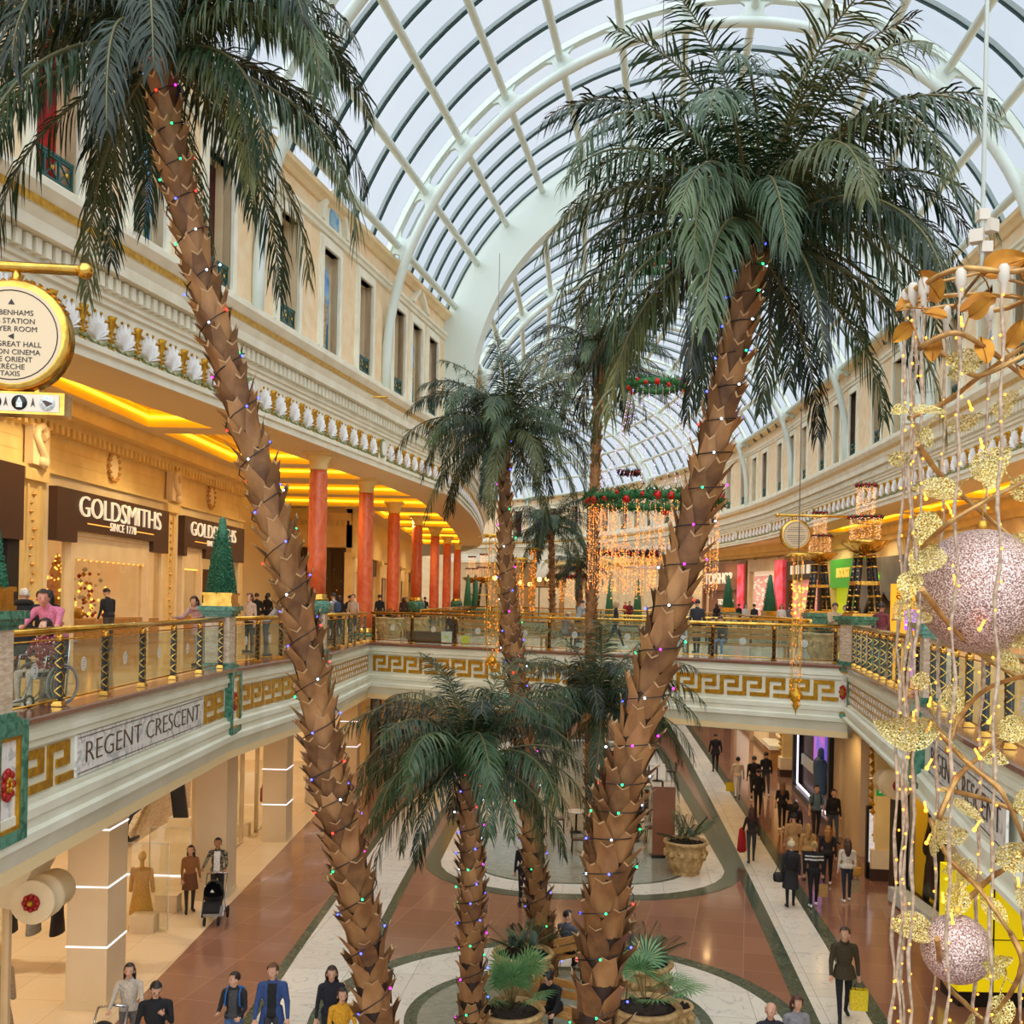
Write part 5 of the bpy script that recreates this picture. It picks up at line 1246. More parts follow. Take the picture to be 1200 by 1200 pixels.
for q in (((.0, 1.0), (-.25, 2.9), .5, .62), ((-.1, 2.9), (.55, 1.7), .22, .18), ((-.25, 2.9), (-1.0, 1.9), .24, .2), ((-.2, 1.2), (-.45, .5), .3, .22), ((.25, 1.2), (.45, .5), .3, .22)): capsule(b, f @ Vector((q[0][0]+.9, .13, q[0][1])), f @ Vector((q[1][0]+.9, .13, q[1][1])), q[2], q[3], 10, (fdir(f, (0, 1, 0)), .12))
b.build('printed_figure', ['black'], pp); b = MB(); b.lathe([(.0, 0), (.36, 0), (.36, .03), (0, .03)], f @ Vector((.75, .17, 3.45)), 16, axis=fdir(f, (0, 1, 0)), sy=1.2); b.build('printed_face', [pmat('printed ochre face', (226, 170, 70), .6)], pp)
b = MB(); fbox(b, f, -h+.3, h-.5, .3, .7, .05, .42); b.build('pale_sill', ['frost'], r)
r = thing('display_stand', 'bright yellow display stand with dark joints at the lower right edge', 'display stand', (10.1, 21.9, 0))
M['yellowpanel'] = pmat('bright yellow panel', (250, 226, 10), .35, emit=(250, 226, 0), es=.3); b = MB(); b.box(9.1, 11.1, 21.4, 22.4, .34, 2.7); b.build('yellow_board', ['yellowpanel'], r)
b = MB(); b.box(9.78, 9.81, 21.39, 21.4, .34, 2.7); b.box(10.45, 10.48, 21.39, 21.4, .34, 2.7); b.box(9.1, 11.1, 21.39, 21.4, 1.38, 1.40); b.build('joint_lines', ['black'], r); b = MB(); b.box(9.15, 11.1, 21.5, 22.4, 0, .34); b.build('dark_base', ['black'], r)
r = thing('cafe_counter', 'small cream service counter under the bridge, beside the pilaster', 'counter', (grx(50), 50, 0)); f, h = chord(GR, hit(GR, 920, 930), hit(GR, 910, 930), -1); b = MB(); fbox(b, f, -h, h, .1, .7, 0, 1.0); b.build('front', ['wood'], r); b = MB(); fbox(b, f, -h-.1, h+.1, .05, .8, 1.0, 1.2); b.build('top', ['stone'], r); b = MB(); fbox(b, f, -h, h, .02, .1, 1.4, 3.8); b.build('lit_back', ['warmback'], r)
for i, (x0, x1, m_) in enumerate(((884, 908, 'warmback'), (864, 884, 'whiteback'), (848, 862, 'dark'))):
    f, h = chord(GR, hit(GR, x1, 900), hit(GR, x0, 900), -1); r = thing('shop_window', f'{ORD[i]} warm shop window under the bridge counting away from the counter', 'shop window', tuple(f @ Vector((0, 0, 0))))
    b = MB(); fbox(b, f, -h+.2, h-.2, .02, .1, .3, 3.7); b.build('interior', [m_], r); b = MB(); fbox(b, f, -h, h, 0, .3, 3.7, 4.3); fbox(b, f, -h, -h+.25, 0, .3, 0, 3.7); fbox(b, f, h-.25, h, 0, .3, 0, 3.7); b.build('frame', ['beigefront'], r)
# ---------------------------------------------------------------- ground floor beyond the bridge, left and end
b = MB(); b.box(-7.4, -7.0, 52, 78, 0, 4.3); b.box(-8, 18, 96, 96.3, 0, 4.3); b.box(-7.0, -1.0, 77.5, 78, 0, 4.3); struct('wall_ground_far', b, ['yellowwall'])
r = thing('shop_window', 'dark shop window with pale bands beyond the far lit column', 'shop window', (-6.9, 57, 0)); b = MB(); b.box(-7.0, -6.9, 53.6, 62, .1, 3.9); b.build('dark_pane', ['brownsign'], r); b = MB(); b.box(-7.0, -6.8, 56.2, 56.5, 0, 4.2); b.box(-7, -6.8, 59.4, 60.2, 0, 4.2); b.build('black_posts', ['black'], r)
b = MB(); b.box(-6.9, -6.86, 53.6, 56.1, 2.0, 2.7); b.box(-6.9, -6.86, 53.6, 56.1, 3.6, 4.1); b.box(-6.9, -6.86, 60.3, 62, 2.4, 3.0); b.build('pale_bands', ['grey'], r); b = MB(); b.box(-6.9, -6.84, 57.0, 58.6, 1.2, 3.6); b.build('lit_stock', ['wood'], r)
r = thing('pilaster', 'cream half column with square base beyond the dark shop window', 'pilaster', (-6.3, 53+10, 0)); b = MB(); b.lathe([(.34, .9), (.30, 4.3)], (0, 0, 0), 14); child('shaft', b, ['cream'], r); b = MB(); b.box(-.45, .45, -.45, .45, .35, .9); child('base', b, ['cream'], r); b = MB(); b.box(-.47, .47, -.47, .47, 0, .35); child('plinth', b, ['brownsign'], r)
for i, x in enumerate((0.5, 5.2, 10)):
    r = thing('shop_window', f'{ORD[i]} dim shopfront on the far ground floor wall from the left', 'shop window', (x+2, 95.9, 0)); b = MB(); b.box(x, x+4, 95.8, 96, 0, 3.6); b.build('interior', ['brownsign' if i != 1 else 'warmback'], r); b = MB(); b.box(x-.2, x+4.2, 95.6, 96, 3.2, 4.2); b.build('header', ['darkred' if i != 1 else 'cream'], r)
# ================================================================ round hanging signs
def round_sign(label, c, s, lines, far=False):
    r = thing('hanging_sign', label, 'sign', tuple(c), 0, 'round directory signs on brass arms'); n = 32
    b = MB(); b.lathe([(.50*s, -.13*s), (.56*s, -.12*s), (.58*s, -.05*s), (.55*s, 0), (.58*s, .05*s), (.56*s, .12*s), (.5*s, .13*s)], (0, 0, 0), n, axis=(0, 1, 0)); child('brass_rim', b, ['brass'], r)
    b = MB(); b.lathe([(.495*s, -.134*s), (.495*s, .134*s)], (0, 0, 0), n, axis=(0, 1, 0)); child('face', b, [pmat('cream enamel', (212, 190, 154), .55)], r)
    b = MB(); b.tube([(.455*s*math.cos(2*PI*i/40), -.135*s, .455*s*math.sin(2*PI*i/40)) for i in range(40)], .006*s, 4, closed=True); child('ring_line', b, ['letterblack'], r)
    b = MB(); b.tube([(-3.0*s, 0, .73*s), (.62*s, 0, .73*s)], .055*s, 10); b.ball((.68*s, 0, .73*s), .085*s, 12, 8); b.lathe([(.03*s, .53*s), (.05*s, .6*s), (.04*s, .7*s)], (0, 0, 0), 8); child('arm', b, ['brass'], r)
    b = MB()
    for i in range(18): a = PI*(.15+.7*i/17); b.octa((.58*s*math.cos(a), -.05*s, .58*s*math.sin(a)), .035*s)
    child('leaf_trim', b, ['brass'], r)
    for (t_, x, z, sz) in lines:
        if t_ in '^<':
            q = ((-.032, 0), (.032, 0), (0, .055)) if t_ == '^' else ((.03, -.03), (.03, .03), (-.03, 0)); b = MB(); b.prism([(x*s+u*s, -.138*s, z*s+v*s) for u, v in q], (0, .003, 0)); child('arrow', b, ['letterblack'], r)
        else: o = text(t_, (x*s, -.137*s, z*s), (1, 0, 0), (0, 0, 1), sz*s, 'letterblack', None, 'lettering', .002); o.parent = r
    return r
L_ = [('^', .0, .31, .1), ('DEBENHAMS', 0, .225, .076), ('BUS STATION', 0, .14, .076), ('PRAYER ROOM', 0, .06, .076), ('<', 0, -.015, .1), ('THE GREAT HALL', 0, -.095, .076), ('ODEON CINEMA', 0, -.175, .076), ('THE ORIENT', 0, -.25, .076), ('CRÈCHE', 0, -.325, .076), ('TAXIS', 0, -.395, .072)]
sg = round_sign('large round brass rimmed directory sign at the left edge', at(18, 396, 11.2), 1.02, L_)
sg.rotation_euler = (0, 0, .12)
r = thing('pictogram_sign', 'small brass box sign with round symbols below the directory disc', 'sign', tuple(at(18, 474, 11.2)), .12); b = MB(); b.box(-1.2, .53, -.13, .13, -.115, .115); child('brass_box', b, ['brass'], r); b = MB(); b.box(-1.15, .48, -.14, .14, -.09, .09); child('white_face', b, [pmat('cream sign face', (214, 204, 184), .5)], r); b = MB(); b.box(-.03, .03, -.03, .03, .1, .3); b.box(.2, .24, -.03, .03, .1, .2); child('hanger', b, ['brass'], r)
for i, (x, c) in enumerate(((-.17, 'black'), (.085, 'black'), (.36, 'frost'))): b = MB(); b.lathe([(0, 0), (.078, 0), (.078, .006)], (x, -.146, 0), 18, axis=(0, 1, 0)); child('round_symbol', b, [c], r)
b = MB()
for x in (-.05, .22): b.prism([(x-.02, -.146, -.04), (x, -.146, -.015), (x+.02, -.146, -.04), (x, -.146, .055)], (0, .005, 0))
b.prism([(.085-.03, -.15, -.05), (.085+.03, -.15, -.05), (.085+.03, -.15, .0), (.085, -.15, .06), (.085-.03, -.15, .0)], (0, .003, 0), 1); b.prism([(.31, -.15, .025), (.35, -.15, .03), (.42, -.15, -.0), (.36, -.15, -.035)], (0, .003, 0)); child('symbol_marks', b, ['brownsign', 'frost'], r)
c2 = at(932, 627, 40); rs = round_sign('smaller round directory sign on a brass arm, right gallery', c2, 1.02*.98, [('ROOM', 0, 9, .01)][:0])
b = MB()
for i, w in enumerate((.22, .3, .34, 0, .34, .36, .3, .22, .14)): 
    if w: b.box(-w, w, -.139, -.132, .26-.075*i, .285-.075*i)
child('fine_text_lines', b, ['grey'], rs)
rs.scale = (-1, 1, 1)

r = thing('brass_arm', 'slender brass sign arm standing out from the left facade frieze', 'sign arm', tuple(at(392, 467, 40))); b = MB(); b.tube([at(392, 467, 40.), at(455, 465, 40.)], .035, 7); b.build('rod', ['brass'], r)
# ================================================================ palms
M['frond'] = [pmat('palm leaf dark', (24, 46, 24), .4, col2=(48, 74, 40), scale=2, spec=.4), pmat('palm leaf silver green', (88, 106, 66), .4, col2=(40, 64, 36), scale=2.5, spec=.4), pmat('palm leaf olive', (104, 106, 58), .42, col2=(54, 68, 34), scale=2, spec=.4), pmat('palm leaf deep', (12, 26, 14), .4, col2=(28, 48, 26), scale=2, spec=.4)]
M['rachis'] = pmat('palm stalk', (96, 92, 54), .5)
M['husk'] = pmat('brown palm husk', (172, 126, 78), .6, col2=(122, 80, 42), scale=3, bump=.3, stretch=(1, 1, .4)); M['huskold'] = pmat('weathered palm husk', (132, 92, 52), .65, col2=(94, 60, 32), scale=4, bump=.3); M['husktip'] = pmat('pale cut husk edge', (208, 176, 130), .7); M['huskdark'] = pmat('dark husk between', (52, 32, 18), .8)
def frond_mesh(L, e0, droop, seed, n=64, ll=.62, hang=.55, wid=.026):
    """one arching palm leaf growing outwards along +x from the origin"""
    r = random.Random(seed); b = MB(); N = 22; pts = [Vector((0, 0, 0))]; e = e0; side = r.uniform(-.12, .12)
    for i in range(N):
        t = (i+1)/N; e = e0-droop*t**1.35; d = Vector((math.cos(e)*math.cos(side*t*2), math.cos(e)*math.sin(side*t*2), math.sin(e))); pts.append(pts[-1]+d*L/N)
    b.tube(pts, [.0095*(1-.8*i/N) for i in range(N+1)], 5, 1)
    for i in range(n):
        t = .10+.90*(i+.5)/n; k = min(N-1, int(t*N)); p = pts[k].lerp(pts[k+1], t*N-k); fw = (pts[k+1]-pts[k]).normalized()
        sd = Vector((0, 1, 0)); sd = (sd-fw*sd.dot(fw)).normalized(); up = sd.cross(fw)*-1 if sd.cross(fw).z < 0 else sd.cross(fw)
        ln = ll*(.35+.65*math.sin(PI*min(1, .12+t*.80))**.7)*(1 if t < .9 else .75)*r.uniform(.85, 1.1)
        for s in (-1, 1):
            d0 = (sd*s*(.80)+fw*(.45+.35*t)+up*r.uniform(-.1, .45)+Vector((r.uniform(-.22, .22), r.uniform(-.2, .2), r.uniform(-.2, .15)))).normalized()
            q = [p]; d = d0; g = hang*r.uniform(.5, 1.4)
            for j in range(3): d = (d+Vector((0, 0, -1))*g*(.55+.25*j)).normalized(); q.append(q[-1]+d*ln/3)
            w = wid*r.uniform(.8, 1.2); wd = d0.cross(up).normalized() if abs(d0.dot(up)) < .98 else sd
            wd = (fw-d0*fw.dot(d0)).normalized()
            b.add([q[0]-wd*w*.5, q[0]+wd*w*.5, q[1]-wd*w, q[1]+wd*w, q[2]-wd*w*.75, q[2]+wd*w*.75, q[3]], [(0, 1, 3, 2), (2, 3, 5, 4), (4, 5, 6)], 0)
    return b
FR = []
for i, (e0, dr, hg) in enumerate(((82, 70, .35), (66, 95, .5), (50, 105, .6), (34, 105, .7), (18, 100, .8), (0, 85, .9), (-20, 66, 1.0), (58, 130, .6), (26, 120, .8), (72, 110, .45))):
    src = []
    for c in range(3): src.append(frond_mesh(1., math.radians(e0+RD.uniform(-6, 6)), math.radians(dr), 40+i*3+c, 66, .205, hg*1.35, .0043))
    FR.append((e0, src))
FRM = {}
def frond_data(i, c, col):
    k = (i, c, col)
    if k not in FRM:
        o = FR[i][1][c].build('frond', [M['frond'][col], 'rachis']); FRM[k] = o.data; bpy.data.objects.remove(o)
    return FRM[k]
def palm(label, line, Y, r0, r1, L, counts, seed, zskip=0., group=None, cols=(0, 0, 1, 1, 2, 3)):
    r = random.Random(seed); pl = [at(x, y, Y) for x, y in line]; b0, b1 = pl[0], pl[1]; base = b0+(b1-b0)*(-b0.z/(b1.z-b0.z)) if b0.z > .3 else Vector((b0.x, b0.y, 0)); pl = [base]+pl[1 if b0.z <= .3 else 0:]; crown = pl[-1]; root = thing('palm_tree', label, 'palm tree', tuple(base), 0, group)
    S = smooth([(p.x, p.z) for p in pl], 6); N = len(S)-1; ax = [Vector((x, base.y, z)) for x, z in S]
    b = MB(); b.tube(ax, [(r0+(r1-r0)*i/N)*.78 for i in range(N+1)], 12, 2)
    Ltot = sum((ax[i+1]-ax[i]).length for i in range(N)); row = (r0+r1)*.52; k = int(Ltot/row); m = 5
    for i in range(k):
        t = (i+.4)/k; j = min(N-1, int(t*N)); c = ax[j].lerp(ax[j+1], t*N-j); u = (ax[j+1]-ax[j]).normalized(); R_ = r0+(r1-r0)*t
        if c.z < zskip: continue
        s0 = u.orthogonal().normalized(); s1 = u.cross(s0)
        for q in range(m):
            a = 2*PI*(q+.5*(i % 2))/m+r.uniform(-.12, .12)+i*.05; o = s0*math.cos(a)+s1*math.sin(a); tg = u.cross(o); w = R_*.66*r.uniform(.85, 1.1); h = row*1.95*r.uniform(.85, 1.15); fl = r.uniform(.08, .42)
            P0 = c+o*R_*.74-u*h*.1; mid = c+o*R_*1.0+u*h*.42; top = c+o*(R_*(1.10+fl))+u*h*.88
            vs = [P0-tg*w-o*R_*.16, P0+o*R_*.06, P0+tg*w-o*R_*.16, mid-tg*w*.86-o*R_*.20, mid+o*R_*.04, mid+tg*w*.86-o*R_*.20, top-tg*w*.50+o*.01, top-u*h*.11-o*.015, top+tg*w*.50+o*.01]
            b.add(vs, [(0, 1, 4, 3), (1, 2, 5, 4), (3, 4, 7, 6), (4, 5, 8, 7)], r.choice((0, 0, 3)), True)
            e = [top-tg*w*.50+o*.01, top-u*h*.11-o*.015, top+tg*w*.50+o*.01, top+tg*w*.55+u*.025+o*.035, top-u*h*.065+o*.008, top-tg*w*.55+u*.025+o*.035]; b.add(e, [(0, 1, 4, 5), (1, 2, 3, 4)], 1)
    b.build('trunk', ['husk', 'husktip', 'huskdark', 'huskold'], root)
    ga = r.random()*6.28
    for i, n in enumerate(counts):
        for j in range(n):
            az = ga+2*PI*(j+r.uniform(-.3, .3))/n+i*1.1; o = bpy.data.objects.new('frond', frond_data(i, r.randrange(3), r.choice(cols))); COL.objects.link(o); o.parent = root
            s = L*r.uniform(.86, 1.1); up = (ax[-1]-ax[-2]).normalized()*r.uniform(-.05, .3)
            o.location = crown-base+up+Vector((math.cos(az), math.sin(az), 0))*r1*.5; o.rotation_euler = (r.uniform(-.12, .12), 0, az); o.scale = (s, s*1.0, s)
    return root, ax
PALMS = []
def lit(label, ax, r0, r1, n, seed, turns):
    """coloured fairy lights wound round a trunk"""
    r = random.Random(seed); root = thing('string_lights', label, 'string lights', tuple(ax[0])); N = len(ax)-1; pts = []; bl = []
    for i in range(turns*10+1):
        t = i/(turns*10); j = min(N-1, int(t*N)); c = ax[j].lerp(ax[j+1], t*N-j); u = (ax[j+1]-ax[j]).normalized(); s0 = u.orthogonal().normalized(); s1 = u.cross(s0); a = 2*PI*i/10.
        pts.append(c+(s0*math.cos(a)+s1*math.sin(a))*(r0+(r1-r0)*t)*1.16)
    b = MB(); b.tube(pts, .009, 4); b.build('wire', ['black'], root)
    for i in range(n):
        p = pts[int((i+.5)/n*len(pts))]; k = r.choice((0, 0, 0, 1, 1, 2, 3, 4, 4)); b = MB(); b.ball((0, 0, 0), .017, 6, 5); 
        key = ('bulb', k)
        if key not in FRM: o = b.build('bulb', [M['fairy'][k]]); FRM[key] = o.data
        else: o = bpy.data.objects.new('bulb', FRM[key]); COL.objects.link(o)
        o.parent = root; o.location = p-Vector(ax[0])+Vector((r.uniform(-.03, .03), -.02, 0))
M['fairy'] = [pmat('blue fairy bulb', (70, 80, 255), .4, emit=(60, 70, 255), es=9, sample=False), pmat('green fairy bulb', (40, 220, 120), .4, emit=(30, 230, 120), es=6, sample=False), pmat('red fairy bulb', (255, 40, 30), .4, emit=(255, 40, 30), es=7, sample=False), pmat('magenta fairy bulb', (230, 40, 200), .4, emit=(230, 40, 220), es=7, sample=False), pmat('white fairy bulb', (220, 240, 255), .4, emit=(190, 225, 255), es=6, sample=False)]
#            px       base                crown point (px, py, depth)
YA, YB = 15.0, 14.6
def up_at(x, y, Y): return at(x, y, Y)
ra, axA = palm('tall palm at left, its trunk leaning left across the upper walkway', [(462, 1360), (436, 1150), (407, 1000), (383, 900), (358, 750), (318, 600), (273, 450), (230, 300), (203, 180), (186, 70)], YA, .27, .19, 4.05, (4, 6, 7, 7, 7, 6, 6, 4, 5, 4), 3)
rb, axB = palm('tall palm right of centre with the largest crown, trunk leaning right', [(684, 1390), (703, 1150), (717, 1000), (735, 900), (778, 740), (817, 600), (846, 480), (869, 367), (884, 285)], YB, .335, .165, 3.55, (6, 8, 8, 8, 8, 7, 8, 5, 6, 5), 8)
rc, axC = palm('tall palm left of centre whose slim trunk stands before the bridge', [(641, 1158), (630, 1050), (616, 900), (606, 800), (599, 735), (593, 650), (590, 515)], 22.7, .27, .135, 2.5, (4, 6, 7, 7, 7, 6, 6, 4, 5, 4), 5)
rd, axD = palm('short palm low in the centre between the two tall trunks', [(551, 1275), (553, 1100), (552, 1000), (549, 900)], 17.5, .225, .16, 2.4, (4, 6, 7, 7, 6, 5, 3, 4, 5, 5), 12, cols=(0, 0, 0, 1, 3, 3))
re_, axE = palm('low palm behind the right tall trunk, below the bridge', [(714, 1074), (708, 950), (700, 836)], 27, .2, .16, 2.9, (4, 5, 6, 6, 6, 5, 3, 4, 4, 4), 21, cols=(0, 0, 3, 1, 3))
rf, axF = palm('slim tall palm behind the wreath lights, right of the central palm', [(693, 1029), (692, 800), (696, 600), (703, 425)], 31, .19, .125, 2.5, (3, 5, 6, 6, 6, 5, 5, 3, 4, 4), 25, cols=(1, 1, 0, 2, 3))
rg, axG = palm('distant palm beyond the bridge, seen below the central crown', [(650, 872), (648, 760), (646, 622)], 60, .24, .16, 3.3, (3, 4, 5, 5, 5, 4, 3, 3, 3, 3), 31, cols=(0, 3, 1))
rh, axH = palm('small distant palm with a low crown, right of the distant palm trunk', [(681, 862), (680, 760), (678, 668)], 64, .24, .17, 2.6, (2, 3, 4, 4, 4, 3, 2, 2, 3, 3), 37, cols=(0, 3, 1))
lit('coloured fairy lights wound round the tall left palm trunk', axA, .29, .215, 96, 5, 26); lit('coloured fairy lights wound round the right leaning palm trunk', axB, .36, .185, 96, 6, 24)
lit('coloured fairy lights wound round the slim central palm trunk', axC, .29, .15, 60, 7, 22); lit('coloured fairy lights wound round the short central palm trunk', axD, .25, .18, 50, 9, 14)
# ================================================================ planters
M['urn'] = pmat('weathered stone urn', (204, 172, 118), .6, col2=(160, 124, 74), scale=6, bump=.3); M['soil'] = pmat('bark and soil', (50, 36, 24), .95, col2=(28, 20, 14), scale=30, bump=.6)
def urn(label, p, r_=.62, h=.92, group='stone urn planters on the ground floor'):
    r = thing('urn_planter', label, 'planter', tuple(p), 0, group); b = MB()
    b.lathe([(r_*.62, 0), (r_*.66, .05), (r_*.6, .10), (r_*.70, .16), (r_*.86, h*.45), (r_*.94, h*.75), (r_*.90, h*.86), (r_*1.0, h*.90), (r_*1.06, h*.95), (r_*1.02, h), (r_*.9, h), (r_*.88, h*.9)], n=30)
    child('bowl', b, ['urn'], r); b = MB(); b.lathe([(r_*.885, h*.91), (r_*.5, h*.93), (.01, h*.95)], n=20)
    for i in range(60): a = RD.random()*6.28; q = r_*.85*RD.random()**.5; b.octa((q*math.cos(a), q*math.sin(a), h*.93), .04)
    child('soil', b, ['soil'], r); b = MB()
    for i in range(10):
        a = 2*PI*i/10; b.ball((r_*.92*math.cos(a), r_*.92*math.sin(a), h*.62), .085, 7, 5, 0, (1, 1, 1.2)); b.octa((r_*.90*math.cos(a+.2), r_*.90*math.sin(a+.2), h*.5), .06); b.octa((r_*.95*math.cos(a+.42), r_*.95*math.sin(a+.42), h*.7), .06)
    child('relief_garland', b, ['urn'], r); return r
def fan_plant(label, p, h, n, kind, seed, group='palms in the stone urns'):
    r = random.Random(seed); root = thing('potted_palm', label, 'plant', tuple(p), 0, group)
    for i in range(n):
        az = 2*PI*(i+r.random()*.6)/n; e = math.radians(r.uniform(25, 80)); L = h*r.uniform(.6, 1.)
        d = Vector((math.cos(az)*math.cos(e), math.sin(az)*math.cos(e), math.sin(e))); tip = d*L*.7; b = MB(); b.tube([(0, 0, 0), tip*.5+Vector((0, 0, .04)), tip], .008, 4, 1)
        if kind == 'fan':
            s = d.cross(Vector((0, 0, 1))).normalized(); fw = (d+Vector((0, 0, -.25))).normalized()
            for j in range(19):
                a = math.radians(-115+230*j/18); u = fw*math.cos(a)+s*math.sin(a); l = h*.42*(1-.2*abs(a)/2); w = s*math.cos(a)-fw*math.sin(a); q = tip+u*l*.6; e_ = tip+u*l+Vector((0, 0, -.1*l)); b.add([tip, q-w*.02, q+w*.02, e_], [(0, 1, 2), (1, 3, 2)], 0)
        else:
            for j in range(22):
                t = .3+.7*j/21; p0 = tip*t*1.3+Vector((0, 0, -.25*t*t*h*.4)); s = d.cross(Vector((0, 0, 1))).normalized()
                for sg in (-1, 1):
                    u = (s*sg+d*.8+Vector((0, 0, -.5))).normalized(); l = h*.26*(1.1-t*.6); w = d.cross(u).normalized()*.012; m_ = p0+u*l*.5; b.add([p0, m_-w, m_+w, m_+u*l*.5+Vector((0, 0, -.06))], [(0, 1, 2), (1, 3, 2)], 0)
        o = b.build('leaf', [M['frond'][r.choice((0, 1, 0, 3))] if kind != 'fan' else 'fanleaf', 'rachis'], None); o.parent = root
    return root
M['fanleaf'] = pmat('fresh fan leaf', (66, 120, 66), .45, col2=(110, 150, 96), scale=4)
U1, U2, U3, U4, U5 = on(755, 1238), on(597, 1243), on(750, 1180), on(612, 1168), on(803, 1024)
urn('front right stone urn at the foot of the right leaning palm', U1); urn('front left stone urn beside the short palm trunk', U2, .58); urn('back right stone urn behind the front one', U3, .62); urn('back left stone urn hidden behind the slim palm trunk', U4, .6); urn('stone urn standing on the pale island near the cafe tables', U5, .64, 1.0)
Zs = Vector((0, 0, .88))
fan_plant('bright green fan palm in the front right urn', U1+Zs, 1.25, 11, 'fan', 4); fan_plant('grey green feathery palm in the front left urn', U2+Zs, 1.15, 15, 'fan', 5); fan_plant('dark feathery palm in the back right urn', U3+Zs, 1.35, 14, 'feather', 6); fan_plant('dark feathery palm in the back left urn', U4+Zs, 1.3, 12, 'feather', 7); fan_plant('loose dark palm in the urn on the pale island', U5+Vector((0, 0, .95)), 1.5, 13, 'feather', 8)
p = on(792, 1215); urn('low small urn squeezed between the two right urns', (p.x, p.y, 0), .3, .6)
# ring planter curb at the foot of the tall palms
# ================================================================ topiary cones
M['box'] = pmat('clipped box leaf', (26, 88, 62), .6, col2=(66, 130, 96), scale=30)
def topiary(label, p, h, r_, n=2600, group='clipped cone topiaries', pot=True):
    r = thing('topiary', label, 'topiary', tuple(p), 0, group); b = MB(); rr = random.Random(int(h*100)); z0 = .28 if pot else .0
    b.lathe([(r_*.9, z0), (r_*.22, z0+h*.96), (.01, z0+h)], n=14)
    for i in range(n):
        t = 1-math.sqrt(1-rr.random()*.97); a = rr.random()*6.28; q = r_*(1-.74*t)+.012; c = Vector((q*math.cos(a), q*math.sin(a), z0+h*t)); u = Vector((rr.uniform(-1, 1), rr.uniform(-1, 1), rr.uniform(-1, 1))).normalized()*.03; v = Vector((rr.uniform(-1, 1), rr.uniform(-1, 1), rr.uniform(-1, 1))).normalized()*.02
        b.add([c-u, c+v, c+u, c-v], [(0, 1, 2, 3)])
    child('foliage', b, ['box'], r)
    if pot: b = MB(); b.box(-r_*1.02, r_*1.02, -r_*1.02, r_*1.02, 0, .06); b.box(-r_*.94, r_*.94, -r_*.94, r_*.94, .06, .24); b.box(-r_*1.02, r_*1.02, -r_*1.02, r_*1.02, .24, .3); child('gilt_pot', b, ['brass'], r)
    return r
topiary('slim green topiary cone on the left pedestal before the jeweller', (-6.6, 24.2, FL+1.4), 1.75, .33); topiary('topiary cone cut off by the left edge of the picture', (-6.62, 13.2, FL+1.4), 1.6, .33)
for l, x, y, Y in (('topiary cone before the brown TOPSHOP front, right gallery', 853, 712, 72), ('larger topiary cone before the pink window, right gallery', 902, 716, 60)): p = at(x, y, Y); topiary(l, (p.x, p.y, p.z-.3), 2.25 if Y > 65 else 2.1, .42, 1200); q = thing('plinth', 'square green plinth under the '+l.split(',')[0], 'plinth', (p.x, p.y, FL), 0, 'plinths under the right topiaries'); b = MB(); b.box(-.6, .6, -.6, .6, 0, p.z-.3-FL-.08); child('block', b, ['beigemarble'], q); b = MB(); b.box(-.68, .68, -.68, .68, p.z-.3-FL-.08, p.z-.3-FL); child('cap', b, ['greenmarble'], q)
for i, (x, Y) in enumerate(((548, 96), (557, 98), (714, 110), (747, 100))): p = at(x, 709, Y); topiary(f'{ORD[i]} far topiary cone from the left beyond the bridge', (p.x, p.y, FL), 4.0, .55, 500, pot=False)
def lace(name, c1, c2):
    """glitter net with small holes"""
    m = pmat(name, c1, .38, .45, col2=c2, scale=90, lo=.42, hi=.6, bump=.8, bscale=80); nt = m.node_tree; o = nt.nodes['Material Output']; p = nt.nodes['Principled BSDF']
    tc = nt.nodes.new('ShaderNodeTexCoord'); v = nt.nodes.new('ShaderNodeTexVoronoi'); v.feature = 'DISTANCE_TO_EDGE'; v.inputs['Scale'].default_value = 70
    mt = nt.nodes.new('ShaderNodeMath'); mt.operation = 'GREATER_THAN'; mt.inputs[1].default_value = .19; t = nt.nodes.new('ShaderNodeBsdfTransparent'); mx = nt.nodes.new('ShaderNodeMixShader')
    nt.links.new(tc.outputs['Object'], v.inputs['Vector']); nt.links.new(v.outputs['Distance'], mt.inputs[0]); nt.links.new(mt.outputs[0], mx.inputs[0]); nt.links.new(p.outputs[0], mx.inputs[1]); nt.links.new(t.outputs[0], mx.inputs[2]); nt.links.new(mx.outputs[0], o.inputs['Surface']); return m
# ================================================================ foreground light chandelier
M['glitterball'] = pmat('rose gold glitter', (140, 104, 90), .34, .6, col2=(250, 226, 216), scale=110, lo=.42, hi=.62, bump=.55, bscale=90); M['glitterleaf'] = lace('gold glitter leaf', (180, 150, 62), (244, 230, 160)); M['bronzeleaf'] = pmat('bronze gold leaf', (186, 128, 36), .4, .6, col2=(150, 92, 20), scale=6)
M['branch'] = pmat('gilded branch', (196, 156, 92), .35, .6, col2=(150, 106, 56), scale=10); M['wirewhite'] = pmat('clear light cable', (190, 166, 138), .3, col2=(142, 120, 96), scale=30); M['socket'] = pmat('white plastic socket', (196, 186, 168), .4)
M['amber'] = pmat('amber bulb', (255, 170, 70), .3, emit=(255, 132, 30), es=7, sample=False)
CY = 6.0; cc = at(1150, 340, CY); RING = .40
ch = thing('chandelier', 'gold leafy chandelier of fairy lights hanging at the right edge', 'chandelier', (cc.x, cc.y, cc.z))
b = MB(); b.tube([(0, 0, .1), (0, 0, 9.)], .012, 6); child('rod', b, ['steel'], ch); b = MB()
for i, (dx, dz, s) in enumerate(((0, .42, .06), (.04, .36, .07), (-.03, .30, .07), (.02, .24, .06))): b.cbox((dx, 0, dz), (s, s, s), .5*i)
child('terminal_blocks', b, ['socket'], ch)
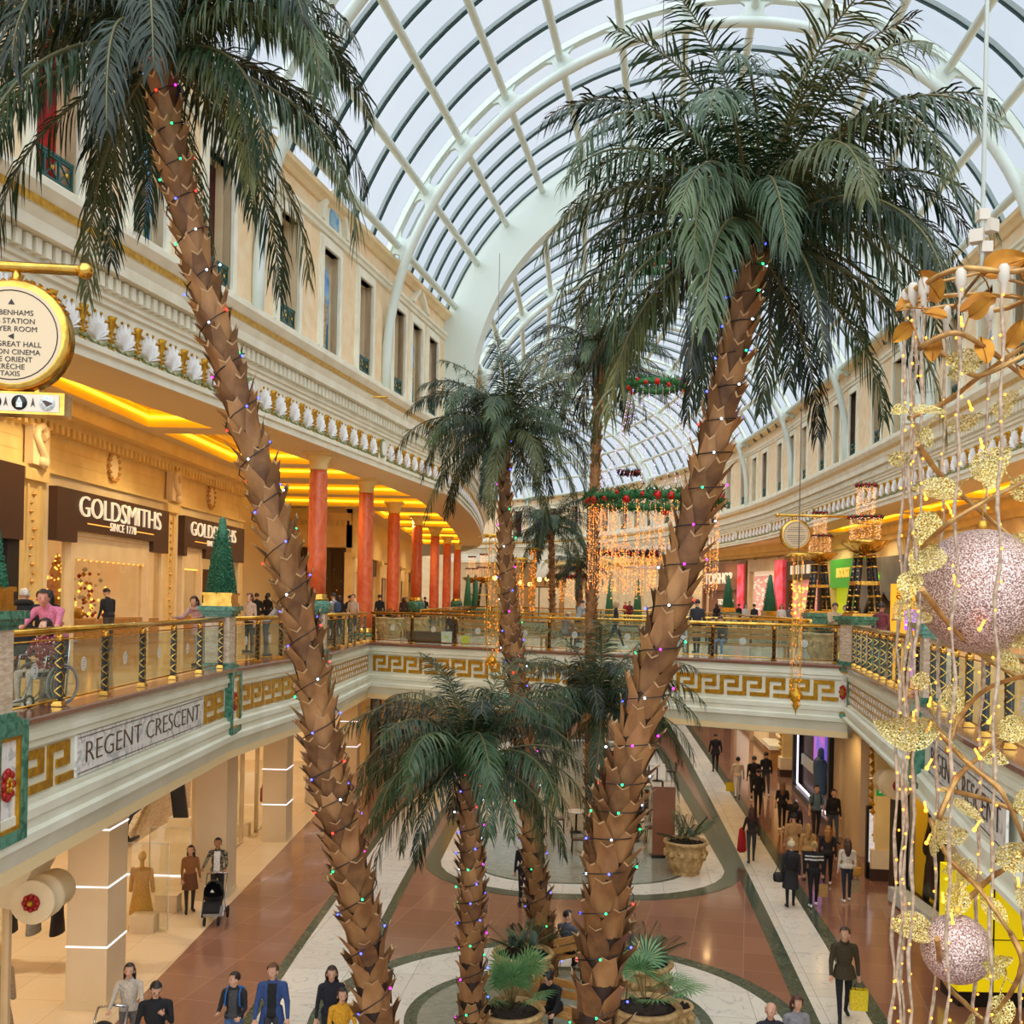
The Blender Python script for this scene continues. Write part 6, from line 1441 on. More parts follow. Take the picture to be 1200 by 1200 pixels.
b = MB(); b.tube([(RING*math.cos(2*PI*i/32), RING*math.sin(2*PI*i/32), .02*math.sin(i)) for i in range(32)], .016, 6, closed=True); child('ring', b, ['branch'], ch)
b = MB()
for a in (0, PI/2): b.tube([(-RING*math.cos(a), -RING*math.sin(a), 0), (0, 0, .1), (RING*math.cos(a), RING*math.sin(a), 0)], .010, 5)
child('spider_frame', b, ['branch'], ch)
rr = random.Random(77); LEN = 4.4
for i, a in enumerate([math.radians(x) for x in (186, 200, 168, 232, 262, 128, 296, 95, 330, 60, 20)]):
    x, y = RING*math.cos(a), RING*math.sin(a); b = MB(); pts = []
    for j in range(30): t = j/29; pts.append((x+.012*math.sin(j*1.7+i), y+.012*math.cos(j*1.3+i), -.05-LEN*t))
    b.tube(pts, [.0095+.0035*math.sin(j*2.1+i) for j in range(30)], 6); child('light_strand', b, ['wirewhite'], ch); b = MB(); b.lathe([(.018, 0), (.03, -.02), (.03, -.08), (.018, -.10), (.016, -.15), (.008, -.16)], (x, y, .02), 8); child('socket', b, ['socket'], ch)
    b = MB()
    for j in range(26): t = (j+rr.random()*.8)/26; p = pts[min(29, int(t*29))]; b.ball((p[0]+rr.uniform(-.014, .014), p[1]-.008, -.08-LEN*t), .0072, 5, 4)
    o = child('amber_bulbs', b, ['amber'], ch); o['kind'] = 'stuff'
def leaf_shape(b, c, d, nrm, L, W, m=0, cup=.12):
    d = Vector(d).normalized(); n = (Vector(nrm)-d*Vector(nrm).dot(d)).normalized(); s = d.cross(n); vs = []; K = 7
    for i in range(K+1):
        t = i/K; w = W*math.sin(PI*min(1, t*.97+.03))**.62*(1.15-.45*t) if 0 < i < K else .002
        for k in (-1, -.5, 0, .5, 1): vs.append(Vector(c)+d*L*t+s*w*k+n*(-cup*L*(t-.4)**2*1.5+cup*W*1.2*abs(k)**1.5))
    b.add(vs, [(i*5+j, i*5+j+1, (i+1)*5+j+1, (i+1)*5+j) for i in range(K) for j in range(4)], m, True)
    b.tube([Vector(c)+d*L*t+n*(-cup*L*(t-.4)**2*1.5+.003) for t in (0, .33, .66, .95)], [.004, .004, .003, .001], 4, m)
# twining branches, as read off where they cross the strands
BR = [[(1062, 360), (1100, 348), (1150, 345), (1205, 350)], [(1085, 400), (1120, 425), (1150, 440), (1215, 408)], [(1078, 408), (1120, 390), (1165, 415), (1210, 450)], [(1075, 520), (1105, 560), (1150, 600), (1205, 645)], [(1065, 490), (1110, 470), (1150, 440), (1210, 400)],
      [(1082, 640), (1110, 615), (1150, 590), (1210, 560)], [(1080, 690), (1115, 735), (1160, 775), (1210, 800)], [(1110, 880), (1125, 840), (1160, 805), (1215, 790)], [(1090, 845), (1130, 890), (1175, 930), (1200, 985)], [(1100, 960), (1120, 915), (1150, 885), (1200, 850)], [(1105, 925), (1150, 935), (1190, 950), (1215, 960)],
      [(1090, 960), (1112, 1005), (1150, 1045), (1185, 1095)], [(1185, 1095), (1198, 1130), (1180, 1170), (1150, 1200)], [(1098, 1100), (1108, 1150), (1135, 1180), (1165, 1205)], [(1128, 1060), (1160, 1030), (1190, 1010), (1215, 990)]]
BPTS = []
for i, br in enumerate(BR):
    b = MB(); P_ = smooth([(x, y) for x, y in br], 5); pts = []
    for j, (x, y) in enumerate(P_): Yq = CY+.34*math.sin(j/len(P_)*PI+i*1.9)-.1; v = at(x, y, Yq)-cc; pts.append(v); BPTS.append(v)
    b.tube(pts, [.017-.007*j/len(pts) for j in range(len(pts))], 7); b.tube([p+Vector((.012*math.sin(j*.9), .012*math.cos(j*.9), .006)) for j, p in enumerate(pts)], .006, 5); child('branch', b, ['branch'], ch)
LV = [(1085, 345, -150, .20, 1), (1103, 352, 140, .20, 1), (1150, 322, 20, .24, 1), (1168, 348, 200, .22, 1), (1195, 318, 10, .2, 1), (1068, 378, 230, .16, 1), (1095, 395, 265, .16, 1), (1110, 372, 160, .14, 1), (1135, 372, 40, .14, 1), (1150, 396, 280, .18, 1), (1178, 408, 60, .2, 1), (1152, 425, 170, .20, 0), (1195, 430, 330, .2, 1),
      (1063, 478, 200, .13, 0), (1080, 500, 300, .16, 0), (1110, 500, 20, .22, 0), (1105, 480, 190, .2, 0), (1062, 540, 170, .13, 0), (1128, 580, 170, .28, 0), (1138, 560, 40, .25, 0), (1180, 575, 10, .24, 0), (1095, 600, 240, .22, 0), (1100, 640, 220, .3, 0), (1070, 668, 250, .18, 0), (1190, 625, 300, .16, 0), (1080, 700, 300, .12, 0), (1085, 715, 190, .28, 0), (1110, 718, 340, .2, 0),
      (1120, 742, 20, .3, 0), (1150, 765, 340, .24, 0), (1178, 752, 20, .22, 0), (1090, 800, 170, .18, 0), (1130, 815, 190, .26, 0), (1100, 858, 175, .3, 0), (1170, 865, 30, .24, 0), (1145, 880, 340, .22, 0), (1065, 870, 100, .2, 0), (1115, 935, 320, .20, 0), (1100, 955, 275, .24, 0), (1135, 975, 200, .18, 0), (1125, 1005, 210, .18, 0), (1138, 1008, 250, .20, 0), (1128, 1038, 230, .22, 0), (1150, 1052, 310, .22, 0),
      (1165, 1010, 30, .24, 0), (1190, 1040, 330, .26, 0), (1095, 1088, 175, .26, 0), (1150, 1130, 10, .2, 0), (1180, 1140, 160, .22, 0), (1175, 1165, 250, .2, 0), (1140, 1190, 220, .22, 0), (1165, 1185, 300, .2, 0), (1185, 945, 10, .2, 0), (1185, 700, 20, .16, 0), (1190, 470, 200, .22, 0), (1165, 540, 250, .2, 0), (1110, 440, 30, .16, 0)]
for i, (x, y, a, L, mt) in enumerate(LV):
    b = MB(); Yq = CY+rr.uniform(-.35, .15); c_ = at(x, y, Yq)-cc; q_ = min(BPTS, key=lambda v: (v-c_).length); b.tube([c_, (c_+q_)/2+Vector((0, 0, .02)), q_], .0045, 5); a = math.radians(a); d = Vector((math.cos(a), rr.uniform(-.7, .4), math.sin(a))); k_ = rr.uniform(.8, 1.15); leaf_shape(b, at(x, y, Yq)-cc, d, (rr.uniform(-.9, .9), -1, rr.uniform(-.9, 1.1)), L*k_, L*.37*k_, 0, rr.uniform(.05, .3)); child('leaf', b, ['bronzeleaf' if mt else 'glitterleaf'], ch)
b = MB()
for i in range(26): x, y = rr.uniform(1070, 1195), rr.uniform(380, 1180); p = at(x, y, CY+rr.uniform(-.3, .2))-cc; b.ball(p, .012, 6, 5); b.tube([p, p+Vector((rr.uniform(-.03, .03), 0, .05))], .006, 4)
o = child('amber_bulbs', b, ['amber'], ch); o['kind'] = 'stuff'
for l, x, y, r_, Y in (('large rose gold glitter bauble hanging inside the chandelier', 1150, 693, 73, 6.1), ('smaller glitter bauble low inside the chandelier, over the yellow panel', 1121, 1112, 40, 6.05)):
    c = at(x, y, Y); R_ = r_*Y/F; q = thing('bauble', l, 'bauble', tuple(c), 0); b = MB(); b.ball((0, 0, 0), R_, 48, 32); child('globe', b, ['glitterball'], q); b = MB(); b.lathe([(.02, 0), (.026, .02), (.02, .05)], (0, 0, R_*.99), 8); b.tube([(0, 0, R_+.04), (0, 0, R_+.3)], .003, 4); child('hanger', b, ['gilt'], q)
# ================================================================ wreath chandeliers
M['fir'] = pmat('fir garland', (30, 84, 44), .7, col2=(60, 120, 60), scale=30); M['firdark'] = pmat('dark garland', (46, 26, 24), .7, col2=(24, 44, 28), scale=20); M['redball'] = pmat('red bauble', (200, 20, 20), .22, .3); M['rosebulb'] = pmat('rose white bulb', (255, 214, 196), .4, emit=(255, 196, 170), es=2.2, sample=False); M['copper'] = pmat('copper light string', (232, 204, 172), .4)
def garland(b, c, R_, th, n, dark=False):
    r = random.Random(int(R_*1000)); c = Vector(c)
    for i in range(n):
        a = r.random()*6.28; q = R_+r.uniform(-1, 1)*th*.5; p = c+Vector((q*math.cos(a), q*math.sin(a), r.uniform(-1, 1)*th*.6)); d = Vector((r.uniform(-1, 1), r.uniform(-1, 1), r.uniform(-.8, 1.2))).normalized()*th*.9; w = d.orthogonal().normalized()*th*.09; w2 = d.cross(w).normalized()*th*.09
        b.add([p-w, p+w, p+d], [(0, 1, 2)]); b.add([p-w2, p+w2, p+d], [(0, 1, 2)])
def light_rings(label, c, tiers, strands, name='wreath_chandelier', cable=8., dark=False, dens=12, bulb=.018, cat='chandelier', group=None, sway=False):
    """tiers: (z offset, radius, garland thickness, strand length)"""
    r = random.Random(int(c[0]*97)); R_ = thing(name, label, cat, tuple(c), 0, group)
    for z, rad, th, ln in tiers:
        b = MB(); b.tube([(rad*math.cos(2*PI*i/28), rad*math.sin(2*PI*i/28), z) for i in range(28)], th*.45, 6, closed=True); garland(b, (0, 0, z), rad, th, int(700*rad+160), dark); g = child('garland', b, ['firdark' if dark else 'fir'], R_)
        b = MB(); k = int(14*rad)+6
        for i in range(k): a = 2*PI*(i+.4*r.random())/k; b.ball((rad*1.03*math.cos(a), rad*1.03*math.sin(a), z+r.uniform(-.5, .4)*th), th*.40*r.uniform(.7, 1.2), 8, 6)
        child('red_baubles', b, ['redball'], g)['kind'] = 'stuff'
        if ln > 0:
            b = MB(); bb = MB(); k = int(strands*rad)
            for i in range(k):
                a = 2*PI*i/k; q = rad*(.98 if i % 3 else .8+.0*r.random()); x, y = q*math.cos(a), q*math.sin(a); l = ln*r.uniform(.8, 1.); b.tube([(x, y, z), (x+.01, y, z-l*.5), (x, y, z-l)], .004, 3, 0, False)
                for j in range(int(l*dens)): bb.octa((x+r.uniform(-.02, .02), y, z-l*r.random()), bulb, 0 if r.random() < .5 else 1)
            o = child('light_curtain', b, ['copper'], R_); o['kind'] = 'stuff'; o = child('curtain_bulbs', bb, ['orange', 'sparkle'], R_); o['kind'] = 'stuff'
    if cable: b = MB(); b.tube([(0, 0, tiers[0][0]), (0, 0, tiers[0][0]+cable)], .012, 4); child('cable', b, ['grey'], R_)
    return R_
W0 = at(766, 587, 28.)
w = light_rings('big wreath chandelier with red baubles and a curtain of lights, centre', W0, [(6.15, .45, .16, 0), (3.02, .70, .2, 0), (0, 1.72, .26, 2.6)], 44, cable=9.5, bulb=.011)
b = MB(); bb = MB(); r_ = random.Random(4)
for i in range(26):   # swags gathered to a lower hoop, and strings rising to the small wreath above
    a = 2*PI*i/26; p0 = Vector((1.68*math.cos(a), 1.68*math.sin(a), -.1)); p1 = Vector((.75*math.cos(a+.5), .75*math.sin(a+.5), -1.75)); m_ = (p0+p1)/2+Vector((0, 0, -.55)); pts = [p0.lerp(m_, t).lerp(m_.lerp(p1, t), t) for t in [j/8 for j in range(9)]]; b.tube(pts, .006, 3, 0, False)
    for j in range(30): t = r_.random(); q = p0.lerp(m_, t).lerp(m_.lerp(p1, t), t); bb.octa(q+Vector((r_.uniform(-.03, .03),)*3), .012, 0)
    q0 = Vector((.7*math.cos(a), .7*math.sin(a), 2.95)); m2 = Vector((.9*math.cos(a), .9*math.sin(a), 1.2)); pts = [q0.lerp(m2, t).lerp(m2.lerp(p0, t), t) for t in [j/8 for j in range(9)]]; b.tube(pts, .005, 3, 0, False)
    for j in range(14): t = r_.random(); q = q0.lerp(m2, t).lerp(m2.lerp(p0, t), t); bb.octa(q, .012, 1)
b.tube([(.75*math.cos(2*PI*i/20), .75*math.sin(2*PI*i/20), -1.75) for i in range(20)], .02, 4, closed=True)
o = child('light_swags', b, ['copper'], w); o['kind'] = 'stuff'; o = child('swag_bulbs', bb, ['orange', pmat('violet white bulb', (200, 180, 255), .4, emit=(190, 170, 255), es=4, sample=False)], w); o['kind'] = 'stuff'
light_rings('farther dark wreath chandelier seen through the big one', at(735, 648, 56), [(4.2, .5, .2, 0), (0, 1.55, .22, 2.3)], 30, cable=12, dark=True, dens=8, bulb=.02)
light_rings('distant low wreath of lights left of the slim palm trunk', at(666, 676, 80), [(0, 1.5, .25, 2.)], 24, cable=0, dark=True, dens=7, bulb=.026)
# hanging columns of lights
def light_column(label, x, y0, y1, Y, rad, cable=None, tip=True):
    p = at(x, y0, Y); L = p.z-at(x, y1, Y).z; r = thing('light_column', label, 'hanging lights', tuple(p), 0, 'hanging columns of gold lights'); rr = random.Random(int(x)); b = MB(); bb = MB()
    for i in range(9):
        a = 2*PI*i/9; q = rad*(1 if i % 2 else .6); b.tube([(q*math.cos(a), q*math.sin(a), 0), (q*math.cos(a+.3), q*math.sin(a+.3), -L*rr.uniform(.75, .95))], .006*Y/25, 3, 0, False)
        for j in range(int(L*11)): bb.octa((q*math.cos(a)+rr.uniform(-.02, .02), q*math.sin(a), -L*.95*rr.random()), .012*Y/25, rr.choice((0, 1, 1)))
    o = child('light_strands', b, ['gilt'], r); o['kind'] = 'stuff'; o = child('bulbs', bb, ['orange', 'gilt'], r); o['kind'] = 'stuff'
    b = MB(); b.tube([(rad*1.3*math.cos(2*PI*i/14), rad*1.3*math.sin(2*PI*i/14), 0) for i in range(14)], .035*Y/25, 5, closed=True)
    for i in range(14): a = 2*PI*i/14; leaf_shape(b, (rad*1.3*math.cos(a), rad*1.3*math.sin(a), 0), (math.cos(a), math.sin(a), -.3), (0, 0, 1), .16*Y/25, .05*Y/25)
    child('leaf_ring', b, ['gilt'], r)
    if tip: b = MB(); b.lathe([(.01, 0), (.05, -.06), (.03, -.12), (.14, -.22), (.16, -.32), (.06, -.45), (.08, -.52), (.02, -.62), (.005, -.72)], (0, 0, -L+.72), 10); child('gilt_finial', b, ['goldpaint'], r)
    if cable: b = MB(); b.tube([(0, 0, 0), (0, 0, cable)], .012, 4); child('cable', b, ['grey'], r)
light_column('long gold light column with a gilt finial before the right end of the bridge', 936, 650, 838, 24, .15, 12)
light_column('gold light column left of the central slim trunk, in front of the bridge', 579, 628, 790, 34, .26, 9)
light_column('slimmer distant gold light column right of the central slim trunk', 625, 643, 720, 60, .2, 0, False)
light_column('distant gold light column just beside the central trunk', 609, 655, 720, 58, .3, 0, False)
# ================================================================ bowl lamps on column bundles
def bowl_lamp(label, x, yb, ybowl, Y, k):
    p = at(x, yb, Y); r = thing('bowl_lamp', label, 'lamp', (p.x, p.y, FL), 0, 'gilt bowl lamps with fairy lights'); zb = p.z-FL; zt = at(x, ybowl, Y).z-FL
    b = MB(); b.box(-.75*k, .75*k, -.75*k, .75*k, 0, zb-.35*k); b.box(-.85*k, .85*k, -.85*k, .85*k, zb-.35*k, zb-.12*k); child('plinth', b, ['greenmarble'], r); b = MB(); b.box(-.7*k, .7*k, -.7*k, .7*k, zb-.12*k, zb); child('gilt_step', b, ['brass'], r)
    for sx in (-1, 1):
        for sy in (-1, 1):
            b = MB(); bb = MB(); p0, p1 = Vector((sx*.52*k, sy*.52*k, zb)), Vector((sx*.27*k, sy*.27*k, zt-.1*k)); b.tube([p0, p1], .13*k, 10)
            for t in (.02, .30, .5, .53, .80, .97): q = p0.lerp(p1, t); bb.lathe([(.14*k, -.05*k), (.17*k, 0), (.14*k, .05*k)], q, 10)
            for t in (.1, .2, .4, .62, .72, .9): q = p0.lerp(p1, t); [bb.octa(q+Vector((sx_*.12*k, -.09*k, 0)), .05*k) for sx_ in (-.6, .6)]
            c_ = child('column', b, ['black'], r); child('gilding', bb, ['brass'], c_)
    b = MB(); b.box(-.5*k, .5*k, -.5*k, .5*k, (zb+zt)/2-.06, (zb+zt)/2+.06); child('brace', b, ['brass'], r)
    b = MB(); prof = [(.2*k, zt-.12*k), (.25*k, zt), (.6*k, zt+.12*k), (.95*k, zt+.36*k), (1.08*k, zt+.52*k), (1.0*k, zt+.5*k), (.5*k, zt+.2*k), (.02, zt+.14*k)]; b.lathe(prof, n=28)
    for i in range(12): a = 2*PI*i/12; b.tube([(.3*k*math.cos(a), .3*k*math.sin(a), zt+.0), (.66*k*math.cos(a), .66*k*math.sin(a), zt+.1*k), (1.08*k*math.cos(a), 1.08*k*math.sin(a), zt+.5*k)], .025*k, 4)
    child('bowl', b, ['brass'], r); b = MB(); bb = MB(); g = MB(); rr = random.Random(int(x))
    for z0, z1, rad in ((zt+.4*k, zt+1.55*k, .62*k), (zt+1.55*k, zt+2.95*k, .36*k)):
        g.tube([(rad*1.12*math.cos(2*PI*i/20), rad*1.12*math.sin(2*PI*i/20), z1) for i in range(20)], .05*k, 5, closed=True); garland(g, (0, 0, z1), rad*1.12, .16*k, 200)
        for i in range(12): a = 2*PI*i/12; g.ball((rad*1.18*math.cos(a), rad*1.18*math.sin(a), z1), .06*k, 6, 5, 1)
        for i in range(15):
            a = 2*PI*i/15; x_, y_ = rad*math.cos(a), rad*math.sin(a); b.tube([(x_, y_, z1), (x_*.96, y_*.96, z0-.1*(i % 2))], .004*k, 3, 0, False)
            for j in range(30): bb.octa((x_+rr.uniform(-.06, .06)*k, y_+rr.uniform(-.06, .06)*k, rr.uniform(z0-.1*(i % 2), z1)), .014*k, 1 if rr.random() < .6 else 0)
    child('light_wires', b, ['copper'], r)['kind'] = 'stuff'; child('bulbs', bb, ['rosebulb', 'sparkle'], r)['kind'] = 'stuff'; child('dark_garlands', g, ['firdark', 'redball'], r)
bowl_lamp('nearer gilt bowl lamp with two tiers of fairy lights, behind the bridge corner', 1012, 719, 648, 33.5, .72)
bowl_lamp('farther gilt bowl lamp with two tiers of fairy lights, right of the round sign', 959, 716, 658, 44, .68)
for i, (x, Y) in enumerate(((566, 92), (552, 100))): bowl_lamp(('far bowl lamp beyond the bridge, right one', 'far bowl lamp beyond the bridge, left one')[i], x, 712, 682, Y, .8)
# globe lights of the far cafe
r = thing('globe_lamps', 'cluster of glowing globe lamps by the far clock gable', 'lamp', tuple(at(632, 685, 90))); b = MB()
for dx, dz in ((-1.8, -.1), (-1.2, .1), (-.6, 0), (.0, .35), (.5, .4), (1.1, .3), (-2.9, .4)): b.ball((dx*1.3, 0, dz*1.2), .2, 8, 6)
child('globes', b, [pmat('glowing globe', (255, 220, 170), .4, emit=(255, 190, 110), es=4)], r); b = MB(); b.tube([(-3.8, 0, -.2), (1.5, 0, -.2)], .04, 5); b.tube([(0, 0, -.2), (0, 0, -3.2)], .05, 5); child('stem', b, ['black'], r)
# ================================================================ people on the ground floor
def G(x, y): return on(x, y, .012)
def Gh(x, ytop, h):      # ground point of a person whose head top is seen at (x, ytop)
    q = on(x, ytop, h); return Vector((q.x, q.y, .012))
BLK, DK, NAVY = (22, 22, 25), (38, 38, 42), (34, 38, 54)
P_ = person('woman in a mustard-brown top and short brown skirt by the entrance panels', G(222, 1069), 205, 1.66, (150, 96, 48), (60, 42, 36), BLK, hl='long', stride=7, skirt=(.62, (116, 70, 40)), arms=((8, 30, 8), (10, 20, 8)), look=(-25, 0), slim=.95)
P_ = person('man in a black plaid shirt over white T-shirt behind the black pushchair', G(254, 1066), 182, 1.80, (30, 30, 30), DK, BLK, hl='short', hair=(20, 16, 14), sk=(176, 120, 84), top2=(132, 120, 96), topscale=16, inner=(240, 238, 232), arms=((38, 30, 14), (38, 30, 14)))
def pram(label, p, face, col=(20, 20, 22), k=1.):
    r = thing('pushchair', label, 'pushchair', tuple(p), math.radians(face)); b = MB()   # +y is the travel direction
    for s in (-1, 1): b.tube([(s*.24, -.62, 1.02), (s*.26, -.30, .70), (s*.26, .35, .22)], .018, 6); b.tube([(s*.26, -.30, .16), (s*.26, .0, .50)], .016, 6)
    b.tube([(-.24, -.62, 1.02), (0, -.66, 1.04), (.24, -.62, 1.02)], .022, 7); b.tube([(-.27, -.3, .16), (.27, -.3, .16)], .014, 5); child('frame', b, ['chrome'], r)
    for x, y, q in ((-.3, -.32, .15), (.3, -.32, .15), (-.16, .38, .11), (.16, .38, .11)):
        b = MB(); b.tube([(x, y+(q-.03)*math.cos(2*PI*i/16), q+(q-.03)*math.sin(2*PI*i/16)) for i in range(16)], .03, 6, closed=True); b.lathe([(.03, -.03), (.05, 0), (.03, .03)], (x, y, q), 8, axis=(1, 0, 0))
        for i in range(6): b.tube([(x, y, q), (x, y+(q-.04)*math.cos(PI*i/3), q+(q-.04)*math.sin(PI*i/3))], .006, 4)
        child('wheel', b, ['blackcloth'], r)
    b = MB(); e = MB(); e.ball((0, 0, 0), 1, 14, 10); b.add([(v[0]*.25, v[1]*.36-.02+.1*v[2], max(-.6, v[2])*.36+.68) for v in e.v], [f for f in e.f if not (sum(e.v[i][1] for i in f)/len(f) > .35 and sum(e.v[i][2] for i in f)/len(f) > .12)], 0, True); child('hood', b, [cloth(col, 'pr')], r)
    b = MB(); b.box(-.2, .2, -.18, .34, .46, .54); b.prism([(-.2, .3, .5), (.2, .3, .5), (.2, .52, .34), (-.2, .52, .34)], (0, 0, .06)); child('seat', b, [cloth(col, 'pr')], r); b = MB(); b.box(-.22, .22, -.2, .25, .2, .34); child('basket', b, [cloth((196, 192, 186), 'bsk')], r)
    b = MB(); b.prism([(-.05, .315, .80), (.05, .315, .80), (0, .31, .87)], (0, .012, 0)); child('emblem', b, ['frost'], r); return r
pram('black pushchair with white emblem pushed by the man in plaid', G(250, 1080), 188)
q = Gh(152, 1131, 1.66); P_ = person('long dark haired woman in a cream knitted vest, lower left foreground', q, 190, 1.66, (200, 188, 170), (120, 116, 112), BLK, hl='long', hair=(22, 16, 14), arms=((40, 25, 12), (40, 25, 12)), inner=(214, 200, 178)); pram('black pushchair pushed by the woman in the cream vest, lower left', q+Vector((-.12, -.85, 0)), 186)
person('man in a plain black sweater with hand at his chest, lower left foreground', Gh(183, 1152, 1.76), 192, 1.76, BLK, DK, BLK, hl='short', arms=((18, 125, 10), (12, 20, 12)), look=(15, -28), inner=None, slim=1.12)
q = person('boy in a black jacket with white sleeves and a blue backpack, bottom edge', Gh(275, 1141, 1.62), 176, 1.62, (34, 32, 34), (80, 120, 170), BLK, hl='short', hair=(46, 28, 18), look=(-40, 0), arms=((12, 60, 8), (18, 70, 10)), strip=(1.0, 1.02, 40, (235, 235, 235)), pack=(40, 110, 180), inner=(72, 70, 72))
bag('orange-red carrier bag held by the boy in the black and white jacket', q['hands'][0], .3, .34, .1, (240, 80, 30), 176)
q = person('man in an open blue coat over a printed black T-shirt, bottom edge', Gh(320, 1131, 1.78), 185, 1.78, (52, 78, 130), (60, 60, 64), BLK, hl='short', hair=(104, 66, 40), look=(-20, -5), inner=(24, 24, 26), coat=.76, arms=((4, 18, 12), (6, 18, 12))); bag('white carrier bag held by the man in the open blue coat', q['hands'][1], .28, .3, .1, (236, 220, 216), 185)
person('person in glasses and a dark navy hoodie beside the left trunk, bottom edge', Gh(389, 1134, 1.70), 188, 1.70, (26, 28, 38), DK, BLK, hl='bob', hair=(56, 40, 30), look=(0, -8), hood=(26, 28, 38), arms=((6, 20, 10), (6, 20, 10)))
person('dark haired person in a yellow jacket beside the left trunk, bottom edge', Gh(401, 1160, 1.58), 200, 1.58, (222, 160, 30), DK, BLK, hl='bob', hair=(40, 26, 22), arms=((10, 40, 10), (10, 40, 10)))
q = person('man in an olive jacket striding with a yellow bag, lower right', G(988, 1197), 172, 1.80, (66, 56, 30), (26, 28, 32), BLK, hl='short', hair=(58, 38, 26), look=(-30, 0), stride=16, arms=((-8, 15, 12), (12, 18, 12)), collar=((60, 50, 28), 'c'), coat=.84); bag('bright yellow carrier bag held by the man in the olive jacket', q['hands'][0], .34, .40, .14, (240, 214, 30), 172, (200, 170, 20))
person('balding grey man in a dark top at the bottom edge, right of centre', Gh(903, 1177, 1.74), 185, 1.74, (40, 38, 50), DK, BLK, hl='bald', hair=(170, 166, 160), look=(-30, 0)); person('brown haired woman in a grey top at the bottom edge, right of centre', Gh(934, 1169, 1.66), 188, 1.66, (150, 150, 154), DK, BLK, hl='bob', hair=(88, 48, 34), look=(10, -6))
# walkers going away on the right
def walker(label, x, y, h, **k):
    face = k.pop('face', -6); return person(label, G(x, y), face, h, **k)
q = walker('woman with long auburn hair in black carrying a red coat, on the white stripe', 880, 1011, 1.70, top=(48, 34, 32), legs=(54, 58, 60), hl='long', hair=(86, 40, 28), stride=13, arms=((6, 50, 14), (-10, 10, 8)), slim=.92)
b = MB(); c = q['hands'][0]; b.lathe([(.05, .12), (.12, .05), (.16, -.25), (.19, -.6), (.1, -.66)], c+Vector((-.03, 0, .0)), 10, sx=.8, sy=.6); tag(b.build('red_coat', [cloth((190, 24, 24), 'red')]), 'red coat hanging from the arm of the auburn haired woman', 'coat')
walker('man in a black suit farthest away on the white stripe', 838, 904, 1.80, top=BLK, legs=BLK, hl='short', stride=8, slim=1.05, coat=.8, arms=((0, 15, 14), (0, 15, 14)))
q = walker('woman in white trousers and pale lace top with dark bun', 864, 935, 1.68, top=(208, 196, 178), legs=(226, 226, 228), hl='bun', stride=14, slim=1.0, arms=((4, 15, 16), (4, 12, 12))); bag('yellow carrier bag held by the woman in white trousers', q['hands'][0], .34, .36, .14, (226, 200, 20))
walker('broad man in black, left of the pair under the bridge', 883, 938, 1.80, top=BLK, legs=(40, 42, 50), shoe='white', hl='short', stride=10, slim=1.12); walker('man in black with grey trousers, right of the pair under the bridge', 897, 932, 1.80, top=BLK, legs=(74, 74, 80), shoe='white', hl='short', stride=-10)
walker('slim man all in black just behind the pair under the bridge', 888, 957, 1.78, top=(26, 24, 26), legs=(30, 28, 30), hl='short', stride=12)
q = walker('woman in a black T-shirt and leggings with long fair-brown hair and white trainers', 916, 972, 1.68, top=BLK, legs=BLK, shoe='white', hl='long', hair=(126, 88, 58), sleeve='short', stride=12); handbag('black shoulder bag of the woman in black leggings', q['shoulder'][1], q['hands'][1]+Vector((.06, 0, .16)), BLK)
walker('man in a blue-grey T-shirt with a black backpack facing the camera', 956, 982, 1.80, face=178, top=(98, 124, 142), legs=(54, 50, 50), hl='short', hair=(26, 20, 16), sleeve='short', stride=10, pack=BLK); walker('man in a black sweater and jeans walking beside the lit shop window', 976, 988, 1.80, face=186, top=BLK, legs=(84, 92, 106), hl='short', hair=(20, 16, 14), stride=-9)
walker('black haired person in dark clothes ahead of the tan coat', 931, 1000, 1.66, top=(34, 30, 34), legs=DK, hl='bob', hair=(18, 14, 14)); walker('person in a tan coat walking between dark hair and pale hat', 929, 1022, 1.74, top=(186, 142, 90), legs=DK, hl='short', hair=(22, 18, 16), coat=.7, slim=1.05)
walker('fair haired woman in a tan jacket beside the tan coat', 946, 1032, 1.64, top=(190, 146, 84), legs=DK, hl='long', hair=(186, 140, 80)); q = walker('person in a pale bobble hat and long black coat with backpack', 926, 1062, 1.70, top=(44, 44, 48), legs=BLK, hl='short', hair=(210, 190, 150), hat=(222, 204, 164), coat=.5, pack=BLK, stride=6)
handbag('black bag swinging left of the person in the bobble hat', q['shoulder'][0], q['hands'][0]+Vector((-.06, 0, .1)), BLK)
q = walker('blonde woman in a black top with white stripes across the shoulders', 953, 1062, 1.70, top=(24, 24, 26), legs=BLK, shoe='white', hl='bun', hair=(206, 168, 104), strip=(1.24, 1.42, 22, (228, 224, 216)), stride=10, slim=1.05); bag('brown paper bag held by the woman with striped shoulders', q['hands'][1], .24, .34, .12, (190, 150, 90))
walker('woman with long golden wavy hair in black leaning into the group', 969, 1039, 1.72, face=-14, top=(26, 24, 26), legs=BLK, shoe='white', hl='long', hair=(176, 116, 52), stride=15)
q = walker('woman in a white jumper and dark jeans with a tan shoulder bag', 992, 1056, 1.68, top=(234, 226, 208), legs=(38, 44, 60), shoe='white', hl='long', hair=(92, 60, 44), stride=8); handbag('tan leather shoulder bag of the woman in the white jumper', q['shoulder'][1], q['hands'][1]+Vector((.02, 0, .18)), (206, 150, 60)); bag('beige paper bag held by the woman in the white jumper', q['hands'][1], .26, .34, .12, (176, 152, 116))
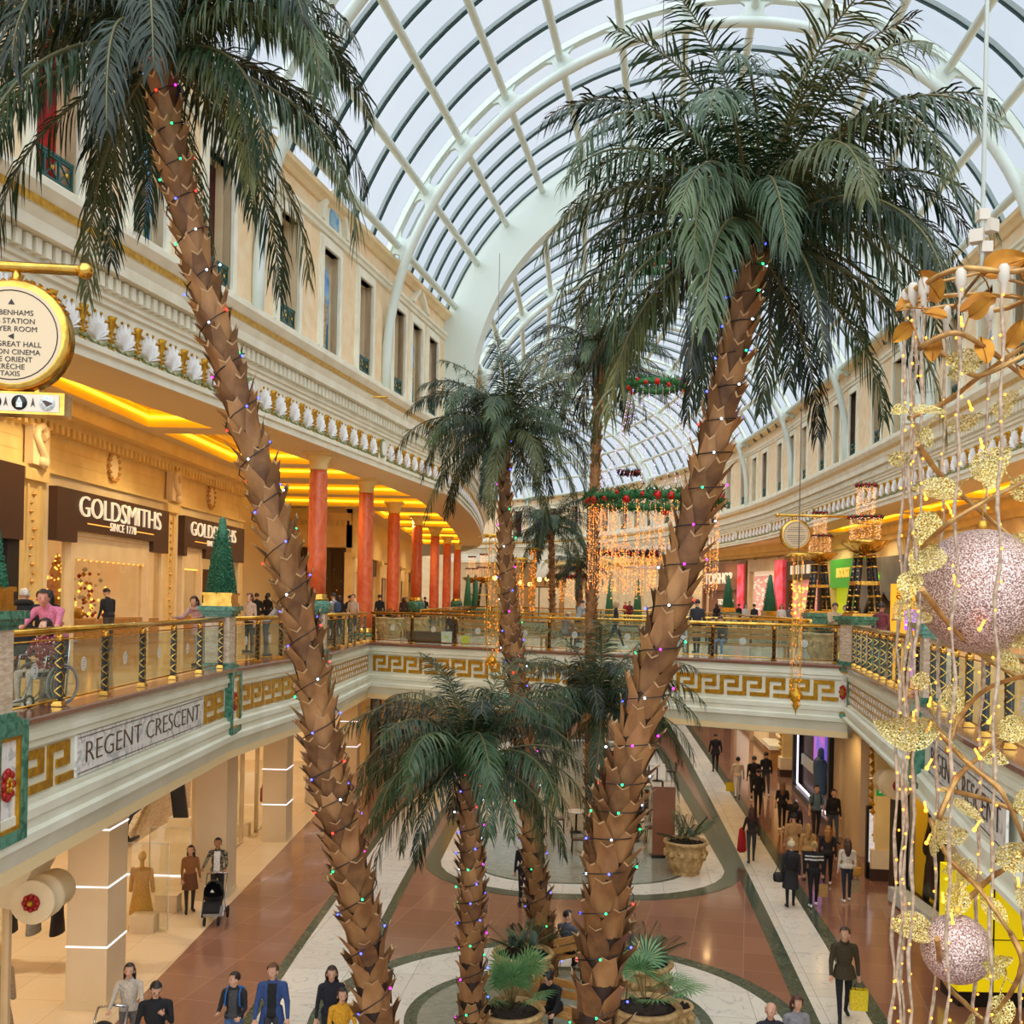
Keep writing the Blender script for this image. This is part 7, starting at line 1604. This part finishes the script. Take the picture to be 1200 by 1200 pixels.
# near the palms
person('man in dark clothes standing behind the short palm', G(614, 1062), 10, 1.78, BLK, BLK, BLK, hl='short', slim=1.05)
BN = [('grey bench between the palms under the seated man', G(664, 1142)), ]
def bench(label, p, rz, w=1.2, mat='wood', h=.44):
    r = thing('bench', label, 'bench', tuple(p), rz); b = MB()
    for i in range(4): b.box(-w/2, w/2, -.22+.115*i, -.12+.115*i, h-.05, h)
    child('seat', b, [mat], r)
    for x in (-w/2+.08, w/2-.14):
        b = MB(); b.box(x, x+.06, -.2, -.14, 0, h-.05); b.box(x, x+.06, .14, .2, 0, h-.05); b.box(x, x+.06, -.2, .2, h-.1, h-.05); child('leg', b, [mat], r)
    b = MB(); b.beam((-w/2, -.28, h+.2), (w/2, -.28, h+.2), .04, .14); b.beam((-w/2, -.3, h+.38), (w/2, -.3, h+.38), .04, .14); b.beam((-w/2+.1, -.2, h-.05), (-w/2+.1, -.3, h+.45), .05, .05); b.beam((w/2-.1, -.2, h-.05), (w/2-.1, -.3, h+.45), .05, .05); child('backrest', b, [mat], r); return r
p = G(664, 1140); bench('wooden bench between the palms under the seated man in grey', p, .6); person('man in a grey puffer jacket seated between the palm trunks', p+Vector((.0, .0, -.0)), -40, 1.75, (92, 96, 104), BLK, BLK, hl='short', hair=(20, 18, 18), seat=True, look=(-70, 0), slim=1.1, arms=((30, 50, 8), (30, 50, 8)))
p = G(650, 1210); bench('wooden bench hidden at the foot of the right leaning trunk', p, 2.6); person('dark haired woman in black bending forward at the foot of the right trunk', p, 150, 1.66, BLK, BLK, BLK, hl='bun', hair=(34, 20, 16), seat=True, lean=24, look=(-40, -10), arms=((40, 30, 8), (46, 30, 8)))
# cafe tables on the island
for i, (x, y) in enumerate(((742, 985), (748, 962), (752, 940), (738, 920), (700, 1000), (675, 975), (770, 915))):
    p = on(x, y, .03); r = thing('cafe_table', f'{ORD[i]} round cafe table on the pale island', 'table', tuple(p), 0, 'cafe tables on the pale island'); b = MB(); b.lathe([(.36, .70), (.38, .72), (.36, .74)], n=16); child('tabletop', b, ['whitemarble'], r); b = MB(); b.lathe([(.22, 0), (.22, .03), (.035, .05), (.035, .70)], n=10); child('stem', b, ['black'], r)
    for s in (-1, 1):
        c = thing('cafe_chair', f'dark chair on the {"left" if s < 0 else "right"} of the {ORD[i]} cafe table', 'chair', (p.x+s*.62, p.y, .03), s*PI/2, 'dark cafe chairs on the pale island'); b = MB(); b.box(-.2, .2, -.2, .2, .43, .47); child('seat', b, ['brownsign'], c); b = MB(); b.box(-.2, .2, -.22, -.19, .6, .86); b.box(-.2, -.17, -.22, -.19, .43, .86); b.box(.17, .2, -.22, -.19, .43, .86); child('backrest', b, ['brownsign'], c)
        for x_ in (-.18, .18):
            for y_ in (-.18, .18): b = MB(); b.tube([(x_, y_, .43), (x_*1.1, y_*1.1, 0)], .015, 5); child('leg', b, ['black'], c)
for i, (x, y, c) in enumerate(((733, 968, (40, 36, 40)), (757, 968, (90, 80, 76)), (741, 945, (50, 30, 30)))): p = on(x, y, .03); person(('person in black seated at the cafe table nearest the urn', 'person in grey-brown seated beside the pale island urn', 'person in dark red seated at the farther cafe table')[i], (p.x, p.y, .03), (-90, 90, 20)[i], 1.7, c, DK, hl='short', seat=True, vox=.025)
r = thing('screen_board', 'dark red-brown standing screen behind the urn on the pale island', 'screen', tuple(on(777, 1004, .03))); b = MB(); b.box(-.35, .35, -.04, .04, .05, 2.2); child('panel', b, ['brownfront'], r); b = MB(); b.box(-.38, .38, -.2, .2, 0, .06); child('foot', b, ['black'], r)
# ================================================================ people upstairs
def U(x, Y): return Vector(((x-600)/F*Y-.0, Y, FL))
pk = U(62, 15.6); person('man in a pink polo shirt leaning over the wheelchair handles', U(68, 16.6), 168, 1.76, (226, 128, 158), (60, 56, 60), BLK, hl='short', hair=(50, 34, 26), sleeve='short', lean=30, look=(35, 6), arms=((48, 18, 14), (48, 18, 14)), slim=1.15, sk=(222, 150, 124))
def wheelchair(label, p, face):
    r = thing('wheelchair', label, 'wheelchair', tuple(p), math.radians(face)); 
    for s in (-1, 1):
        b = MB(); b.tube([(s*.3, -.1+.29*math.cos(2*PI*i/24), .31+.29*math.sin(2*PI*i/24)) for i in range(24)], .02, 6, closed=True); b.tube([(s*.34, -.1+.25*math.cos(2*PI*i/24), .31+.25*math.sin(2*PI*i/24)) for i in range(24)], .01, 5, closed=True)
        for i in range(8): b.tube([(s*.3, -.1, .31), (s*.3, -.1+.28*math.cos(PI*i/4), .31+.28*math.sin(PI*i/4))], .004, 4)
        child('wheel', b, ['grey'], r); b = MB(); b.tube([(s*.22, .42+.08*math.cos(2*PI*i/14), .1+.08*math.sin(2*PI*i/14)) for i in range(14)], .018, 5, closed=True); child('caster', b, ['blackcloth'], r); b = MB(); b.tube([(s*.24, .38, .48), (s*.24, .55, .15), (s*.2, .68, .12)], .014, 5); b.box(s*.15-.08, s*.15+.08, .56, .74, .10, .12); child('footrest', b, ['chrome'], r); b = MB(); b.tube([(s*.25, -.22, .12), (s*.25, -.28, .92), (s*.25, -.42, .94)], .014, 6); b.tube([(s*.25, -.24, .72), (s*.25, .15, .72), (s*.25, .2, .48), (s*.25, -.22, .48)], .013, 6); child('side_frame', b, ['chrome'], r)
    b = MB(); b.box(-.24, .24, -.22, .24, .44, .49); child('seat', b, ['blackcloth'], r); b = MB(); b.box(-.24, .24, -.28, -.24, .48, .9); child('backrest', b, ['blackcloth'], r); return r
wp = U(50, 15.4); wheelchair('wheelchair with grey wheels behind the left balustrade', wp, 158)
spot = (110, 14, 26); person('woman in a white dotted dark red jumper seated in the wheelchair', wp+Vector((0, .12, .0)), 158, 1.64, spot, (216, 196, 180), 'white', hl='bob', hair=(58, 34, 26), seat=True, top2=(240, 232, 226), topscale=28, look=(-4, 4), arms=((30, 60, 10), (30, 60, 10)), slim=1.12, sk=(230, 180, 154))
person('elderly white haired woman in a long black coat seen from behind', U(28, 19.4), 20, 1.68, BLK, BLK, BLK, hl='short', hair=(226, 216, 196), coat=.5, slim=1.2, collar=((40, 34, 32), 'fur'), lean=8); person('dark haired woman in black beyond the pink shirted man', U(57, 21.5), 30, 1.66, (36, 22, 26), BLK, BLK, hl='long', hair=(26, 14, 14))
person('man in a black padded jacket studying the jeweller window', U(128, 30.5), 62, 1.76, (36, 38, 44), (84, 74, 62), BLK, hl='short', hair=(36, 26, 20), lean=7, look=(6, -20), top2=(22, 22, 26), topscale=8, topstretch=(.3, .3, 5), slim=1.08, arms=((6, 20, 6), (6, 20, 6)))
person('woman in a pink fur trimmed coat leaning on the left balustrade', U(236, 24.6), 160, 1.64, (200, 160, 156), (168, 180, 196), BLK, hl='bob', hair=(48, 26, 22), lean=22, collar=((214, 176, 170), 'fur'), slim=1.15, arms=((50, 50, 16), (50, 50, 16)), coat=.78)
person('person in a grey jumper bent over the balustrade left of the trunk', U(312, 29.2), -75, 1.76, (164, 160, 158), (62, 72, 86), BLK, hl='short', hair=(60, 44, 34), lean=42, arms=((60, 40, 10), (60, 40, 10)), look=(0, 0))
UPP = [('woman in beige behind the grey jumper at the left balustrade', 293, 31, 150, (206, 180, 156), 'long', (96, 56, 40)), ('man in black before the glittering window behind the topiary', 301, 44, 20, (20, 20, 24), 'short', (30, 22, 18)), ('dark haired person in black farther right before the glittering window', 314, 46, -20, (30, 26, 30), 'bob', (26, 18, 16)), ('person in white with a blue backpack beside the nearest red column', 391, 41, 60, (214, 210, 206), 'short', (40, 28, 22)), ('person in black between the first and second red columns', 398, 44, 30, (22, 22, 26), 'bob', (20, 16, 14)), ('person in dark coat behind the first red column gap', 410, 47, -30, (28, 28, 34), 'short', (24, 18, 16)), ('pale shirted person near the second red column', 414, 43, 160, (190, 170, 150), 'short', (40, 30, 24)),
       ('man in black just right of the second red column', 445, 50, 30, (20, 20, 22), 'short', (40, 30, 26)), ('person in brown right of the third red column', 473, 62, 10, (60, 44, 40), 'bob', (60, 36, 26)), ('person in orange-brown before the fourth red column', 476, 66, 170, (150, 80, 50), 'short', (30, 20, 18)), ('person in dark clothes right of the fourth red column', 498, 70, 0, (30, 30, 34), 'short', (30, 24, 20))]
for i, (l, x, Y, fc, c, hl, hr) in enumerate(UPP): person(l, U(x, Y), fc, 1.70+.03*(i % 4), c, DK, BLK, hl=hl, hair=hr, vox=.022, stride=(0, 9, -8)[i % 3], pack=(60, 80, 110) if i == 3 else None)
# ---- on the bridge
def onbridge(x, back):    # point 'back' metres behind the near edge of the bridge, under column x of the picture
    u = (x-600+12*math.sin(ROLL))/F; a, d = Vector(B0), (Vector(B1)-Vector(B0)); nrm = Vector((-d.y, d.x)).normalized(); a = a+nrm*back; t = (u*a.y-a.x)/(d.x-u*d.y); q = a+d*t; return Vector((q.x, q.y, FL))
BD = math.degrees(math.atan2(B1[1]-B0[1], B1[0]-B0[0]))
def bbench(label, x, back, rot=0, w=2.0): p = onbridge(x, back); return bench(label, p, math.radians(BD+rot), w)
bbench('wooden bench on the bridge under the bald man', 672, 2.2, 180, 2.6); bbench('wooden bench on the bridge under the man in jeans, right part', 862, 2.0, 180, 3.6); bbench('wooden bench on the bridge left of the central trunk', 560, 2.4, 180, 2.4)
def seatp(label, x, back, fc, **k): return person(label, onbridge(x, back), fc, **k)
seatp('bald man in a grey T-shirt seated on the bridge bench', 661, 2.2, -60, h=1.74, top=(112, 112, 114), legs=(88, 78, 70), hl='bald', hair=(150, 140, 130), sleeve='short', seat=True, lean=14, arms=((40, 40, 6), (40, 40, 6)), slim=1.1)
person('dark haired man in grey leaning on the far bridge balustrade', onbridge(677, 7.6), -60, 1.74, (150, 156, 160), DK, BLK, hl='short', hair=(24, 18, 16), lean=16, arms=((50, 40, 8), (50, 40, 8)))
person('light haired woman in a dark jacket striding along the bridge', onbridge(722, 3.4), -88, 1.70, (26, 28, 38), BLK, 'white', hl='bob', hair=(210, 180, 130), stride=20, inner=(230, 228, 226)); person('man in a dark red top beyond the far bridge balustrade', U(738, 75), 160, 1.76, (120, 26, 34), DK, hl='short', vox=.025)
q = person('tall person in a grey-black jacket standing on the bridge right of the trunk', onbridge(817, 3.4), 10, 1.80, (52, 54, 62), BLK, BLK, hl='short', hair=(20, 18, 18), slim=1.08, stride=6); seatp('pale jeans sitter half hidden by the right leaning trunk', 797, 2.0, 180, h=1.7, top=(210, 214, 214), legs=(196, 206, 214), hl='short', seat=True)
seatp('youth in a black jumper and blue jeans seated on the bridge bench', 847, 2.0, 150, h=1.74, top=(26, 28, 34), legs=(104, 136, 176), shoe='white', hl='short', hair=(96, 56, 36), seat=True, lean=18, arms=((40, 50, 10), (40, 50, 10)), look=(20, -20))
seatp('hunched person in grey on the bridge bench behind the youth', 836, 2.7, 170, h=1.66, top=(70, 66, 66), legs=DK, hl='short', seat=True, lean=20)
q = person('man in a beige jacket looking at his phone beside the bowl lamps', onbridge(978, 2.6), 190, 1.76, (196, 172, 134), (150, 168, 190), 'white', hl='short', hair=(48, 34, 28), look=(0, -25), arms=((30, 85, 6), (30, 85, 6)), coat=.75)
b = MB(); c = (q['hands'][0]+q['hands'][1])/2; b.cbox(c+Vector((0, -.03, .02)), (.08, .02, .15)); tag(b.build('phone', ['black']), 'phone held by the man in the beige jacket', 'phone')
person('person in a yellow top with dark bun behind the beige jacket', onbridge(991, 5.5), 150, 1.70, (226, 170, 40), DK, BLK, hl='bun', hair=(34, 22, 20)); person('man in a maroon jumper facing the yellow lit poster', U(1033, 30.5), -40, 1.78, (128, 56, 62), DK, BLK, hl='short', hair=(40, 26, 20), sk=(190, 130, 100))
for i, (l, x, Y, c, hl) in enumerate((('person in black between the bowl lamp columns, right gallery', 1000, 47, BLK, 'bob'), ('dark haired woman seated near the larger right topiary', 874, 62, (226, 216, 206), 'long'), ('person in navy just left of the larger right topiary', 884, 60, NAVY, 'short'), ('person in white right of the larger right topiary', 916, 58, (220, 214, 208), 'bob'), ('long haired woman in black left of the small right topiary', 840, 68, (40, 26, 26), 'long'), ('person in red far behind the bridge right of the slim palm', 733, 96, (170, 30, 30), 'short'), ('person in grey far behind the long light column', 925, 60, (110, 106, 108), 'short'), ('person in black far right of the small right topiary', 866, 72, BLK, 'short'))): person(l, U(x, Y), (180, 200, 20, 160, 10, 150, 0, 30)[i], 1.72, c, DK, hl=hl, vox=.026)
# urns and shrubs on the bridge, and the visitor's bags
for i, (x, bk, l) in enumerate(((457, 4.2, 'broad stone urn on the left end of the bridge'), (487, 6.4, 'farther stone urn on the left end of the bridge'), (965, 2.2, 'broad stone urn on the right end of the bridge behind glass'))):
    p = onbridge(x, bk); urn(l, p, .6, .85, 'stone urns on the bridge'); fan_plant(('low dark shrub in the left bridge urn', 'low dark shrub in the farther left bridge urn', 'rounded green shrub in the right bridge urn')[i], p+Vector((0, 0, .78)), .6, 16, 'feather', 50+i, 'shrubs in the bridge urns')
p = onbridge(531, 2.2); person('seated dark figure with a white bag on the bridge, left of the central trunk', p, 170, 1.66, (40, 28, 26), BLK, BLK, hl='bob', seat=True, lean=30); bag('white and yellow carrier bag beside the seated figure on the bridge', onbridge(524, 1.5)+Vector((0, 0, .62)), .4, .42, .2, (226, 224, 206), 0, (210, 200, 40)); bag('small yellow carrier bag behind the bridge glass', onbridge(546, 1.5)+Vector((0, 0, .5)), .3, .3, .12, (214, 210, 40))
r = thing('low_seat', 'dark upholstered seat behind the bridge glass, left of the trunk', 'seat', tuple(onbridge(505, 1.9)), math.radians(BD)); b = MB(); b.box(-.9, .9, -.35, .35, .1, .42); child('cushion', b, ['brownsign'], r); b = MB(); b.box(-.85, .85, -.3, .3, 0, .1); child('base', b, ['black'], r)
# ================================================================ daylight through the roof and the lamps of the galleries
wd = bpy.data.worlds.new('overcast sky'); SC.world = wd; wd.use_nodes = True; nt = wd.node_tree; bg = nt.nodes['Background']
tc = nt.nodes.new('ShaderNodeTexCoord'); nz = nt.nodes.new('ShaderNodeTexNoise'); nz.inputs['Scale'].default_value = 3.; nz.inputs['Detail'].default_value = 5
cr = nt.nodes.new('ShaderNodeValToRGB'); e = cr.color_ramp.elements; e[0].position, e[1].position = .3, .7; e[0].color, e[1].color = lin((208, 221, 234)), lin((238, 242, 248))
nt.links.new(tc.outputs['Generated'], nz.inputs['Vector']); nt.links.new(nz.outputs['Fac'], cr.inputs['Fac']); nt.links.new(cr.outputs['Color'], bg.inputs['Color']); bg.inputs['Strength'].default_value = 1.12
def sun(name, ax, ay, st, ang, col): 
    l = bpy.data.lights.new(name, 'SUN'); l.energy = st; l.angle = math.radians(ang); l.color = lin(col)[:3]; o = bpy.data.objects.new(name, l); COL.objects.link(o); o.rotation_euler = (math.radians(ax), math.radians(ay), 0)
sun('overcast_daylight', 30, -6, 5.0, 120, (248, 250, 255))
def area(name, p, sx, sy, w, col=(255, 196, 120), rot=(0, 0, 0)):
    l = bpy.data.lights.new(name, 'AREA'); l.shape = 'RECTANGLE'; l.size = sx; l.size_y = sy; l.energy = w; l.color = lin(col)[:3]; o = bpy.data.objects.new(name, l); COL.objects.link(o); o.location = p; o.rotation_euler = rot; return o
def spot(name, p, w, col, ang=150, r=.12):
    l = bpy.data.lights.new(name, 'SPOT'); l.energy = w; l.color = lin(col)[:3]; l.spot_size = math.radians(ang); l.spot_blend = .6; l.shadow_soft_size = r; o = bpy.data.objects.new(name, l); COL.objects.link(o); o.location = p
WARM = (255, 228, 176)
for i, y in enumerate((15, 21, 27, 33, 39, 45)): spot('gallery_downlight', ((lf_x(y)+wl_x(y))/2, y, 13.0), 420, WARM)
for y in (52, 58, 66, 74, 82, 92): spot('gallery_downlight', (-6.5, y, 13.0), 480, WARM)
for y in (15, 22, 30, 38, 46, 56, 66, 76): spot('gallery_downlight', ((rf_x(y)+wr_x(y))/2, y, 13.0), 420, WARM)
for y in (88, 98, 108): spot('gallery_downlight', (19-(y-88)*.1, y, 12.9), 480, WARM)
# shop and gallery ceilings downstairs
for y in (16, 22, 28, 34, 40, 47): spot('shop_downlight', (-11.5, y, 4.2), 440, (255, 240, 212)); 
for y in (19, 24, 31.5, 38.5, 46): spot('shop_downlight', (-6.6, y, 4.22), 100, (255, 216, 160))
for y in (17, 23, 29, 35, 42, 50, 60): spot('shop_downlight', (grx(y)-1.3, y, 4.2), 150, (255, 214, 150))
for x, y in ((-3, 43), (2, 40), (7, 37), (1, 46), (8, 43), (11, 54), (12, 66), (-5, 58), (-4, 70), (4, 84), (12, 84)): spot('shop_downlight', (x, y, 4.2), 230, (255, 206, 140))
SC.view_settings.exposure = -.14

# lettering becomes plain mesh, one object each
bpy.context.view_layer.update(); dg = bpy.context.evaluated_depsgraph_get()
for o in [o for o in COL.objects if o.type == 'FONT']:
    me = bpy.data.meshes.new_from_object(o.evaluated_get(dg)); n = bpy.data.objects.new(o.name, me); COL.objects.link(n)
    n.parent = o.parent; n.matrix_parent_inverse = o.matrix_parent_inverse.copy(); n.matrix_basis = o.matrix_basis.copy(); nm = o.name; bpy.data.objects.remove(o); n.name = nm
